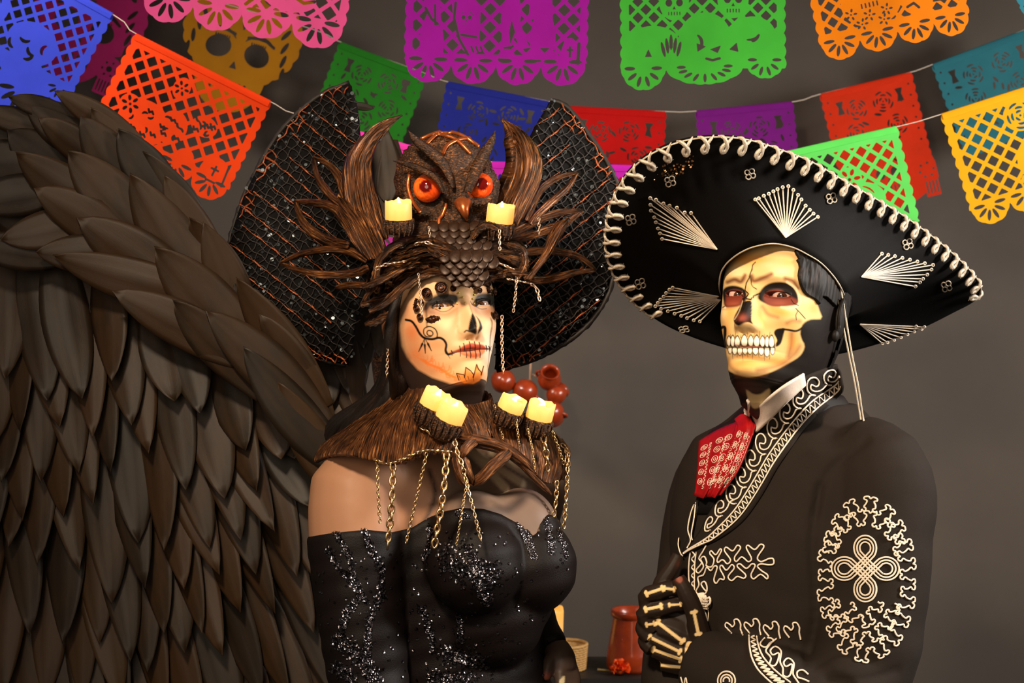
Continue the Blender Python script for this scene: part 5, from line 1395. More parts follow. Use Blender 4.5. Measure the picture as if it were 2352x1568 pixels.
    def vermicelli(ecx, ecy, rx, ry, n, amp, t0=0.0, t1=2 * math.pi, seed=1):
        r = random.Random(seed); L = []
        base = np.array([(ecx + rx * math.cos(t), ecy + ry * math.sin(t)) for t in np.linspace(t0, t1, 400)])
        s = np.concatenate([[0], np.cumsum(np.linalg.norm(np.diff(base, axis=0), axis=1))]); T = s[-1]
        tg = nrm(np.gradient(base, axis=0)); nr = np.stack([tg[:, 1], -tg[:, 0]], -1)
        for k in range(n):
            am = amp * r.uniform(.85, 1.12); w = r.uniform(-.05, .05)
            for a, b in motif:
                u = min(max((k + a + w * b) / n, 0), .9999) * T
                p = np.array([np.interp(u, s, base[:, j]) for j in (0, 1)]); q = np.array([np.interp(u, s, nr[:, j]) for j in (0, 1)])
                L.append(p + q * b * am)
        return np.array(L)
    pr = []
    for args, kw, cl in (((1185, 1055, 203, 374, 20, 38), {}, True), ((1180, 1003, 185, 250, 6, 34), dict(t0=3.45, t1=6.0, seed=2), False), ((1172, 1085, 160, 262, 6, 33), dict(t0=.35, t1=2.85, seed=4), False), ((1165, 1075, 85, 190, 3, 30), dict(t0=.5, t1=2.6, seed=5), False)):
        L = vermicelli(*args, **kw); pr.append(tube(D(Z3(resample(L, len(L) * 4, cl))), .0013, 5, closed=cl))
    V, F, _ = merge(pr); mesh_obj('medallion_border', V, F, cordm, jk)
    return bv
suit()
# ================================================================== the woman
WOM_POSE = [3.6116924607017813, 0.2634749319878372, 0.05921872596079057, 0.9810220894612399, -0.10454225314771137, 1.6128984855066508]
skin_paint = painted('face_makeup', 0.5, 0.2, 0.08, 700, .08)
rose_mat = bark('bronze_relief', S(26, 14, 8), S(70, 36, 18), S(150, 86, 44), (60, 60, 60), 0.5, 0.35, .5, 'Object', .001)
def woman():
    H = Head('f', WOM_POSE, 2.05)
    Z = lambda L: zc(L, 850, 550, 3.92)
    SK = S(216, 170, 124); ORG_ = S(214, 110, 52); DK = S(16, 11, 9)
    n = len(H.V); col = np.tile(np.array(SK), (n, 1))
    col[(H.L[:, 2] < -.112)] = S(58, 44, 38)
    vis = H.facing > -.15
    c = Canvas(H.px, col); c.mask = vis
    for x, y, rx, ry, a, cc in ((380, 830, 90, 120, .75, ORG_), (420, 1040, 110, 110, .65, ORG_), (620, 950, 90, 50, .35, ORG_), (560, 1170, 170, 70, .40, ORG_), (800, 1260, 120, 50, .45, ORG_), (330, 640, 50, 90, .45, S(190, 110, 70)), (700, 330, 160, 50, .5, S(250, 220, 180)), (700, 800, 90, 80, .4, S(250, 216, 172)), (1080, 1000, 60, 200, .8, S(245, 225, 205)), (1060, 700, 60, 60, .3, S(210, 150, 100))):  # tall pale blob: side light on her cheek put into the colour
        x, y = Z([(x, y)])[0]; c.blob(x, y, rx / 3.92, ry / 3.92, cc, a)
    # eye shadow
    c.poly(Z([(470, 640), (500, 560), (590, 500), (690, 480), (790, 500), (790, 560), (740, 580), (640, 560), (560, 590), (520, 640)]), DK, 4, .98); c.poly(Z([(540, 580), (600, 525), (700, 505), (780, 530), (770, 570), (700, 565), (620, 565), (560, 600)]), DK, 3, 1)
    c.poly(Z([(560, 560), (650, 520), (760, 530), (770, 575), (700, 570), (620, 570), (560, 610)]), DK, 5, .95)
    c.poly(Z([(600, 640), (680, 655), (760, 600), (820, 590), (800, 640), (720, 690), (620, 690)]), S(190, 96, 56), 8, .75)
    c.poly(Z([(480, 640), (560, 610), (610, 650), (590, 690), (500, 680)]), S(120, 64, 40), 8, .7)
    c.poly(Z([(935, 560), (960, 500), (1040, 480), (1150, 500), (1180, 620), (1150, 740), (1110, 700), (1100, 620), (1060, 560), (990, 560)]), DK, 4, .98); c.poly(Z([(945, 570), (975, 520), (1050, 505), (1130, 530), (1120, 600), (1080, 570), (1030, 550), (980, 560)]), DK, 3, 1)
    c.poly(Z([(1020, 620), (1080, 610), (1110, 660), (1070, 680), (1030, 660)]), S(185, 100, 56), 7, .7)
    c.poly(Z([(940, 560), (960, 600), (950, 660), (925, 610)]), S(200, 120, 74), 6, .5)
    for x, y, r_, a in ((820, 500, 24, .6), (930, 500, 24, .6)):
        x, y = Z([(x, y)])[0]; c.blob(x, y, r_ / 3.9, 12, S(150, 140, 80), a)
    c.stroke(Z([(560, 610), (610, 575), (660, 560), (720, 575), (750, 600)]), 1.8, DK, 1.2, 1); c.stroke(Z([(590, 625), (640, 648), (700, 640), (748, 605)]), .9, DK, 1.2, .8)
    c.stroke(Z([(955, 600), (985, 565), (1040, 555), (1090, 590)]), 1.8, DK, 1.2, 1); c.stroke(Z([(955, 604), (1000, 625), (1050, 620)]), .9, DK, 1.2, .7)
    # black nose tip
    c.poly(Z([(921, 665), (945, 700), (958, 750), (962, 810), (955, 852), (930, 845), (886, 822), (890, 770), (905, 710)]), DK, 1.5)
    c.poly(Z([(950, 685), (985, 720), (1005, 765), (1012, 800), (985, 835), (968, 852), (975, 815), (985, 770), (970, 720)]), DK, 1.5)
    c.stroke(Z([(850, 832), (868, 818), (892, 826)]), 1.8, DK, 1, .9)
    c.stroke(Z([(790, 780), (795, 830), (830, 850)]), 2.5, S(205, 140, 96), 3, .5)
    # vine
    c.stroke(Z([(322, 722), (372, 735), (410, 780), (450, 850), (492, 886), (560, 896), (620, 884), (662, 902), (686, 945), (680, 1000), (702, 1032), (752, 1018)]), 2.7, DK, 1.1)
    c.stroke(Z([(600, 890), (606, 850), (585, 805), (535, 782), (490, 800), (482, 840), (505, 872), (545, 872), (566, 850), (556, 825), (525, 818), (512, 838), (525, 862), (555, 866)]), 1.3, DK, .9)
    for L in ([(490, 890), (470, 940), (438, 1008)], [(492, 890), (492, 950), (498, 1022)], [(496, 890), (522, 940), (552, 1000)]):
        c.stroke(Z(L), .9, DK, .9); a, b = np.array(Z(L[1:]), float); c.stroke([a * 1.0, a * .6 + b * .4, b], 2.6, DK, 1, 1, .9)
    # lips and stitches
    LP = S(178, 70, 46)
    c.poly(Z([(720, 1020), (800, 985), (850, 950), (915, 932), (955, 940), (1010, 945), (1050, 975), (1078, 985), (1000, 990), (900, 1002), (800, 1014)]), LP, 1.8)
    c.poly(Z([(800, 1012), (900, 1002), (1035, 990), (1010, 1035), (945, 1062), (880, 1052), (825, 1035)]), S(214, 112, 72), 1.8)
    c.stroke(Z([(700, 1036), (760, 1018), (830, 1004), (900, 1000), (980, 988), (1080, 984)]), 1.2, DK, .8)
    for a, b, d in ((812, 958, 1050), (848, 935, 1010), (868, 1000, 1062), (900, 920, 1000), (905, 1000, 1065), (945, 920, 995), (952, 1000, 1070), (988, 925, 990), (990, 990, 1062), (738, 1000, 1040), (1050, 955, 1005), (1075, 960, 1000)):
        c.stroke(Z([(a - 6, b), (a + 2, (b + d) / 2), (a, d)]), 1.3, DK, .8, 1, .3)
    for a in ((700, 1036, 690, 1000), (700, 1036, 720, 1070), (1080, 984, 1092, 960), (1080, 984, 1092, 1004)): c.stroke(Z([a[:2], a[2:]]), .9, DK, .8, 1, .6)
    # orange filigree on the jaw
    FO = S(232, 122, 52)
    spine = resample(Z([(430, 1060), (520, 1120), (620, 1160), (700, 1215), (770, 1245)]), 14)
    c.stroke(spine, 1.0, FO, 1, .7)
    for i, p in enumerate(spine[1:-1]):
        for s_ in (-1, 1):
            q_ = rng.uniform(.5, 1.25); e = p + q_ * np.array([8 + 5 * rng.random(), -13 if s_ > 0 else 11]); c.stroke([p, (p + e) / 2 + np.array([4, 3 * s_]), e], 2.3 * q_, FO, 1.4, .7, .5)
    for cx, cy, r_ in ((410, 1020, 36), (700, 1225, 22), (640, 1180, 20), (560, 1080, 22)):
        c.stroke(Z([(cx + r_ * (1 - k / 16) * math.cos(k * .55), cy + r_ * (1 - k / 16) * math.sin(k * .55)) for k in range(14)]), 1.0, FO, 1, .7)
    # chin crown
    c.poly(Z([(778, 1205), (840, 1216), (862, 1150), (932, 1212), (960, 1124), (1002, 1192), (1024, 1140), (1018, 1215), (985, 1270), (930, 1300), (850, 1295), (800, 1265)]), S(228, 130, 56), 1.5, .95, False)
    c.stroke(Z([(800, 1265), (778, 1205), (845, 1216), (852, 1240), (862, 1150), (905, 1180), (932, 1215), (930, 1240), (960, 1124), (975, 1165), (1002, 1195), (1000, 1220), (1022, 1140)]), 1.2, DK, .8, 1, 0, False)
    for L in ([(850, 1240), (870, 1275)], [(925, 1235), (935, 1275)], [(800, 1225), (815, 1260)], [(880, 1230), (890, 1262)]): c.stroke(Z(L), .9, DK, .8, .9, .6)
    # dark throat; neck and hair shadow put into the colour, edge follows the jaw
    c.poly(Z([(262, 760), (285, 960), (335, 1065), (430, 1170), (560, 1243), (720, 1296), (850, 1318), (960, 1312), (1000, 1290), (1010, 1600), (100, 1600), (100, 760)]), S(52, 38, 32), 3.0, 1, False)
    # dark hairline at the side
    c.poly(Z([(200, 300), (560, 330), (430, 420), (340, 560), (300, 700), (270, 830), (300, 1000), (340, 1080), (200, 1100)]), S(46, 28, 20), 10, .9)
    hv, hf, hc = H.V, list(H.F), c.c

    fwd = np.array([.64, -.77, 0]); lat = np.array([-.77, -.64, 0])      # lat: her right, towards the lens
    def ring_loft(rings, seg=48):
        th = np.arange(seg) * 2 * np.pi / seg; V = []
        for px, py, Y, A, B in rings:
            V.append(P(px, py, Y) + np.outer(np.cos(th) * A, lat) + np.outer(np.sin(th) * B, fwd))
        V = np.array(V); m = len(rings); F = grid_faces(m, seg, False, True)
        W = np.concatenate([V.reshape(-1, 3), V[0].mean(0)[None], V[-1].mean(0)[None]])
        for j in range(seg):
            k = (j + 1) % seg; F.append((m * seg, k, j)); F.append((m * seg + 1, (m - 1) * seg + j, (m - 1) * seg + k))
        return W, F
    torso = ring_loft([(1040, 930, 2.11, .05, .052), (1038, 985, 2.115, .085, .06), (1035, 1030, 2.12, .14, .072), (1033, 1080, 2.125, .160, .085), (1033, 1140, 2.125, .155, .098), (1038, 1220, 2.12, .15, .105), (1045, 1330, 2.12, .142, .108), (1062, 1470, 2.12, .128, .10), (1072, 1540, 2.12, .126, .102), (1075, 1640, 2.12, .148, .118), (1075, 1720, 2.12, .158, .125)])
    ft = lambda L, r, seg=20: tube(resample(PP(L), 20), np.interp(np.linspace(0, 1, 20), np.linspace(0, 1, len(r)), r), seg)[:2]
    neck = ft([(1030, 850, 2.085), (1040, 900, 2.09), (1040, 1000, 2.11)], [.046, .048, .058])
    arm = ft([(900, 1075, 2.05), (822, 1112, 2.03), (815, 1180, 2.02), (822, 1300, 2.01), (832, 1430, 2.0), (850, 1580, 1.99), (880, 1700, 1.94)], [.055, .066, .067, .061, .057, .052, .045])
    farm = ft([(1180, 1065, 2.19), (1228, 1110, 2.22), (1212, 1250, 2.24), (1210, 1350, 2.24), (1232, 1425, 2.20), (1270, 1490, 2.15)], [.05, .050, .042, .037, .029, .022])
    br = [ellipsoid(P(1222, 1300, 2.035), (.062, .060, .066)), ellipsoid(P(1196, 1215, 2.045), (.055, .05, .06)), ellipsoid(P(1090, 1295, 1.985), (.066, .062, .066)), ellipsoid(P(1085, 1220, 2.015), (.06, .055, .06))]
    br += [ellipsoid(P(1125, 1385, 2.055), (.082, .075, .095)), ellipsoid(P(1178, 1360, 2.06), (.058, .055, .07)), ellipsoid(P(1150, 1225, 2.03), (.07, .045, .055))]
    bum = ellipsoid(P(1075, 1700, 2.12), (.17, .15, .10))
    bv_, bf_ = remesh([torso, neck, arm, farm, bum] + br, .0045, 14)
    # far hand, resting at the hip
    hd = [ft([(1276, 1485, 2.15), (1288, 1515, 2.135), (1292, 1540, 2.13)], [.020, .023, .022]), ft([(1276, 1500, 2.135), (1262, 1520, 2.12), (1256, 1545, 2.112), (1252, 1562, 2.11)], [.013, .0105, .0092, .007])]
    for i in range(4): hd.append(ft([(1284 + 9 * i, 1530, 2.125 + .004 * i), (1288 + 11 * i, 1562, 2.11 + .004 * i), (1286 + 10 * i, 1590, 2.105), (1278 + 9 * i, 1610, 2.115)], [.0105, .0092, .0085, .0065], 12))
    dV, dF = remesh(hd, .0026, 4)
    dc = Canvas(proj(dV), np.tile(np.array(S(62, 48, 42)), (len(dV), 1))); dc.blob(1254, 1553, 8, 9, S(150, 76, 56), .9)
    dc.poly([(1284, 1568), (1290, 1556), (1297, 1552), (1295, 1570)], S(190, 175, 140), 1)
    nh = [ft([(880, 1700, 1.94), (930, 1720, 1.88)], [.028, .03])] + [ft([(925 + 6 * i, 1712 + 8 * i, 1.88), (965, 1716 + 9 * i, 1.86), (990, 1722 + 9 * i, 1.865)], [.0105, .009, .007], 10) for i in range(4)] + [ft([(905, 1700, 1.9), (940, 1690, 1.88), (960, 1690, 1.87)], [.012, .010, .008], 10)]
    nV, nF = remesh(nh, .004, 3)
    eV, eF, _ = merge([(H.world(v), f) for v, f in (ear_mesh(1), ear_mesh(-1))])
    foot = P(1075, 1720, 2.12); org = np.array([foot[0], foot[1], 0.0])
    legs = [tube(resample([foot + lat * (.08 * s) + (0, 0, .05), foot + lat * (.08 * s) + (0, 0, -.4), [*(foot + lat * .08 * s)[:2], .012]], 12), np.interp(np.linspace(0, 1, 12), [0, .5, 1], [.085, .055, .04]), 14)[:2] for s in (-1, 1)]
    lV, lF, _ = merge(legs)
    # chest skin: warm on the near side, greyed body paint with pale strokes at the front
    cb = Canvas(proj(bv_), np.tile(np.array(S(160, 116, 88)), (len(bv_), 1)))
    cb.poly([(1040, 1010), (1100, 1020), (1330, 1000), (1340, 1240), (1180, 1240), (1050, 1200), (1000, 1150)], S(104, 88, 78), 30, .9)
    for L, w in (([(1040, 1020), (1090, 1045), (1160, 1120)], 10), ([(1075, 1030), (1120, 1060), (1200, 1110)], 9), ([(1130, 1040), (1190, 1075), (1240, 1100)], 8)): cb.stroke(L, w, S(210, 190, 160), 3, .7)
    cb.stroke([(985, 1080), (1000, 1130), (985, 1180), (955, 1230)], 5, S(40, 26, 20), 5, .9)
    cb.poly([(990, 850), (1100, 850), (1110, 960), (1000, 960)], S(60, 48, 42), 8)
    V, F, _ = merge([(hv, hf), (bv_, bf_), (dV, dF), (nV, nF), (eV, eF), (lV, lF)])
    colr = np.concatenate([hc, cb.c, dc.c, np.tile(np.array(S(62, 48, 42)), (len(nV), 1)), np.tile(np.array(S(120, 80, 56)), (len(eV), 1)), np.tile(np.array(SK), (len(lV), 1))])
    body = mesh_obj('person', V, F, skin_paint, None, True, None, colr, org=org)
    tag(body, 'person with stitched-mouth face paint in a black sequinned off-shoulder gown', 'person')
    H.eyes('f', body, S(92, 56, 32), eye_mat, S(165, 140, 128))
    # lashes
    for L in ([(560, 612), (605, 578), (655, 562), (715, 572), (752, 600)], [(955, 602), (985, 568), (1040, 556), (1092, 590)]):
        hb = bvh_of(hv, hf); p = resample(drape(resample(Z(L), 22), hb, .001), 34); pr = []
        for i, q in enumerate(p):
            u = i / 33; d = nrm(np.array([(u - .5) * -.9 if L[0][0] < 800 else (u - .4) * 1.0, -1.0, .75])); ln = .009 + .003 * abs(u - .5)
            pr.append(tube(np.array([q, q + d * ln * .5, q + d * ln * .85 + (0, 0, ln * .32)]), [.0005, .0004, .0001], 3))
        V, F, _ = merge(pr); mesh_obj('eyelashes', V, F, plain('lash_black', S(10, 8, 7), .6) if 'lash_black' not in MATS else MATS['lash_black'], body)
    # roses, leaves and gems glued to the face
    hb = bvh_of(hv, hf); cc = Vector((0, 0, CZ))
    def spot(x, y, o=.002):
        q = Z([(x, y)])[0]; d = Vector(P(q[0], q[1], 1)) - cc; d.normalize(); h, nn, _, _ = hb.ray_cast(cc, d, 10)
        if h is None: return P(q[0], q[1], 2.0), nrm(np.array([.6, -.8, 0]))
        if nn.dot(d) > 0: nn = -nn
        return np.array(h) + np.array(nn) * o, np.array(nn)
    for x, y, r_ in ((640, 442, 62), (520, 482, 52), (740, 440, 32), (975, 455, 28), (1038, 395, 44), (1100, 470, 40), (468, 560, 30), (430, 620, 36), (462, 700, 36), (1110, 690, 44)):
        p, nn = spot(x, y); R = r_ / 3.92 * 2.0 / FPX; pr = [ellipsoid((0, 0, .15 * R), (R * .8, R * .8, R * .35), 16, 8)]
        for ring, (rr, m) in enumerate(((.92, 6), (.62, 5), (.34, 4))):
            for k in range(m):
                a = 6.283 * k / m + ring * .5; u = np.linspace(-.62, .62, 7) * 6.283 / m * 1.3
                G = np.array([[(rr * R * (1 + .16 * t * (1 - t)) * math.cos(a + v) * (.82 + .18 * t), rr * R * math.sin(a + v) * (.82 + .18 * t), R * (.05 + ring * .12) + R * .42 * t) for v in u] for t in (0, .5, 1)])
                V, F, _ = solid_grid(G, .10 * R, 1); pr.append((V, F))
        V, F, _ = merge(pr); mesh_obj('rose', xform(V, frame_matrix(p, nn)), F, rose_mat, body)
    for x, y, r_, a in ((570, 716, 66, .1), (415, 560, 34, 1.2), (1060, 440, 44, 2.2)):
        p, nn = spot(x, y, .001); R = r_ / 3.92 * 2.0 / FPX; u = np.linspace(0, 1, 12); w = np.sin(np.pi * u ** .8) * .52
        G = np.array([[((u[i] - .5) * 2 * R, w[i] * R * v, .003 + .0012 * math.sin(u[i] * 26 + abs(v) * 5) - .003 * abs(v)) for v in np.linspace(-1, 1, 9)] for i in range(12)])
        V, F, _ = solid_grid(G, .002, -1); M = frame_matrix(p, nn, (math.cos(a), 0, math.sin(a))); mesh_obj('leaf', xform(V, M), F, rose_mat, body)
    gm = plain('gem', S(214, 190, 96), .15, .6)
    for x, y in ((798, 480), (838, 520), (858, 572), (938, 496), (924, 534), (780, 575), (936, 575)):
        p, nn = spot(x, y, .0005); V, F = ellipsoid(p, (.0016, .0016, .0016), 10, 6); mesh_obj('gem', V, F, gm, body)
    # earring
    e = spot(300, 960, .004)[0] if False else P(908, 792, 2.06)
    V, F, _ = tube([e + np.array([.002 * math.cos(t), 0, .006 * math.sin(t)]) for t in np.linspace(0, 6.28, 15)[:-1]], .0012, 6, True); mesh_obj('earring', V, F, gold, body)
    # hair: falling behind the collar
    hm = bark('brown_hair', S(8, 5, 4), S(22, 13, 9), S(52, 30, 18), (150, 8, 1), 0.0, 0.45, .6, 'UV', .001)
    pr = []
    r = random.Random(5)
    for k in range(46):
        a = k / 45; x0 = 912 + 30 * r.random() - 10; y0 = 700 + 60 * r.random()
        L = [(x0 + 25, y0, 2.09 + .05 * a), (908 - 16 * a + 14 * r.random(), 820, 2.10 + .05 * a), (893 - 30 * a, 905, 2.10 + .06 * a), (835 - 90 * a + 30 * r.random(), 985, 2.13 + .08 * a), (790 - 70 * a + 40 * r.random(), 1060 + 40 * r.random(), 2.17 + .06 * a)]
        pr.append(tube(resample(PP(L), 16), np.interp(np.linspace(0, 1, 16), [0, .3, .8, 1], [.010, .011, .008, .002]), 7, rough=.05))
    for k in range(16):
        a = k / 15; L = [(930 + 10 * a, 640 + 10 * r.random(), 1.99), (905 + 14 * a + 6 * r.random(), 700, 1.992 + .02 * a), (893 + 16 * a + 6 * r.random(), 770, 2.0 + .02 * a), (896 + 14 * a, 830, 2.015 + .02 * a), (905 + 22 * a, 880, 2.04), (905 + 10 * a, 930, 2.09)]
        pr.append(tube(resample(PP(L), 16), np.interp(np.linspace(0, 1, 16), [0, .3, .8, 1], [.005, .008, .007, .003]), 7, rough=.05))
    cap = ellipsoid(H.world([(0, -.015, .03)])[0], (.078, .088, .093), 28, 18); pr.append((cap[0], cap[1]))
    V, F, u = merge(pr); mesh_obj('hair', V, F, hm, body, uv=u)

    # ---- gown: skin-tight shell over the body below the neckline, then a long skirt
    N = normals(bv_, bf_)
    if np.mean(np.sum(N * nrm(bv_ - bv_.mean(0)), 1)) < 0: N = -N
    q = proj(bv_)
    nl = np.array([(600, 1225), (712, 1232), (760, 1224), (840, 1216), (900, 1222), (945, 1212), (985, 1188), (1020, 1174), (1060, 1166), (1110, 1168), (1150, 1180), (1190, 1202), (1228, 1232), (1242, 1200), (1258, 1180), (1275, 1185), (1320, 1230), (1500, 1240)], float)
    ny = np.interp(q[:, 0], nl[:, 0], nl[:, 1])
    back = N[:, 1] > .25; ny = np.where(back, 1215, ny)
    dd = q[:, 1] - ny
    off = np.clip(dd / 6, -1, 1) * .0032
    off += .0011 * np.sin((q[:, 1] * .9 + q[:, 0] * .25) * .12) * np.clip(dd / 60, 0, 1) * .6
    keep = (dd > -9) & (q[:, 1] < 1700)
    fs = [f for f in bf_ if all(keep[i] for i in f)]
    used = np.unique(np.array([i for f in fs for i in f])); re = -np.ones(len(bv_), int); re[used] = np.arange(len(used))
    gv = bv_[used] + N[used] * off[used][:, None]; gf = [tuple(re[i] for i in f) for f in fs]
    gm_ = plain('sequin_cloth', S(18, 12, 11), .5, scale=650, bump=.5, bdist=.001)
    gm_.node_tree.nodes['Principled BSDF'].inputs['Specular IOR Level'].default_value = .15
    gown = mesh_obj('gown', gv, gf, gm_, body)
    th = np.arange(60) * 2 * np.pi / 60; rows = []
    for t, a, b in ((0, .158, .128), (.1, .19, .16), (.3, .20, .175), (.6, .22, .20), (1, .25, .23)):
        c0 = foot + (0, 0, .06); c0 = np.array([c0[0], c0[1], c0[2] * (1 - t) + .004 * t])
        w = 1 + .05 * t * np.sin(th * 9)
        rows.append(c0 + np.outer(np.cos(th) * a * w, lat) + np.outer(np.sin(th) * b * w, fwd))
    V = np.array(rows).reshape(-1, 3); mesh_obj('skirt', V, grid_faces(5, 60, False, True), gm_, gown)
    # sequins: little discs tipped every way, thickest along the sewn streaks
    gb = bvh_of(gv, gf); pr = []; r = np.random.default_rng(5)
    seqm = plain('sequin', S(120, 116, 122), .16, 1.0, .3, 300, 0)
    streaks = [([(772, 1222), (800, 1275), (815, 1330), (832, 1365)], 6), ([(835, 1215), (855, 1270), (875, 1300), (872, 1370), (850, 1420), (845, 1500)], 8), ([(752, 1262), (790, 1315), (830, 1365), (845, 1385)], 6), ([(832, 1365), (805, 1395), (795, 1420), (780, 1460)], 8), ([(775, 1470), (790, 1480), (820, 1500), (850, 1540), (860, 1568)], 16), ([(850, 1420), (845, 1460), (840, 1490)], 6), ([(985, 1210), (990, 1240), (975, 1285)], 7), ([(1010, 1260), (1060, 1310), (1140, 1320)], 26), ([(1070, 1255), (1100, 1300), (1130, 1340)], 14), ([(965, 1390), (985, 1440), (995, 1490)], 8), ([(1055, 1415), (1058, 1470)], 8), ([(1020, 1500), (1060, 1510), (1110, 1520)], 22), ([(985, 1555), (1040, 1560), (1090, 1555)], 14), ([(1100, 1340), (1110, 1360), (1120, 1380)], 14), ([(1050, 1180), (1075, 1185)], 6), ([(770, 1530), (810, 1560)], 14)]
    fine = [([(1185, 1195), (1205, 1235), (1222, 1280)], 3), ([(1205, 1200), (1218, 1240), (1232, 1285)], 4), ([(1255, 1190), (1262, 1230), (1268, 1270)], 6), ([(1282, 1215), (1295, 1255), (1300, 1285)], 4)]
    def put(x, y, rad, tilt):
        d = Vector(P(x, y, 1)) - cc; d.normalize(); h, nn, _, _ = gb.ray_cast(cc, d, 10)
        if h is None: return
        if nn.dot(d) > 0: nn = -nn
        nn = nrm(np.array(nn) + r.normal(0, tilt, 3)); M = frame_matrix(np.array(h) + np.array(nn) * .0014, nn, (1, .2, .3), rad)
        a = np.arange(7) * 6.283 / 7; pr.append((xform(np.concatenate([np.stack([np.cos(a), np.sin(a), 0 * a], -1), np.stack([.35 * np.cos(a), .35 * np.sin(a), -.12 + 0 * a], -1)]), M), [(i, (i + 1) % 7, 7 + (i + 1) % 7, 7 + i) for i in range(7)]))
    for L, w in streaks:
        p = resample(L, 60); m = int(2.0 * len(L) * w ** .5 * 10)
        for k in range(m):
            a = p[r.integers(0, 60)] + r.normal(0, w * .55, 2); put(a[0], a[1], .0023, .38)
    for L, w in fine:
        p = resample(L, 60)
        for k in range(420):
            a = p[r.integers(0, 60)] + r.normal(0, w * .6, 2); put(a[0], a[1], .0008, .35)
    for k in range(260):
        put(r.uniform(725, 1320), r.uniform(1225, 1568), .0021, .25)
    V, F, _ = merge(pr); tag(mesh_obj('sequins', V, F, seqm, gown, False), kind='stuff')
    return H, body
WH, WOMAN = woman()
# ================================================================== bronze bark pieces shared by headdress and collar
bronze = bark('bronze_bark', S(28, 16, 9), S(118, 70, 35), S(238, 165, 98), (9, .7, 1), 0.5, 0.30, 1.0, 'UV', .006)
twigm = bark('twig_bark', S(16, 10, 6), S(84, 50, 26), S(225, 150, 88), (7, .6, 1), 0.5, 0.28, 1.0, 'UV', .006)
bronze_d = bark('dark_bronze', S(20, 12, 7), S(76, 47, 26), S(178, 112, 62), (50, 50, 120), 0.35, 0.42, .8, 'Object', .003)
copper = plain('copper', S(176, 92, 46), .3, .7, .25, 60, .3, .002)
waxm = glow('led_wax', S(255, 158, 14), S(255, 200, 95), .95)
flamem = glow('led_flame', S(255, 200, 60), S(255, 235, 150), 4.0)
def blade(rowA, rowB, name, mat, parent, nu=28, nv=9, thick=.006, ridge=.004, bulge=.0, seed=0):
    """sculpted leaf between two 3-D edge curves, ridged along its length"""
    A, B = resample(rowA, nu), resample(rowB, nu); t = np.linspace(0, 1, nv)
    G = A[:, None] * (1 - t)[None, :, None] + B[:, None] * t[None, :, None]
    w = np.linalg.norm(A - B, axis=1)
    r = np.random.default_rng(seed + 11); g = np.interp(np.linspace(0, nv - 1, nv), np.arange(nv), r.normal(0, 1, nv))
    lift = (np.sin(np.pi * t)[None] * np.minimum(w, .03)[:, None] * .28 + bulge * np.clip(w / .02, 0, 1)[:, None] * np.sin(np.pi * t)[None] + ridge * .45 * np.array([np.interp(np.linspace(0, 1, nu), np.linspace(0, 1, 6), g[j] + r.normal(0, .45, 6)) for j in range(nv)]).T * np.clip(w / .02, 0, 1)[:, None])
    G[:, :, 1] -= lift
    s = np.concatenate([[0], np.cumsum(np.linalg.norm(np.diff((A + B) / 2, axis=0), axis=1))])
    V, F, uv = solid_grid(G, thick * np.clip(w / .022, .12, 1)[:, None] * np.ones(nv)[None])
    uu = np.repeat(s[:, None], nv, 1); vv = (t[None] - .5) * w[:, None]
    u1 = np.stack([vv, uu], -1).reshape(-1, 2); uv = np.concatenate([u1, u1]) * np.array([10, 10])
    if name is None: return V, F, uv
    return mesh_obj(name, V, F, mat, parent, uv=uv)
def strand(pts, r, seg=8, flat=.6, rough=.08):
    V, F, uv = tube(pts, r, seg, flat=flat, nfix=(0, 1, 0), rough=rough)
    return V, F, np.stack([uv[:, 1] * .5, uv[:, 0] * 10], -1)
# ---- chains
def link_mesh(L, W, r, name):
    a = np.linspace(0, 2 * np.pi, 15)[:-1]
    p = np.stack([np.cos(a) * W / 2, np.zeros(14), np.sin(a) * L / 2], -1)
    return tube(p, r, 6, True)
LINKS = {}
def chain(pts, size, parent, mat=None, name='chain', split=False, drop=True):
    """links laid along a 3-D path; size = link length in metres; split -> every link its own sub-part"""
    mat = mat or gold
    p = np.asarray(pts, float); s = np.concatenate([[0], np.cumsum(np.linalg.norm(np.diff(p, axis=0), axis=1))])
    step = size * .70; n = max(2, int(s[-1] / step)); parts = []
    key = round(size, 5)
    if key not in LINKS:
        V, F, _ = link_mesh(size, size * .62, size * .115, 'chain_link'); LINKS[key] = (V, F, make_mesh('chain_link', V, F, mat))
    V0, F0, me = LINKS[key]
    holder = empty(name, p[0], parent) if split else None
    for k in range(n):
        u = (k + .5) * s[-1] / n
        o = np.array([np.interp(u, s, p[:, j]) for j in range(3)]); d = nrm(np.array([np.interp(min(u + step * .5, s[-1]), s, p[:, j]) - np.interp(max(u - step * .5, 0), s, p[:, j]) for j in range(3)]))
        ang = (k % 2) * 1.35 + .5 + .25 * math.sin(k * 2.1); xh = np.array([math.cos(ang), math.sin(ang), .01])
        M = frame_matrix(o, d, xh)
        if split: inst('chain_link', me, M, holder)
        else: parts.append((xform(V0, M), F0))
    if split: return holder
    V, F, _ = merge(parts); return mesh_obj(name, V, F, mat, parent)
def C(L, Y, n=30): return resample(PP([(x, y, Y if len(q) == 0 else q[0]) for x, y, *q in L]), n)
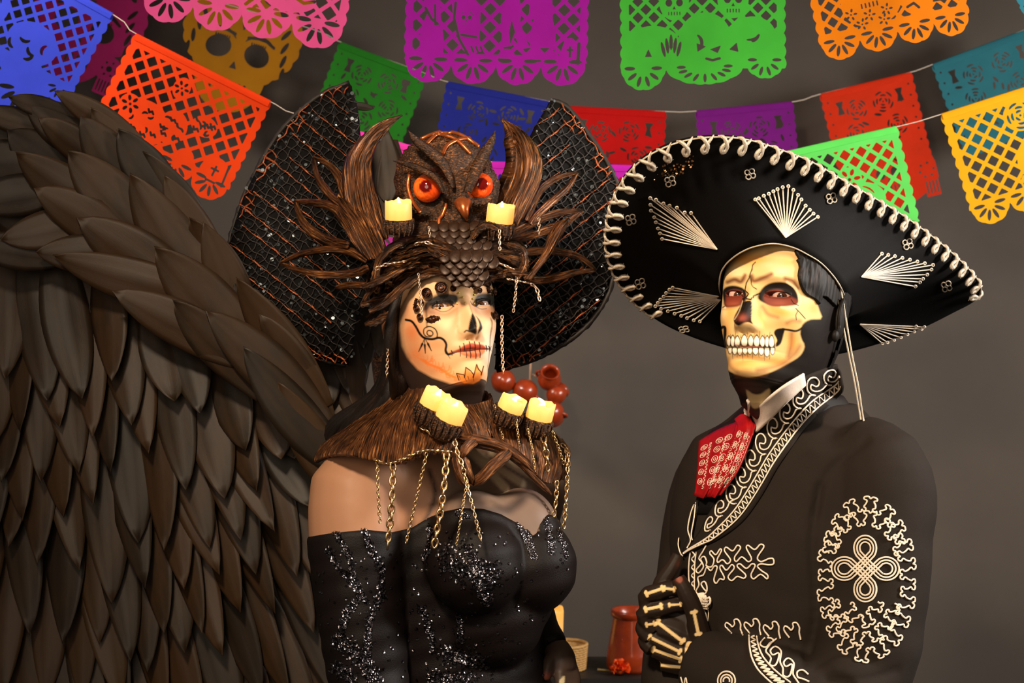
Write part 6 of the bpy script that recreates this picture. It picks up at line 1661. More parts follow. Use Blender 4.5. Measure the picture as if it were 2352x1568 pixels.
# ---- LED tealights
def tealight(px, py, Y, tilt, w, h, label, fl=1, lean=(0, 0)):
    """px,py: centre of the wax body; tilt clockwise in degrees"""
    k = Y / FPX; a = math.radians(tilt); up = nrm(np.array([math.sin(a), -.22 + lean[0], math.cos(a)])); o = P(px, py, Y); R = w * k / 2; Hh = h * k
    M = frame_matrix(o - up * Hh / 2, up, (1, 0, 0))
    e = empty('led_candle', o - up * Hh / 2, None, label, 'candle', 'flickering yellow wax candles on the costume')
    prof = [(0, 0), (R * .96, 0), (R, Hh * .05), (R, Hh * .5), (R * .99, Hh * .93), (R * .93, Hh), (R * .84, Hh * .95), (R * .7, Hh * .80), (R * .3, Hh * .76), (0, Hh * .76)]
    V, F, u = lathe(prof, 40); th = np.arctan2(V[:, 1], V[:, 0]); sd = px * .7
    wv = .06 * np.sin(th * 2 + sd) + .04 * np.sin(th * 5 + 2 * sd) + .02 * np.sin(th * 9 + sd)
    V[:, 2] += np.where(V[:, 2] > Hh * .7, wv * Hh * np.clip(np.hypot(V[:, 0], V[:, 1]) / R, 0, 1), 0)
    rr = 1 + .025 * np.sin(th * 5 + sd) + .015 * np.sin(th * 11); V[:, 0] *= rr; V[:, 1] *= rr
    mesh_obj('wax', xform(V, M), F, waxm, e)
    fp = resample([(0, 0, Hh * .74), (R * .05, 0, Hh * .95), (R * .16 * fl, -R * .1, Hh * 1.10), (R * .42 * fl, -R * .1, Hh * 1.17)], 10)
    V, F, u = tube(xform(fp, M), np.array([.30, .28, .24, .2, .17, .14, .12, .10, .08, .04]) * R, 8); mesh_obj('flame', V, F, flamem, e)
    return M, R, Hh
def holder(M, R, Hh, parent, depth=.9):
    """bark socket with drips under a candle"""
    prof = [(R * .2, -R * depth), (R * .8, -R * depth * .95), (R * 1.0, -R * .5), (R * 1.10, 0), (R * 1.12, Hh * .16), (R * 1.02, Hh * .16), (R * 1.0, 0), (0, -.0005)]
    V, F, u = lathe(prof, 36); th = np.arctan2(V[:, 1], V[:, 0]); g = 1 + .07 * np.sin(th * 11) + .05 * np.sin(th * 17 + V[:, 2] * 300); V[:, 0] *= g; V[:, 1] *= g
    pr = [(xform(V, M), F, u)]
    for k in range(16):
        a = k * .4; l = R * (.5 + .5 * abs(math.sin(k * 3.3)))
        q = resample([(R * 1.1 * math.cos(a), R * 1.1 * math.sin(a), Hh * .16), (R * 1.16 * math.cos(a + .05), R * 1.16 * math.sin(a + .05), -l * .4), (R * 1.0 * math.cos(a), R * 1.0 * math.sin(a), -l)], 8)
        pr.append(tube(xform(q, M), np.linspace(R * .10, R * .05, 8), 6))
    V, F, u = merge(pr); return mesh_obj('candle_socket', V, F, bronze_d, parent)

# ================================================================== headdress
def headdress():
    hd = empty('headdress', P(1030, 600, 2.05), None, 'towering bronze owl headdress with horns, twigs and black netted halo', 'headdress')
    # ---- halo lobes
    pad = plain('black_halo_cloth', S(13, 11, 10), .7, scale=300, bump=.3); pad.node_tree.nodes['Principled BSDF'].inputs['Specular IOR Level'].default_value = .08
    netm = plain('brown_net', S(27, 17, 11), .6, scale=400); netc = plain('copper_net', S(165, 84, 44), .45, .4, .3, 300)
    seq = plain('black_sequin', S(60, 66, 70), .22, .8, .3, 200, 0)
    lobes = [([(803, 190), (745, 213), (690, 253), (640, 308), (600, 372), (565, 440), (540, 510), (527, 560), (533, 615), (550, 670), (585, 735), (640, 785), (700, 815), (760, 832), (797, 838)],
              [(806, 198), (822, 250), (828, 310), (834, 380), (850, 460), (870, 540), (885, 600), (868, 650), (842, 690), (828, 722), (821, 752), (815, 782), (810, 808), (806, 826), (802, 838)], -1),
             ([(1265, 229), (1303, 246), (1347, 300), (1390, 365), (1417, 420), (1428, 470), (1428, 520), (1424, 570), (1412, 620), (1395, 680), (1360, 735), (1310, 780), (1250, 815), (1190, 838), (1140, 850)],
              [(1262, 236), (1237, 276), (1208, 330), (1182, 385), (1156, 440), (1130, 490), (1110, 540), (1105, 590), (1110, 640), (1125, 690), (1132, 730), (1136, 765), (1138, 795), (1138, 820), (1137, 848)], 1)]
    for out, inn, sg in lobes:
        A, B = resample(out, 60), resample(inn, 60); nv = 26; G = np.zeros((60, nv, 3))
        for i in range(60):
            for j in range(nv):
                t = j / (nv - 1); x, y = A[i] * (1 - t) + B[i] * t
                edge = (1 - (2 * t - 1) ** 4) * (1 - (2 * i / 59 - 1) ** 8)
                G[i, j] = P(x, y, 2.27 - .045 * t - .030 * edge ** .5 + .012 * math.sin(x * .02))
        V, F, u = solid_grid(G, .022 * np.clip(np.minimum(np.arange(60), np.arange(60)[::-1]) / 6, .06, 1)[:, None] * np.ones(nv)[None], None); lobe = mesh_obj('halo_lobe', V, F, pad, hd, uv=u)
        bv = bvh_of(G.reshape(-1, 3), grid_faces(60, nv)); c_ = Vector((0, 0, CZ))
        polyg = np.concatenate([A, B[::-1]])
        def inside(p):
            ins = np.zeros(len(p), bool)
            for a, b in zip(polyg, np.roll(polyg, -1, 0)):
                if a[1] != b[1]:
                    ins ^= (p[:, 1] >= min(a[1], b[1])) & (p[:, 1] < max(a[1], b[1])) & (p[:, 0] < a[0] + (p[:, 1] - a[1]) / (b[1] - a[1]) * (b[0] - a[0]))
            return ins
        lo, hi = polyg.min(0), polyg.max(0); ctr = (lo + hi) / 2; r = np.random.default_rng(3 + sg)
        def lines(ang, pitch, wob, rad, jit=0):
            out_ = []; d = np.array([math.cos(math.radians(ang)), math.sin(math.radians(ang))]); nn = np.array([-d[1], d[0]])
            for q in np.arange(-420, 421, pitch):
                t = np.arange(-460, 461, 9.0); p = ctr + np.outer(t, d) + nn * (q + jit * r.normal()) + np.outer(wob * np.sin(t / 21 * 6.283 / 2 + (q / pitch) * 3.1416), nn)
                m = inside(p); k = 0
                while k < len(t):
                    if not m[k]: k += 1; continue
                    e = k
                    while e < len(t) and m[e]: e += 1
                    if e - k > 3: out_.append(p[k:e])
                    k = e
            return out_
        dirs = (38, -52) if sg < 0 else (-38, 52)
        pr = []
        for a in dirs:
            for p in lines(a, 17, 2.8, 0): pr.append(tube(drape(p, bv, .0022), .0011, 4, caps=False))
        V, F, _ = merge(pr); tag(mesh_obj('netting', V, F, netm, lobe), kind='stuff')
        for p in lines(dirs[0], 40, .8, 0, 3):
            q = resample(p, max(8, len(p) * 3)); a0 = int(r.integers(0, max(1, len(q) // 6))); e0 = len(q) - int(r.integers(0, max(1, len(q) // 3)))
            q = q[a0:e0]
            if len(q) < 12: continue
            fz = .0005 + .0010 * np.clip(np.sin(np.arange(len(q)) * .35 + r.uniform(0, 6)) + .3 * r.random(len(q)), 0, 1)
            V, F, _ = tube(drape(q, bv, .0034), fz, 4, rough=.35); mesh_obj('copper_thread', V, F, netc, lobe)
        # copper-coloured net along the rim: its lit edges put into the colour
        pr = []; up = np.concatenate([A[:27], A[52:]])
        for a in dirs:
            for p in lines(a, 17, 2.8, 0):
                dm = np.min(np.hypot(p[:, None, 0] - up[None, :, 0], p[:, None, 1] - up[None, :, 1]), 1); m = dm < (26 + 14 * np.sin(p[:, 1] * .07))
                k = 0
                while k < len(p):
                    if not m[k]: k += 1; continue
                    e = k
                    while e < len(p) and m[e]: e += 1
                    if e - k > 2: pr.append(tube(drape(p[k:e], bv, .0030), .0012, 4, rough=.3))
                    k = e
        V, F, _ = merge(pr); tag(mesh_obj('lit_copper_netting', V, F, netc, lobe), kind='stuff')
        pr = []
        for k in range(1100):
            x, y = r.uniform(lo[0], hi[0]), r.uniform(lo[1], hi[1])
            if not inside(np.array([[x, y]]))[0]: continue
            p = drape([(x, y)], bv, .0016)[0]; a = np.arange(7) * .8976; rad = r.uniform(.0016, .0032)
            M = frame_matrix(p, nrm(np.array([0, -1, 0]) + r.normal(0, .28, 3)), (1, 0, .2), rad); pr.append((xform(np.stack([np.cos(a), np.sin(a), 0 * a], -1), M), [tuple(range(7))]))
        V, F, _ = merge(pr); tag(mesh_obj('sequins', V, F, seq, lobe, False), kind='stuff')
        ed = drape(resample(out, 90), bv, 0.0); V, F, _ = tube(np.array([P(x, y, 2.265) for x, y in resample(out, 90)]), .004, 6, rough=.15); mesh_obj('lobe_edge', V, F, netm, lobe)
    # ---- owl
    Z = lambda L, Y=None: [(820 + p[0] / 3.485, 230 + p[1] / 3.485, p[2] if len(p) > 2 else Y) for p in L]
    Rl = lambda L, Y: PP(Z(L, Y))
    body = remesh([ellipsoid(P(1020, 412, 2.045), (.072, .070, .066), 32, 24), ellipsoid(P(990, 440, 2.02), (.050, .05, .048), 24, 18), ellipsoid(P(1092, 438, 2.02), (.034, .05, .045), 24, 18), ellipsoid(P(1040, 520, 2.02), (.040, .05, .055), 24, 18), ellipsoid(P(1060, 450, 1.99), (.020, .03, .036), 20, 14)], .003, 5)
    V = body[0]; N = normals(*body)
    if np.mean(np.sum(N * nrm(V - V.mean(0)), 1)) < 0: N = -N
    q = proj(V); V = V + N * (.0011 * np.sin(q[:, 0] * .9 + 2.5 * np.sin(q[:, 1] * .11)) + .0006 * vnoise(V, 60, 2))[:, None]
    # sunken eye discs with radial ribs
    for ex, ey, er in ((985, 436, 52), (1101, 430, 34)):
        rr = np.hypot((q[:, 0] - ex), (q[:, 1] - ey)); an = np.arctan2(q[:, 1] - ey, q[:, 0] - ex); fr = N[:, 1] < 0
        m = np.clip((er - rr) / 12, 0, 1) * fr; V = V - N * (m * .010)[:, None]
        rb = np.exp(-((rr - er * 1.05) / 9) ** 2) * fr; V = V + N * (rb * (.003 + .0016 * np.sin(an * 34)))[:, None]
    owl = mesh_obj('owl', V, body[1], bronze_d, hd)
    irm = painted('owl_eye', 0.06, 0.6, 0)
    for ex, ey, Y, rad, lk in ((983, 432, 1.982, .0205, (-.12, -1, .03)), (1099, 426, 1.989, .0205, (.30, -1, .02))):
        c = P(ex, ey, Y); V, F = ellipsoid((0, 0, 0), (rad, rad, rad), 48, 36); ang = np.degrees(np.arccos(np.clip(nrm(V) @ nrm(np.array(lk)), -1, 1)))
        nz = vnoise(V, 220, 5); col = np.tile(np.array(S(235, 70, 20)), (len(V), 1)) * (1 + .35 * nz)[:, None]; col = np.clip(col, 0, 1)
        sm = lambda a, w: np.clip((a - ang) / w + .5, 0, 1)[:, None]
        lft = np.clip(.5 - V[:, 0] / rad * .6, 0, 1)[:, None]; col = col * (1 - .6 * lft * (nz[:, None] * .5 + .6)) + np.array(S(245, 140, 40)) * .6 * lft * (nz[:, None] * .5 + .6)
        col = np.clip(col, 0, 1); col = col * (1 - sm(26, 4)) + np.array(S(90, 8, 6)) * sm(26, 4)
        col = np.where((ang > 82)[:, None], np.array(S(20, 12, 8)), col); mesh_obj('owl_eye', V + c, F, irm, owl, col=col)
    bk = resample(Rl([(845, 790, 1.985), (848, 840, 1.962), (862, 900, 1.955), (882, 962, 1.962)], 1.95), 14)
    V, F, u = tube(bk, np.array([.017, .0165, .0155, .0145, .0132, .012, .0108, .0095, .0083, .007, .0056, .0042, .0027, .001]), 16, flat=.95, nfix=(0, 1, 0)); mesh_obj('beak', V, F, copper, owl)
    def owlblade(a, b, Ya, Yb, **kw):
        A = [(x, y, Ya[0] * (1 - t) + Ya[1] * t) for (x, y), t in zip(a, np.linspace(0, 1, len(a)))]; B = [(x, y, Yb[0] * (1 - t) + Yb[1] * t) for (x, y), t in zip(b, np.linspace(0, 1, len(b)))]
        blade(PP(Z(A)), PP(Z(B)), 'brow', bronze_d, owl, **kw)
    owlblade([(403, 235), (520, 318), (640, 398), (740, 515), (795, 700)], [(403, 240), (450, 345), (560, 452), (680, 565), (755, 700)], (1.962, 1.96), (1.962, 1.95), ridge=.001, thick=.008, bulge=.003)
    owlblade([(288, 483), (400, 488), (540, 535), (645, 610), (705, 720)], [(288, 488), (420, 545), (530, 592), (618, 645), (685, 745)], (1.972, 1.945), (1.972, 1.935), ridge=.0008, thick=.008, bulge=.003)
    owlblade([(1107, 243), (1106, 330), (1062, 450), (992, 590), (915, 745)], [(1104, 243), (1040, 330), (970, 420), (900, 560), (850, 730)], (1.972, 1.955), (1.972, 1.95), ridge=.001, thick=.008, bulge=.004)
    ob = bvh_of(*body)
    for L in ([(515, 325), (600, 288), (700, 262), (830, 292), (965, 378)], [(560, 360), (640, 290), (720, 300), (800, 335), (905, 438)], [(685, 440), (720, 375), (800, 330), (905, 312)], [(430, 585), (418, 700), (450, 800), (510, 885)], [(725, 830), (690, 920), (665, 960), (668, 1030)]):
        p = drape([(x, y) for x, y, _ in Z(resample(L, 26), 0)], ob, .0025); V, F, u = tube(p, .0028, 6, flat=.6, nfix=(0, -1, 0)); mesh_obj('copper_strap', V, F, copper, owl)
    # breast scales: rows of small plates, each its own piece
    sc = ellipsoid((0, 0, 0), (.0082, .0023, .0105), 14, 10); sm_ = make_mesh('scale', sc[0], sc[1], plain('scale_bronze', S(52, 33, 20), .42, .45, .5, 160, .5))
    for rr in range(8):
        nr_ = 6 - abs(rr - 2) // 2 - (rr > 5)
        for k in range(nr_):
            x, y = 1048 + (k - (nr_ - 1) / 2) * 23 + (rr % 2) * 11 - 5 + rr * 2.0, 520 + rr * 14
            inst('scale', sm_, frame_matrix(P(x, y, 1.962 - .003 * rr + .0012 * (k - 2.5) ** 2), (0.05 * (k - 2.5), .75, 1)), owl)
    for rr in range(5):
        for k in range(5 - rr // 2):
            x, y = 1070 + (k - 2 + rr // 4) * 24 + (rr % 2) * 12 + rr * 1, 588 + rr * 14
            inst('scale', sm_, frame_matrix(P(x, y, 1.928 + .0015 * (k - 2) ** 2), (0, .7, 1), scale=1.1), owl)
    # ---- horns and petals
    Zl = lambda L, Y0, Y1: PP([(500 + x / 3.136, 180 + y / 3.136, Y0 + (Y1 - Y0) * t) for (x, y), t in zip(L, np.linspace(0, 1, len(L)))])
    Zr = lambda L, Y0, Y1: PP([(820 + x / 3.485, 230 + y / 3.485, Y0 + (Y1 - Y0) * t) for (x, y), t in zip(L, np.linspace(0, 1, len(L)))])
    blade(Zl([(1330, 262), (1150, 330), (985, 470), (905, 620), (900, 790), (930, 960), (1040, 1180)], 2.05, 2.02), Zl([(1332, 268), (1240, 350), (1150, 470), (1110, 610), (1130, 760), (1170, 900), (1230, 1150)], 2.05, 2.0), 'horn', bronze, hd, 40, 15, .016, .006, .010, 1)
    blade(Zr([(1158, 148), (1235, 260), (1268, 400), (1258, 560), (1205, 700), (1150, 830), (1120, 960)], 2.09, 2.02), Zr([(1164, 146), (1310, 228), (1425, 350), (1485, 490), (1470, 650), (1400, 810), (1300, 1010)], 2.09, 2.04), 'horn', bronze, hd, 40, 15, .016, .006, .010, 2)
    def loop(a, b, Zf, Y0, Y1, w, seed):
        pr = []
        for L in (a, b):
            p = resample(Zf(L, Y0, Y1), 30); r_ = np.interp(np.linspace(0, 1, 30), [0, .12, .5, .85, 1], [.0025, .6 * w, w, w, .7 * w])
            nrm_ = np.gradient(p, axis=0); side = nrm(np.cross(nrm_, np.array([0, 1.0, 0])))
            pr.append(blade(p + side * r_[:, None], p - side * r_[:, None], None, None, None, 30, 7, .007, .0035, .002, seed)); seed += 1
        V, F, u = merge(pr); mesh_obj('petal', V, F, bronze, hd, uv=u)
    loop([(690, 570), (790, 615), (865, 700), (900, 800), (930, 900)], [(690, 570), (715, 700), (785, 810), (870, 890), (960, 960)], Zl, 2.10, 2.05, .0062, 3)
    loop([(555, 882), (700, 895), (830, 925), (900, 1000), (960, 1080)], [(555, 882), (605, 1020), (690, 1110), (810, 1175), (940, 1200)], Zl, 2.12, 2.02, .0076, 5)
    loop([(452, 1328), (600, 1265), (780, 1232), (950, 1245), (1070, 1315)], [(452, 1330), (600, 1385), (800, 1415), (980, 1402), (1080, 1360)], Zl, 2.10, 2.0, .0062, 7)
    loop([(1765, 580), (1610, 618), (1480, 705), (1405, 835), (1350, 960)], [(1765, 580), (1685, 700), (1575, 800), (1460, 900), (1390, 990)], Zr, 2.13, 2.05, .0062, 9)
    loop([(1810, 885), (1630, 900), (1460, 955), (1310, 1030), (1200, 1090)], [(1810, 885), (1660, 990), (1500, 1050), (1330, 1100), (1200, 1130)], Zr, 2.12, 2.02, .0066, 11)
    loop([(1910, 1360), (1790, 1260), (1610, 1212), (1460, 1205), (1320, 1230)], [(1910, 1360), (1750, 1378), (1600, 1420), (1460, 1440), (1340, 1430)], Zr, 2.10, 2.02, .0062, 13)
    blade(Zl([(860, 850), (875, 1000), (950, 1160), (1080, 1310)], 2.04, 1.99), Zl([(864, 848), (1000, 895), (1115, 970), (1190, 1130), (1230, 1290)], 2.03, 1.98), 'leaf', bronze, hd, 30, 11, .008, .004, .005, 15)
    blade(Zr([(1690, 940), (1590, 985), (1525, 1085), (1490, 1205), (1410, 1330), (1330, 1420)], 2.06, 1.99), Zr([(1694, 944), (1680, 1010), (1620, 1130), (1540, 1250), (1450, 1360), (1390, 1440)], 2.05, 1.99), 'leaf', bronze, hd, 30, 11, .008, .004, .005, 16)
    blade(Zl([(845, 1495), (900, 1470), (1000, 1460), (1100, 1470)], 2.05, 1.99), Zl([(845, 1515), (900, 1520), (1000, 1515), (1100, 1520)], 2.05, 1.99), 'leaf', bronze, hd, 16, 7, .006, .003, .002, 17)
    # ---- twig nest across the brow; every twig a piece
    r = random.Random(12)
    spine_top = resample([(838, 640), (870, 590), (920, 558), (985, 545), (1040, 560), (1090, 575), (1140, 560), (1190, 560), (1218, 590)], 60)
    spine_bot = resample([(842, 745), (880, 715), (905, 670), (940, 632), (985, 618), (1040, 632), (1078, 656), (1120, 640), (1165, 645), (1200, 660)], 60)
    def band(u, v, lift):
        i = min(max(u, 0), 1) * 59; k = int(min(i, 58)); f = i - k
        a = spine_top[k] * (1 - f) + spine_top[k + 1] * f; b = spine_bot[k] * (1 - f) + spine_bot[k + 1] * f
        x, y = a * (1 - v) + b * v; Yd = 1.965 + .36 * (u - .56) ** 2 + .035 * abs(v - .45) * 2 - .02 - lift
        return P(x, y, Yd)
    for k in range(104):
        u0 = r.uniform(-.02, .72); ln = r.uniform(.22, .55); v0 = r.uniform(0, 1); dv = r.uniform(-.55, .55); ph = r.uniform(0, 6); li = r.uniform(0, .018)
        p = resample(np.array([band(min(u0 + ln * t, 1), min(max(v0 + dv * t + .10 * math.sin(ph + 5 * t) + r.uniform(-.05, .05), -.05), 1.03), li + .008 * math.sin(ph + 7 * t)) for t in np.linspace(0, 1, 11)]), 26)
        rad = r.uniform(.0016, .0042); V, F, u = strand(p, rad * np.interp(np.linspace(0, 1, 26), [0, .1, .8, 1], [.5, 1, .9, .3]), 8, .9, .20); mesh_obj('twig', V, F, twigm, hd, uv=u)
    for L, Y in (([(838, 745), (870, 735), (905, 715), (935, 680), (960, 650)], 2.0), ([(828, 700), (870, 690), (915, 672), (950, 640)], 2.0), ([(848, 715), (880, 700), (930, 655), (990, 625), (1050, 640), (1080, 660)], 1.955), ([(1085, 662), (1120, 640), (1170, 625), (1215, 630)], 1.955), ([(832, 660), (880, 640), (940, 610), (1010, 600)], 1.96), ([(835, 690), (860, 650), (870, 600), (900, 570), (960, 545)], 1.97), ([(905, 720), (893, 770), (905, 800)], 2.03), ([(1165, 560), (1200, 575), (1205, 605), (1190, 640)], 1.955), ([(1085, 548), (1100, 525), (1125, 518), (1150, 530)], 1.95), ([(915, 700), (925, 735), (920, 780)], 2.02)):
        p = C([(x, y, Y) for x, y in L], Y, 28); V, F, u = strand(p, np.interp(np.linspace(0, 1, 28), [0, .2, .8, 1], [.003, .0058, .0055, .002]), 8, .9, .18); mesh_obj('twig', V, F, twigm, hd, uv=u)
    V, F = ellipsoid(P(1035, 560, 2.07), (.085, .09, .06), 28, 16); mesh_obj('cap', V, F, bronze_d, hd)
    # ---- chains on the headdress
    cm = plain('copper_chain', S(222, 188, 160), .3, .9, .1, 200, 0)
    for L, Y, s in (([(889, 738), (891, 800), (888, 866)], 2.0, .0062), ([(961, 628), (965, 675), (969, 722)], 1.935, .0042), ([(1187, 630), (1184, 675), (1179, 716)], 1.955, .0056), ([(1153, 725), (1153, 790), (1156, 858)], 1.99, .0062), ([(856, 490), (852, 520), (844, 556)], 2.0, .004), ([(1238, 500), (1238, 542)], 1.99, .0055), ([(1147, 528), (1148, 574)], 1.94, .0055), ([(985, 520), (987, 545)], 1.94, .0045)):
        chain(C([(x, y, Y) for x, y in L], Y), s, hd, cm)
    for L, Y, s in (([(862, 618), (885, 608), (932, 600)], 1.945, .0088), ([(953, 562), (975, 556), (1010, 568)], 1.94, .0088), ([(1112, 604), (1140, 603), (1180, 618)], 1.935, .0088), ([(1165, 640), (1225, 655), (1240, 690)], 1.99, .0075)):
        chain(C([(x, y, Y) for x, y in L], Y), s, hd, cm, split=True)
    M = tealight(915, 486, 1.955, 0, 61, 50, 'glowing candle left of the owl face on the headdress', .1)
    holder(*M, hd)
    M = tealight(1149, 494, 1.965, 7, 62, 48, 'glowing candle right of the owl beak on the headdress', .1)
    holder(*M, hd)
headdress()

# ================================================================== shoulder collar
def collar():
    co = empty('shoulder_collar', P(1010, 1010, 2.05), None, 'sculpted bronze bark collar draped with gold chains on the bare shoulders', 'collar')
    def piece(rows, name, nu=60, nv=90, thick=.006, amp=.0022, seed=0, dirv=(40, 7)):
        G = loft_rows([PP(r) for r in rows], nu, nv); u, v = np.meshgrid(np.linspace(0, 1, nu), np.linspace(0, 1, nv), indexing='ij')
        r = np.random.default_rng(seed); strands = np.interp(np.linspace(0, 1, nv), np.linspace(0, 1, 46), r.normal(0, 1, 46))
        h = np.zeros_like(u)
        for k in range(9): h += np.sin(v * r.uniform(60, 260) + u * r.uniform(-6, 6) + r.uniform(0, 6)) * .4 + .25 * np.sin(v * r.uniform(40, 160) + u * r.uniform(10, 30) + r.uniform(0, 6))
        N = nrm(np.cross(np.gradient(G, axis=0), np.gradient(G, axis=1))); N = N * np.sign(-N[..., 1:2].mean())
        G = G + N * (amp * .35 * h)[..., None]
        V, F, uv = solid_grid(G, thick); uv = uv[:, ::-1] * np.array([10, 10]); o = mesh_obj(name, V, F, bronze, co, uv=uv)
        return G
    G1 = piece([[(838, 955, 2.17), (880, 915, 2.13), (925, 880, 2.07), (958, 856, 2.03), (985, 880, 2.0), (1012, 906, 1.985)], [(790, 985, 2.18), (850, 945, 2.12), (915, 915, 2.05), (965, 905, 2.0), (1010, 930, 1.97), (1052, 950, 1.96)], [(745, 1015, 2.13), (810, 990, 2.02), (890, 965, 1.975), (960, 960, 1.955), (1020, 975, 1.94), (1066, 985, 1.94)], [(724, 1044, 2.09), (780, 1030, 1.965), (860, 1034, 1.935), (940, 1020, 1.92), (1010, 1015, 1.912), (1060, 1010, 1.925)], [(721, 1060, 2.08), (775, 1042, 1.955), (862, 1060, 1.93), (905, 1068, 1.918), (985, 1042, 1.905), (1050, 1056, 1.915)]], 'left_flap')
    piece([[(1008, 900, 1.99), (1060, 926, 1.965), (1095, 926, 1.975), (1124, 918, 2.02)], [(1030, 960, 1.955), (1070, 975, 1.948), (1110, 970, 1.965), (1130, 955, 2.02)], [(1045, 1012, 1.93), (1080, 1018, 1.93), (1120, 1008, 1.96), (1142, 985, 2.01)]], 'neck_band', 30, 40, seed=3)
    piece([[(1050, 900, 2.13), (1090, 890, 2.13), (1118, 905, 2.09), (1124, 920, 2.05)], [(1050, 950, 2.12), (1090, 950, 2.12), (1118, 950, 2.08), (1128, 955, 2.05)]], 'neck_back', 12, 20, seed=4)
    piece([[(1126, 962, 2.0), (1152, 945, 2.01), (1200, 948, 2.02), (1258, 978, 2.06), (1292, 1010, 2.10)], [(1120, 985, 1.99), (1155, 985, 1.985), (1210, 992, 2.0), (1272, 1016, 2.05), (1310, 1036, 2.10)], [(1135, 1015, 1.98), (1170, 1030, 1.972), (1220, 1046, 1.982), (1278, 1066, 2.03), (1308, 1076, 2.09)], [(1150, 1026, 1.98), (1186, 1056, 1.975), (1226, 1086, 1.983), (1262, 1110, 2.01), (1297, 1096, 2.07)]], 'right_flap', 44, 60, seed=5)
    for L, w, sd in (([(1055, 1008, 1.925), (1110, 1016, 1.93), (1160, 1032, 1.94), (1200, 1060, 1.955), (1230, 1090, 1.97)], .0095, 1), ([(1172, 1035, 1.935), (1135, 1068, 1.92), (1105, 1098, 1.918), (1080, 1116, 1.925)], .009, 2), ([(1046, 1040, 1.905), (1050, 1078, 1.905), (1066, 1108, 1.912), (1088, 1114, 1.922)], .0062, 3), ([(1186, 1052, 1.95), (1225, 1096, 1.965), (1268, 1136, 1.985)], .0045, 4), ([(1100, 1004, 1.93), (1074, 1026, 1.915), (1058, 1052, 1.91)], .008, 5), ([(1066, 1050, 1.905), (1076, 1085, 1.908), (1086, 1112, 1.918)], .006, 6)):
        p = resample(PP(L), 30); rr = np.interp(np.linspace(0, 1, 30), [0, .15, .8, 1], [.5, 1, .9, .25]) * w; side = nrm(np.cross(np.gradient(p, axis=0), np.array([0, 1.0, 0])))
        blade(p + side * rr[:, None], p - side * rr[:, None], 'branch', bronze, co, 30, 7, .008, .003, .003, sd + 30)
    # candles with sockets
    for a in ((1000, 919, 1.925, 24, 66, 44, 'tilted glowing candle, upper of the pair on the left collar flap', .2), (1038, 948, 1.905, 24, 66, 48, 'tilted glowing candle, lower of the pair on the left collar flap', .2), (1176, 929, 1.965, 24, 60, 36, 'tilted glowing candle on the right shoulder, nearer her chin', 1), (1241, 945, 1.985, 14, 62, 46, 'glowing candle at the far end of the right shoulder', -1)):
        M = tealight(*a); holder(*M, co, 1.3)
    # chains
    big, mid, thin, fine = .0135, .0095, .0068, .0050
    for L, s in (([(867, 1058, 1.935), (868, 1120, 1.93), (873, 1200, 1.93)], thin), ([(980, 1040, 1.9), (962, 1120, 1.9), (932, 1247, 1.905)], thin), ([(1072, 1110, 1.905), (1060, 1180, 1.9), (1048, 1252, 1.9)], fine), ([(1068, 1095, 1.9), (1082, 1150, 1.895), (1106, 1245, 1.895)], thin), ([(1136, 930, 1.96), (1145, 970, 1.96), (1156, 1008, 1.965)], fine), ([(1184, 950, 1.955), (1190, 1000, 1.955), (1193, 1024, 1.96)], fine), ([(1212, 985, 1.96), (1222, 1030, 1.965), (1229, 1082, 1.97)], fine), ([(1264, 980, 1.99), (1280, 1020, 2.0), (1295, 1065, 2.02)], thin)):
        chain(resample(PP(L), 30), s, co)
    for L, s in (([(903, 1064, 1.915), (900, 1150, 1.905), (890, 1258, 1.905)], big), ([(1026, 1040, 1.9), (1018, 1130, 1.89), (997, 1255, 1.89)], big), ([(1247, 1000, 1.98), (1254, 1040, 1.985), (1259, 1080, 1.995)], big), ([(1301, 1030, 2.06), (1303, 1090, 2.05), (1300, 1150, 2.05), (1295, 1212, 2.05)], mid), ([(1279, 1105, 2.02), (1277, 1150, 2.02), (1272, 1185, 2.02)], mid), ([(860, 1054, 1.93), (890, 1064, 1.912), (930, 1052, 1.905), (975, 1034, 1.9), (1035, 1036, 1.895)], mid), ([(966, 980, 1.925), (990, 995, 1.918), (1020, 1010, 1.91)], mid), ([(1040, 990, 1.91), (1048, 1030, 1.9), (1060, 1065, 1.895), (1072, 1110, 1.9)], mid), ([(1290, 1020, 2.06), (1303, 1035, 2.06), (1306, 1070, 2.06)], mid)):
        chain(resample(PP(L), 30), s, co, split=True)
collar()

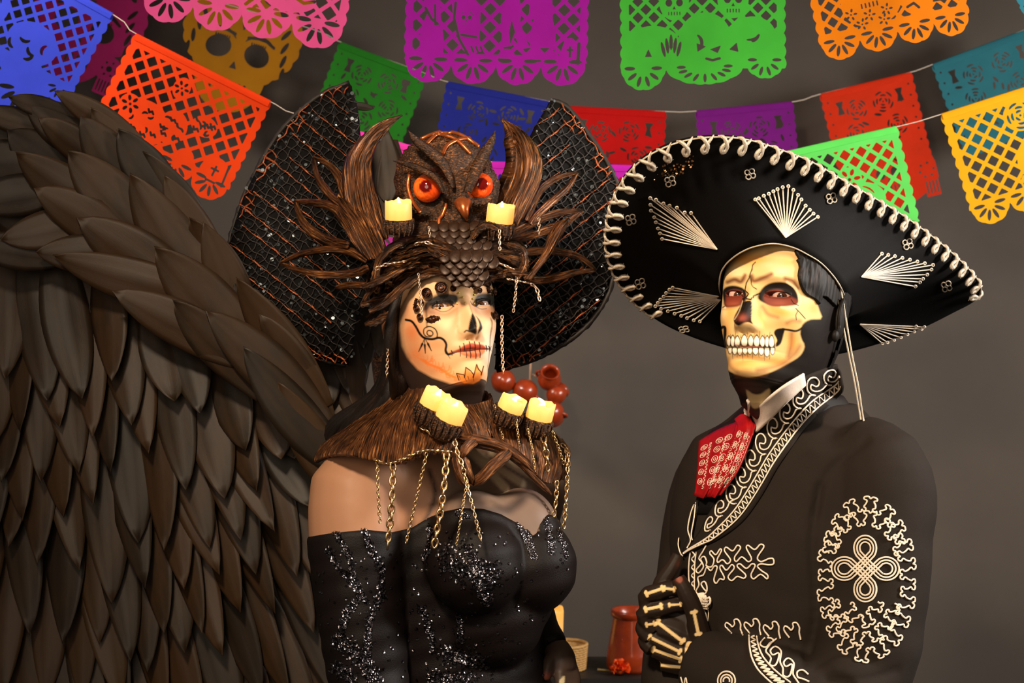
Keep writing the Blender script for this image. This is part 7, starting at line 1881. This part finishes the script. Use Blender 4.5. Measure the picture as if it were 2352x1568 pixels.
# ================================================================== feather wings
def wings():
    fm = NT('satin_feather'); v = fm.coords('Object', (1, 1, 1)); oi = fm.n('ShaderNodeObjectInfo')
    f = fm.noise(v, 3.0, 3); ad = fm.n('ShaderNodeMath', _operation='MULTIPLY_ADD'); fm.l(oi.outputs['Random'], ad.inputs[0]); ad.inputs[1].default_value = .5; fm.l(f, ad.inputs[2])
    fm.l(fm.ramp(ad.outputs[0], [(.3, S(25, 19, 13)), (.6, S(37, 27, 17)), (.95, S(56, 38, 21))]), fm.b.inputs['Base Color'])
    fm.set(Roughness=.5); fm.b.inputs['Specular IOR Level'].default_value = .28; fm.bump(fm.noise(fm.coords('Object', (40, 8, 1)), 3, 2), .06, .01)
    def feather_mesh(bend, cup, tipw, seed):
        nu, nv = 15, 9; t = np.linspace(0, 1, nu); s = np.linspace(-1, 1, nv); r = np.random.default_rng(seed)
        w = np.clip(np.sin(np.pi * np.clip(.10 + .90 * t, 0, 1) ** tipw), 0, 1) ** .72; w[0] = .32; w[-1] = .02
        G = np.zeros((nu, nv, 3)); asy = r.uniform(-.12, .12)
        for i in range(nu):
            for j in range(nv):
                a = s[j]; G[i, j] = (.5 * w[i] * a * (1 + asy * a) + .10 * bend[1] * math.sin(t[i] * 3.1), -.16 * bend[0] * t[i] ** 2 * 1.2 + cup * w[i] * a * a - .040 * w[i] * math.exp(-(a / .14) ** 2) * (1 - .5 * t[i]) + .02 * math.sin(9 * t[i] + seed) * a, t[i])
        V, F, uv = solid_grid(G, .018, None); return make_mesh('feather', V, F, fm.m, True, uv)
    ms = [feather_mesh(b, c, p, k) for k, (b, c, p) in enumerate((((.5, .2), .05, 1.15), ((.9, -.3), .07, 1.05), ((.7, .4), .03, 1.25), ((.2, -.2), .05, 1.1), ((1.1, .1), .08, 1.0)))]
    r = random.Random(21)
    def feather(parent, b, t, width, roll=0.0, m=None):
        b, t = np.asarray(b), np.asarray(t); z = t - b; L = np.linalg.norm(z); z = z / L
        y = np.array([math.sin(roll), 1.0, 0.0]); y = nrm(y - z * (y @ z)); x = np.cross(y, z)
        M = np.eye(4); M[:3, 0] = x * width; M[:3, 1] = y * width; M[:3, 2] = z * L; M[:3, 3] = b
        return inst('feather', ms[m if m is not None else r.randrange(5)], M, parent)
    w1 = empty('feather_wing', P(560, 1100, 2.35), None, 'large dark brown feathered wing filling the left side behind the woman', 'wing', 'costume wings')
    cov = np.array([(-200, 560), (0, 565), (90, 590), (200, 615), (300, 680), (420, 740), (520, 800), (600, 850), (690, 930), (780, 1060), (900, 1300)], float)
    lean = lambda x: np.interp(x, [-100, 100, 350, 550, 700, 800], [.02, .06, .18, .32, .40, .42])
    for k in range(9):
        for j in range(13):
            x = -60 + j * 82 + (41 if k % 2 else 0) + r.uniform(-12, 12); y = 860 + 118 * k + r.uniform(-40, 40) + 45 * math.sin(x * .011 + k)
            cy = np.interp(x, cov[:, 0], cov[:, 1])
            if y < cy + 130: continue
            if x > 790 or (x > 735 and y < 1200): continue
            ln = r.uniform(400, 500); le = lean(x) + r.uniform(-.08, .08)
            d = np.array([le, 1]) / math.hypot(le, 1); bx, by = x - d[0] * ln, y - d[1] * ln
            if by < cy - 60: by2 = cy - 60; q = (y - by2) / (y - by); bx, by = x - d[0] * ln * q, by2
            Yt = 2.215 + .0125 * k + r.uniform(-.005, .005) + .05 * np.clip((x - 500) / 300, 0, 1)
            feather(w1, P(bx, by, Yt + .036), P(x, y, Yt), r.uniform(.064, .080), r.uniform(-.4, .4))
    # leading edge coverts, tips swept up and out along the arc
    CV = [((20, 224), (150, 262), 46, 4), ((128, 208), (300, 322), 62, 4), ((-60, 250), (120, 290), 60, 4), ((92, 270), (230, 380), 74, 3), ((188, 268), (300, 450), 100, 3), ((272, 300), (395, 480), 96, 4), ((38, 352), (235, 480), 98, 2), ((158, 350), (345, 550), 112, 2), ((300, 402), (485, 675), 120, 3), ((378, 405), (492, 590), 80, 4), ((82, 432), (275, 555), 98, 1), ((182, 500), (420, 672), 118, 1), ((358, 570), (570, 800), 118, 2), ((470, 512), (566, 790), 92, 3), ((5, 552), (200, 508), 84, 1), ((-70, 470), (110, 440), 90, 2), ((-80, 370), (80, 370), 90, 3), ((84, 580), (250, 572), 80, 0), ((126, 588), (420, 665), 92, 0), ((262, 668), (530, 808), 96, 0), ((400, 690), (580, 880), 90, 1), ((476, 715), (705, 935), 104, 1), ((545, 640), (715, 880), 96, 2), ((600, 720), (730, 930), 84, 3), ((560, 800), (760, 1040), 96, 1), ((-60, 560), (110, 590), 80, 0), ((640, 880), (790, 1120), 90, 2), ((210, 250), (330, 400), 80, 5), ((60, 240), (200, 330), 80, 5), ((330, 350), (450, 520), 90, 5), ((440, 500), (560, 700), 90, 5), ((540, 650), (680, 850), 90, 5), ((150, 440), (330, 600), 110, 5), ((20, 300), (160, 420), 110, 5), ((290, 560), (480, 740), 110, 5), ((-40, 440), (120, 520), 110, 5), ((300, 640), (520, 800), 110, 4), ((-90, 280), (60, 300), 90, 5)]
    for (tx, ty), (bx, by), wd, lay in CV:
        dx, dy = bx - tx, by - ty
        Y0 = 2.165 + .010 * lay
        feather(w1, P(bx + dx * .22, by + dy * .22, Y0 + .034), P(tx, ty, Y0 - .002), wd * 1.12 * 2.17 / FPX, r.uniform(-.35, .35), (0, 2, 3)[r.randrange(3)])
    # frame the feathers are tied to, running to the back harness
    V, F, u = tube(resample(PP([(1000, 1180, 2.28), (860, 1120, 2.33), (760, 1040, 2.32), (672, 870, 2.30), (560, 680, 2.29), (430, 500, 2.28), (300, 380, 2.28), (150, 330, 2.28), (-100, 360, 2.29)]), 40), .012, 8); mesh_obj('wing_frame', V, F, bronze_d, w1)
    w2 = empty('feather_wing', P(900, 1000, 2.36), None, 'second dark wing, folded, showing only behind the halo and the falling hair', 'wing', 'costume wings')
    for b, t, wd in (((790, 560), (838, 800), .05), ((845, 560), (842, 850), .042), ((880, 600), (872, 820), .045), ((770, 650), (800, 905), .05), ((820, 650), (815, 940), .05), ((740, 700), (765, 930), .05), ((770, 760), (830, 985), .055), ((700, 760), (745, 980), .05), ((880, 150), (893, 470), .055), ((850, 300), (872, 520), .06), ((900, 320), (905, 540), .06), ((800, 238), (860, 250), .014), ((720, 850), (800, 1050), .055), ((860, 900), (850, 1100), .06)):
        b = (b[0], max(b[1], 300)) if b[1] < 200 else b
        feather(w2, P(b[0], b[1], 2.36), P(t[0], t[1], 2.335), wd, r.uniform(-.5, .1), 2)
    V, F, u = tube(resample(PP([(1000, 1180, 2.28), (900, 1000, 2.38), (860, 700, 2.39), (880, 350, 2.38)]), 24), .012, 8); mesh_obj('wing_frame', V, F, bronze_d, w2)
wings()
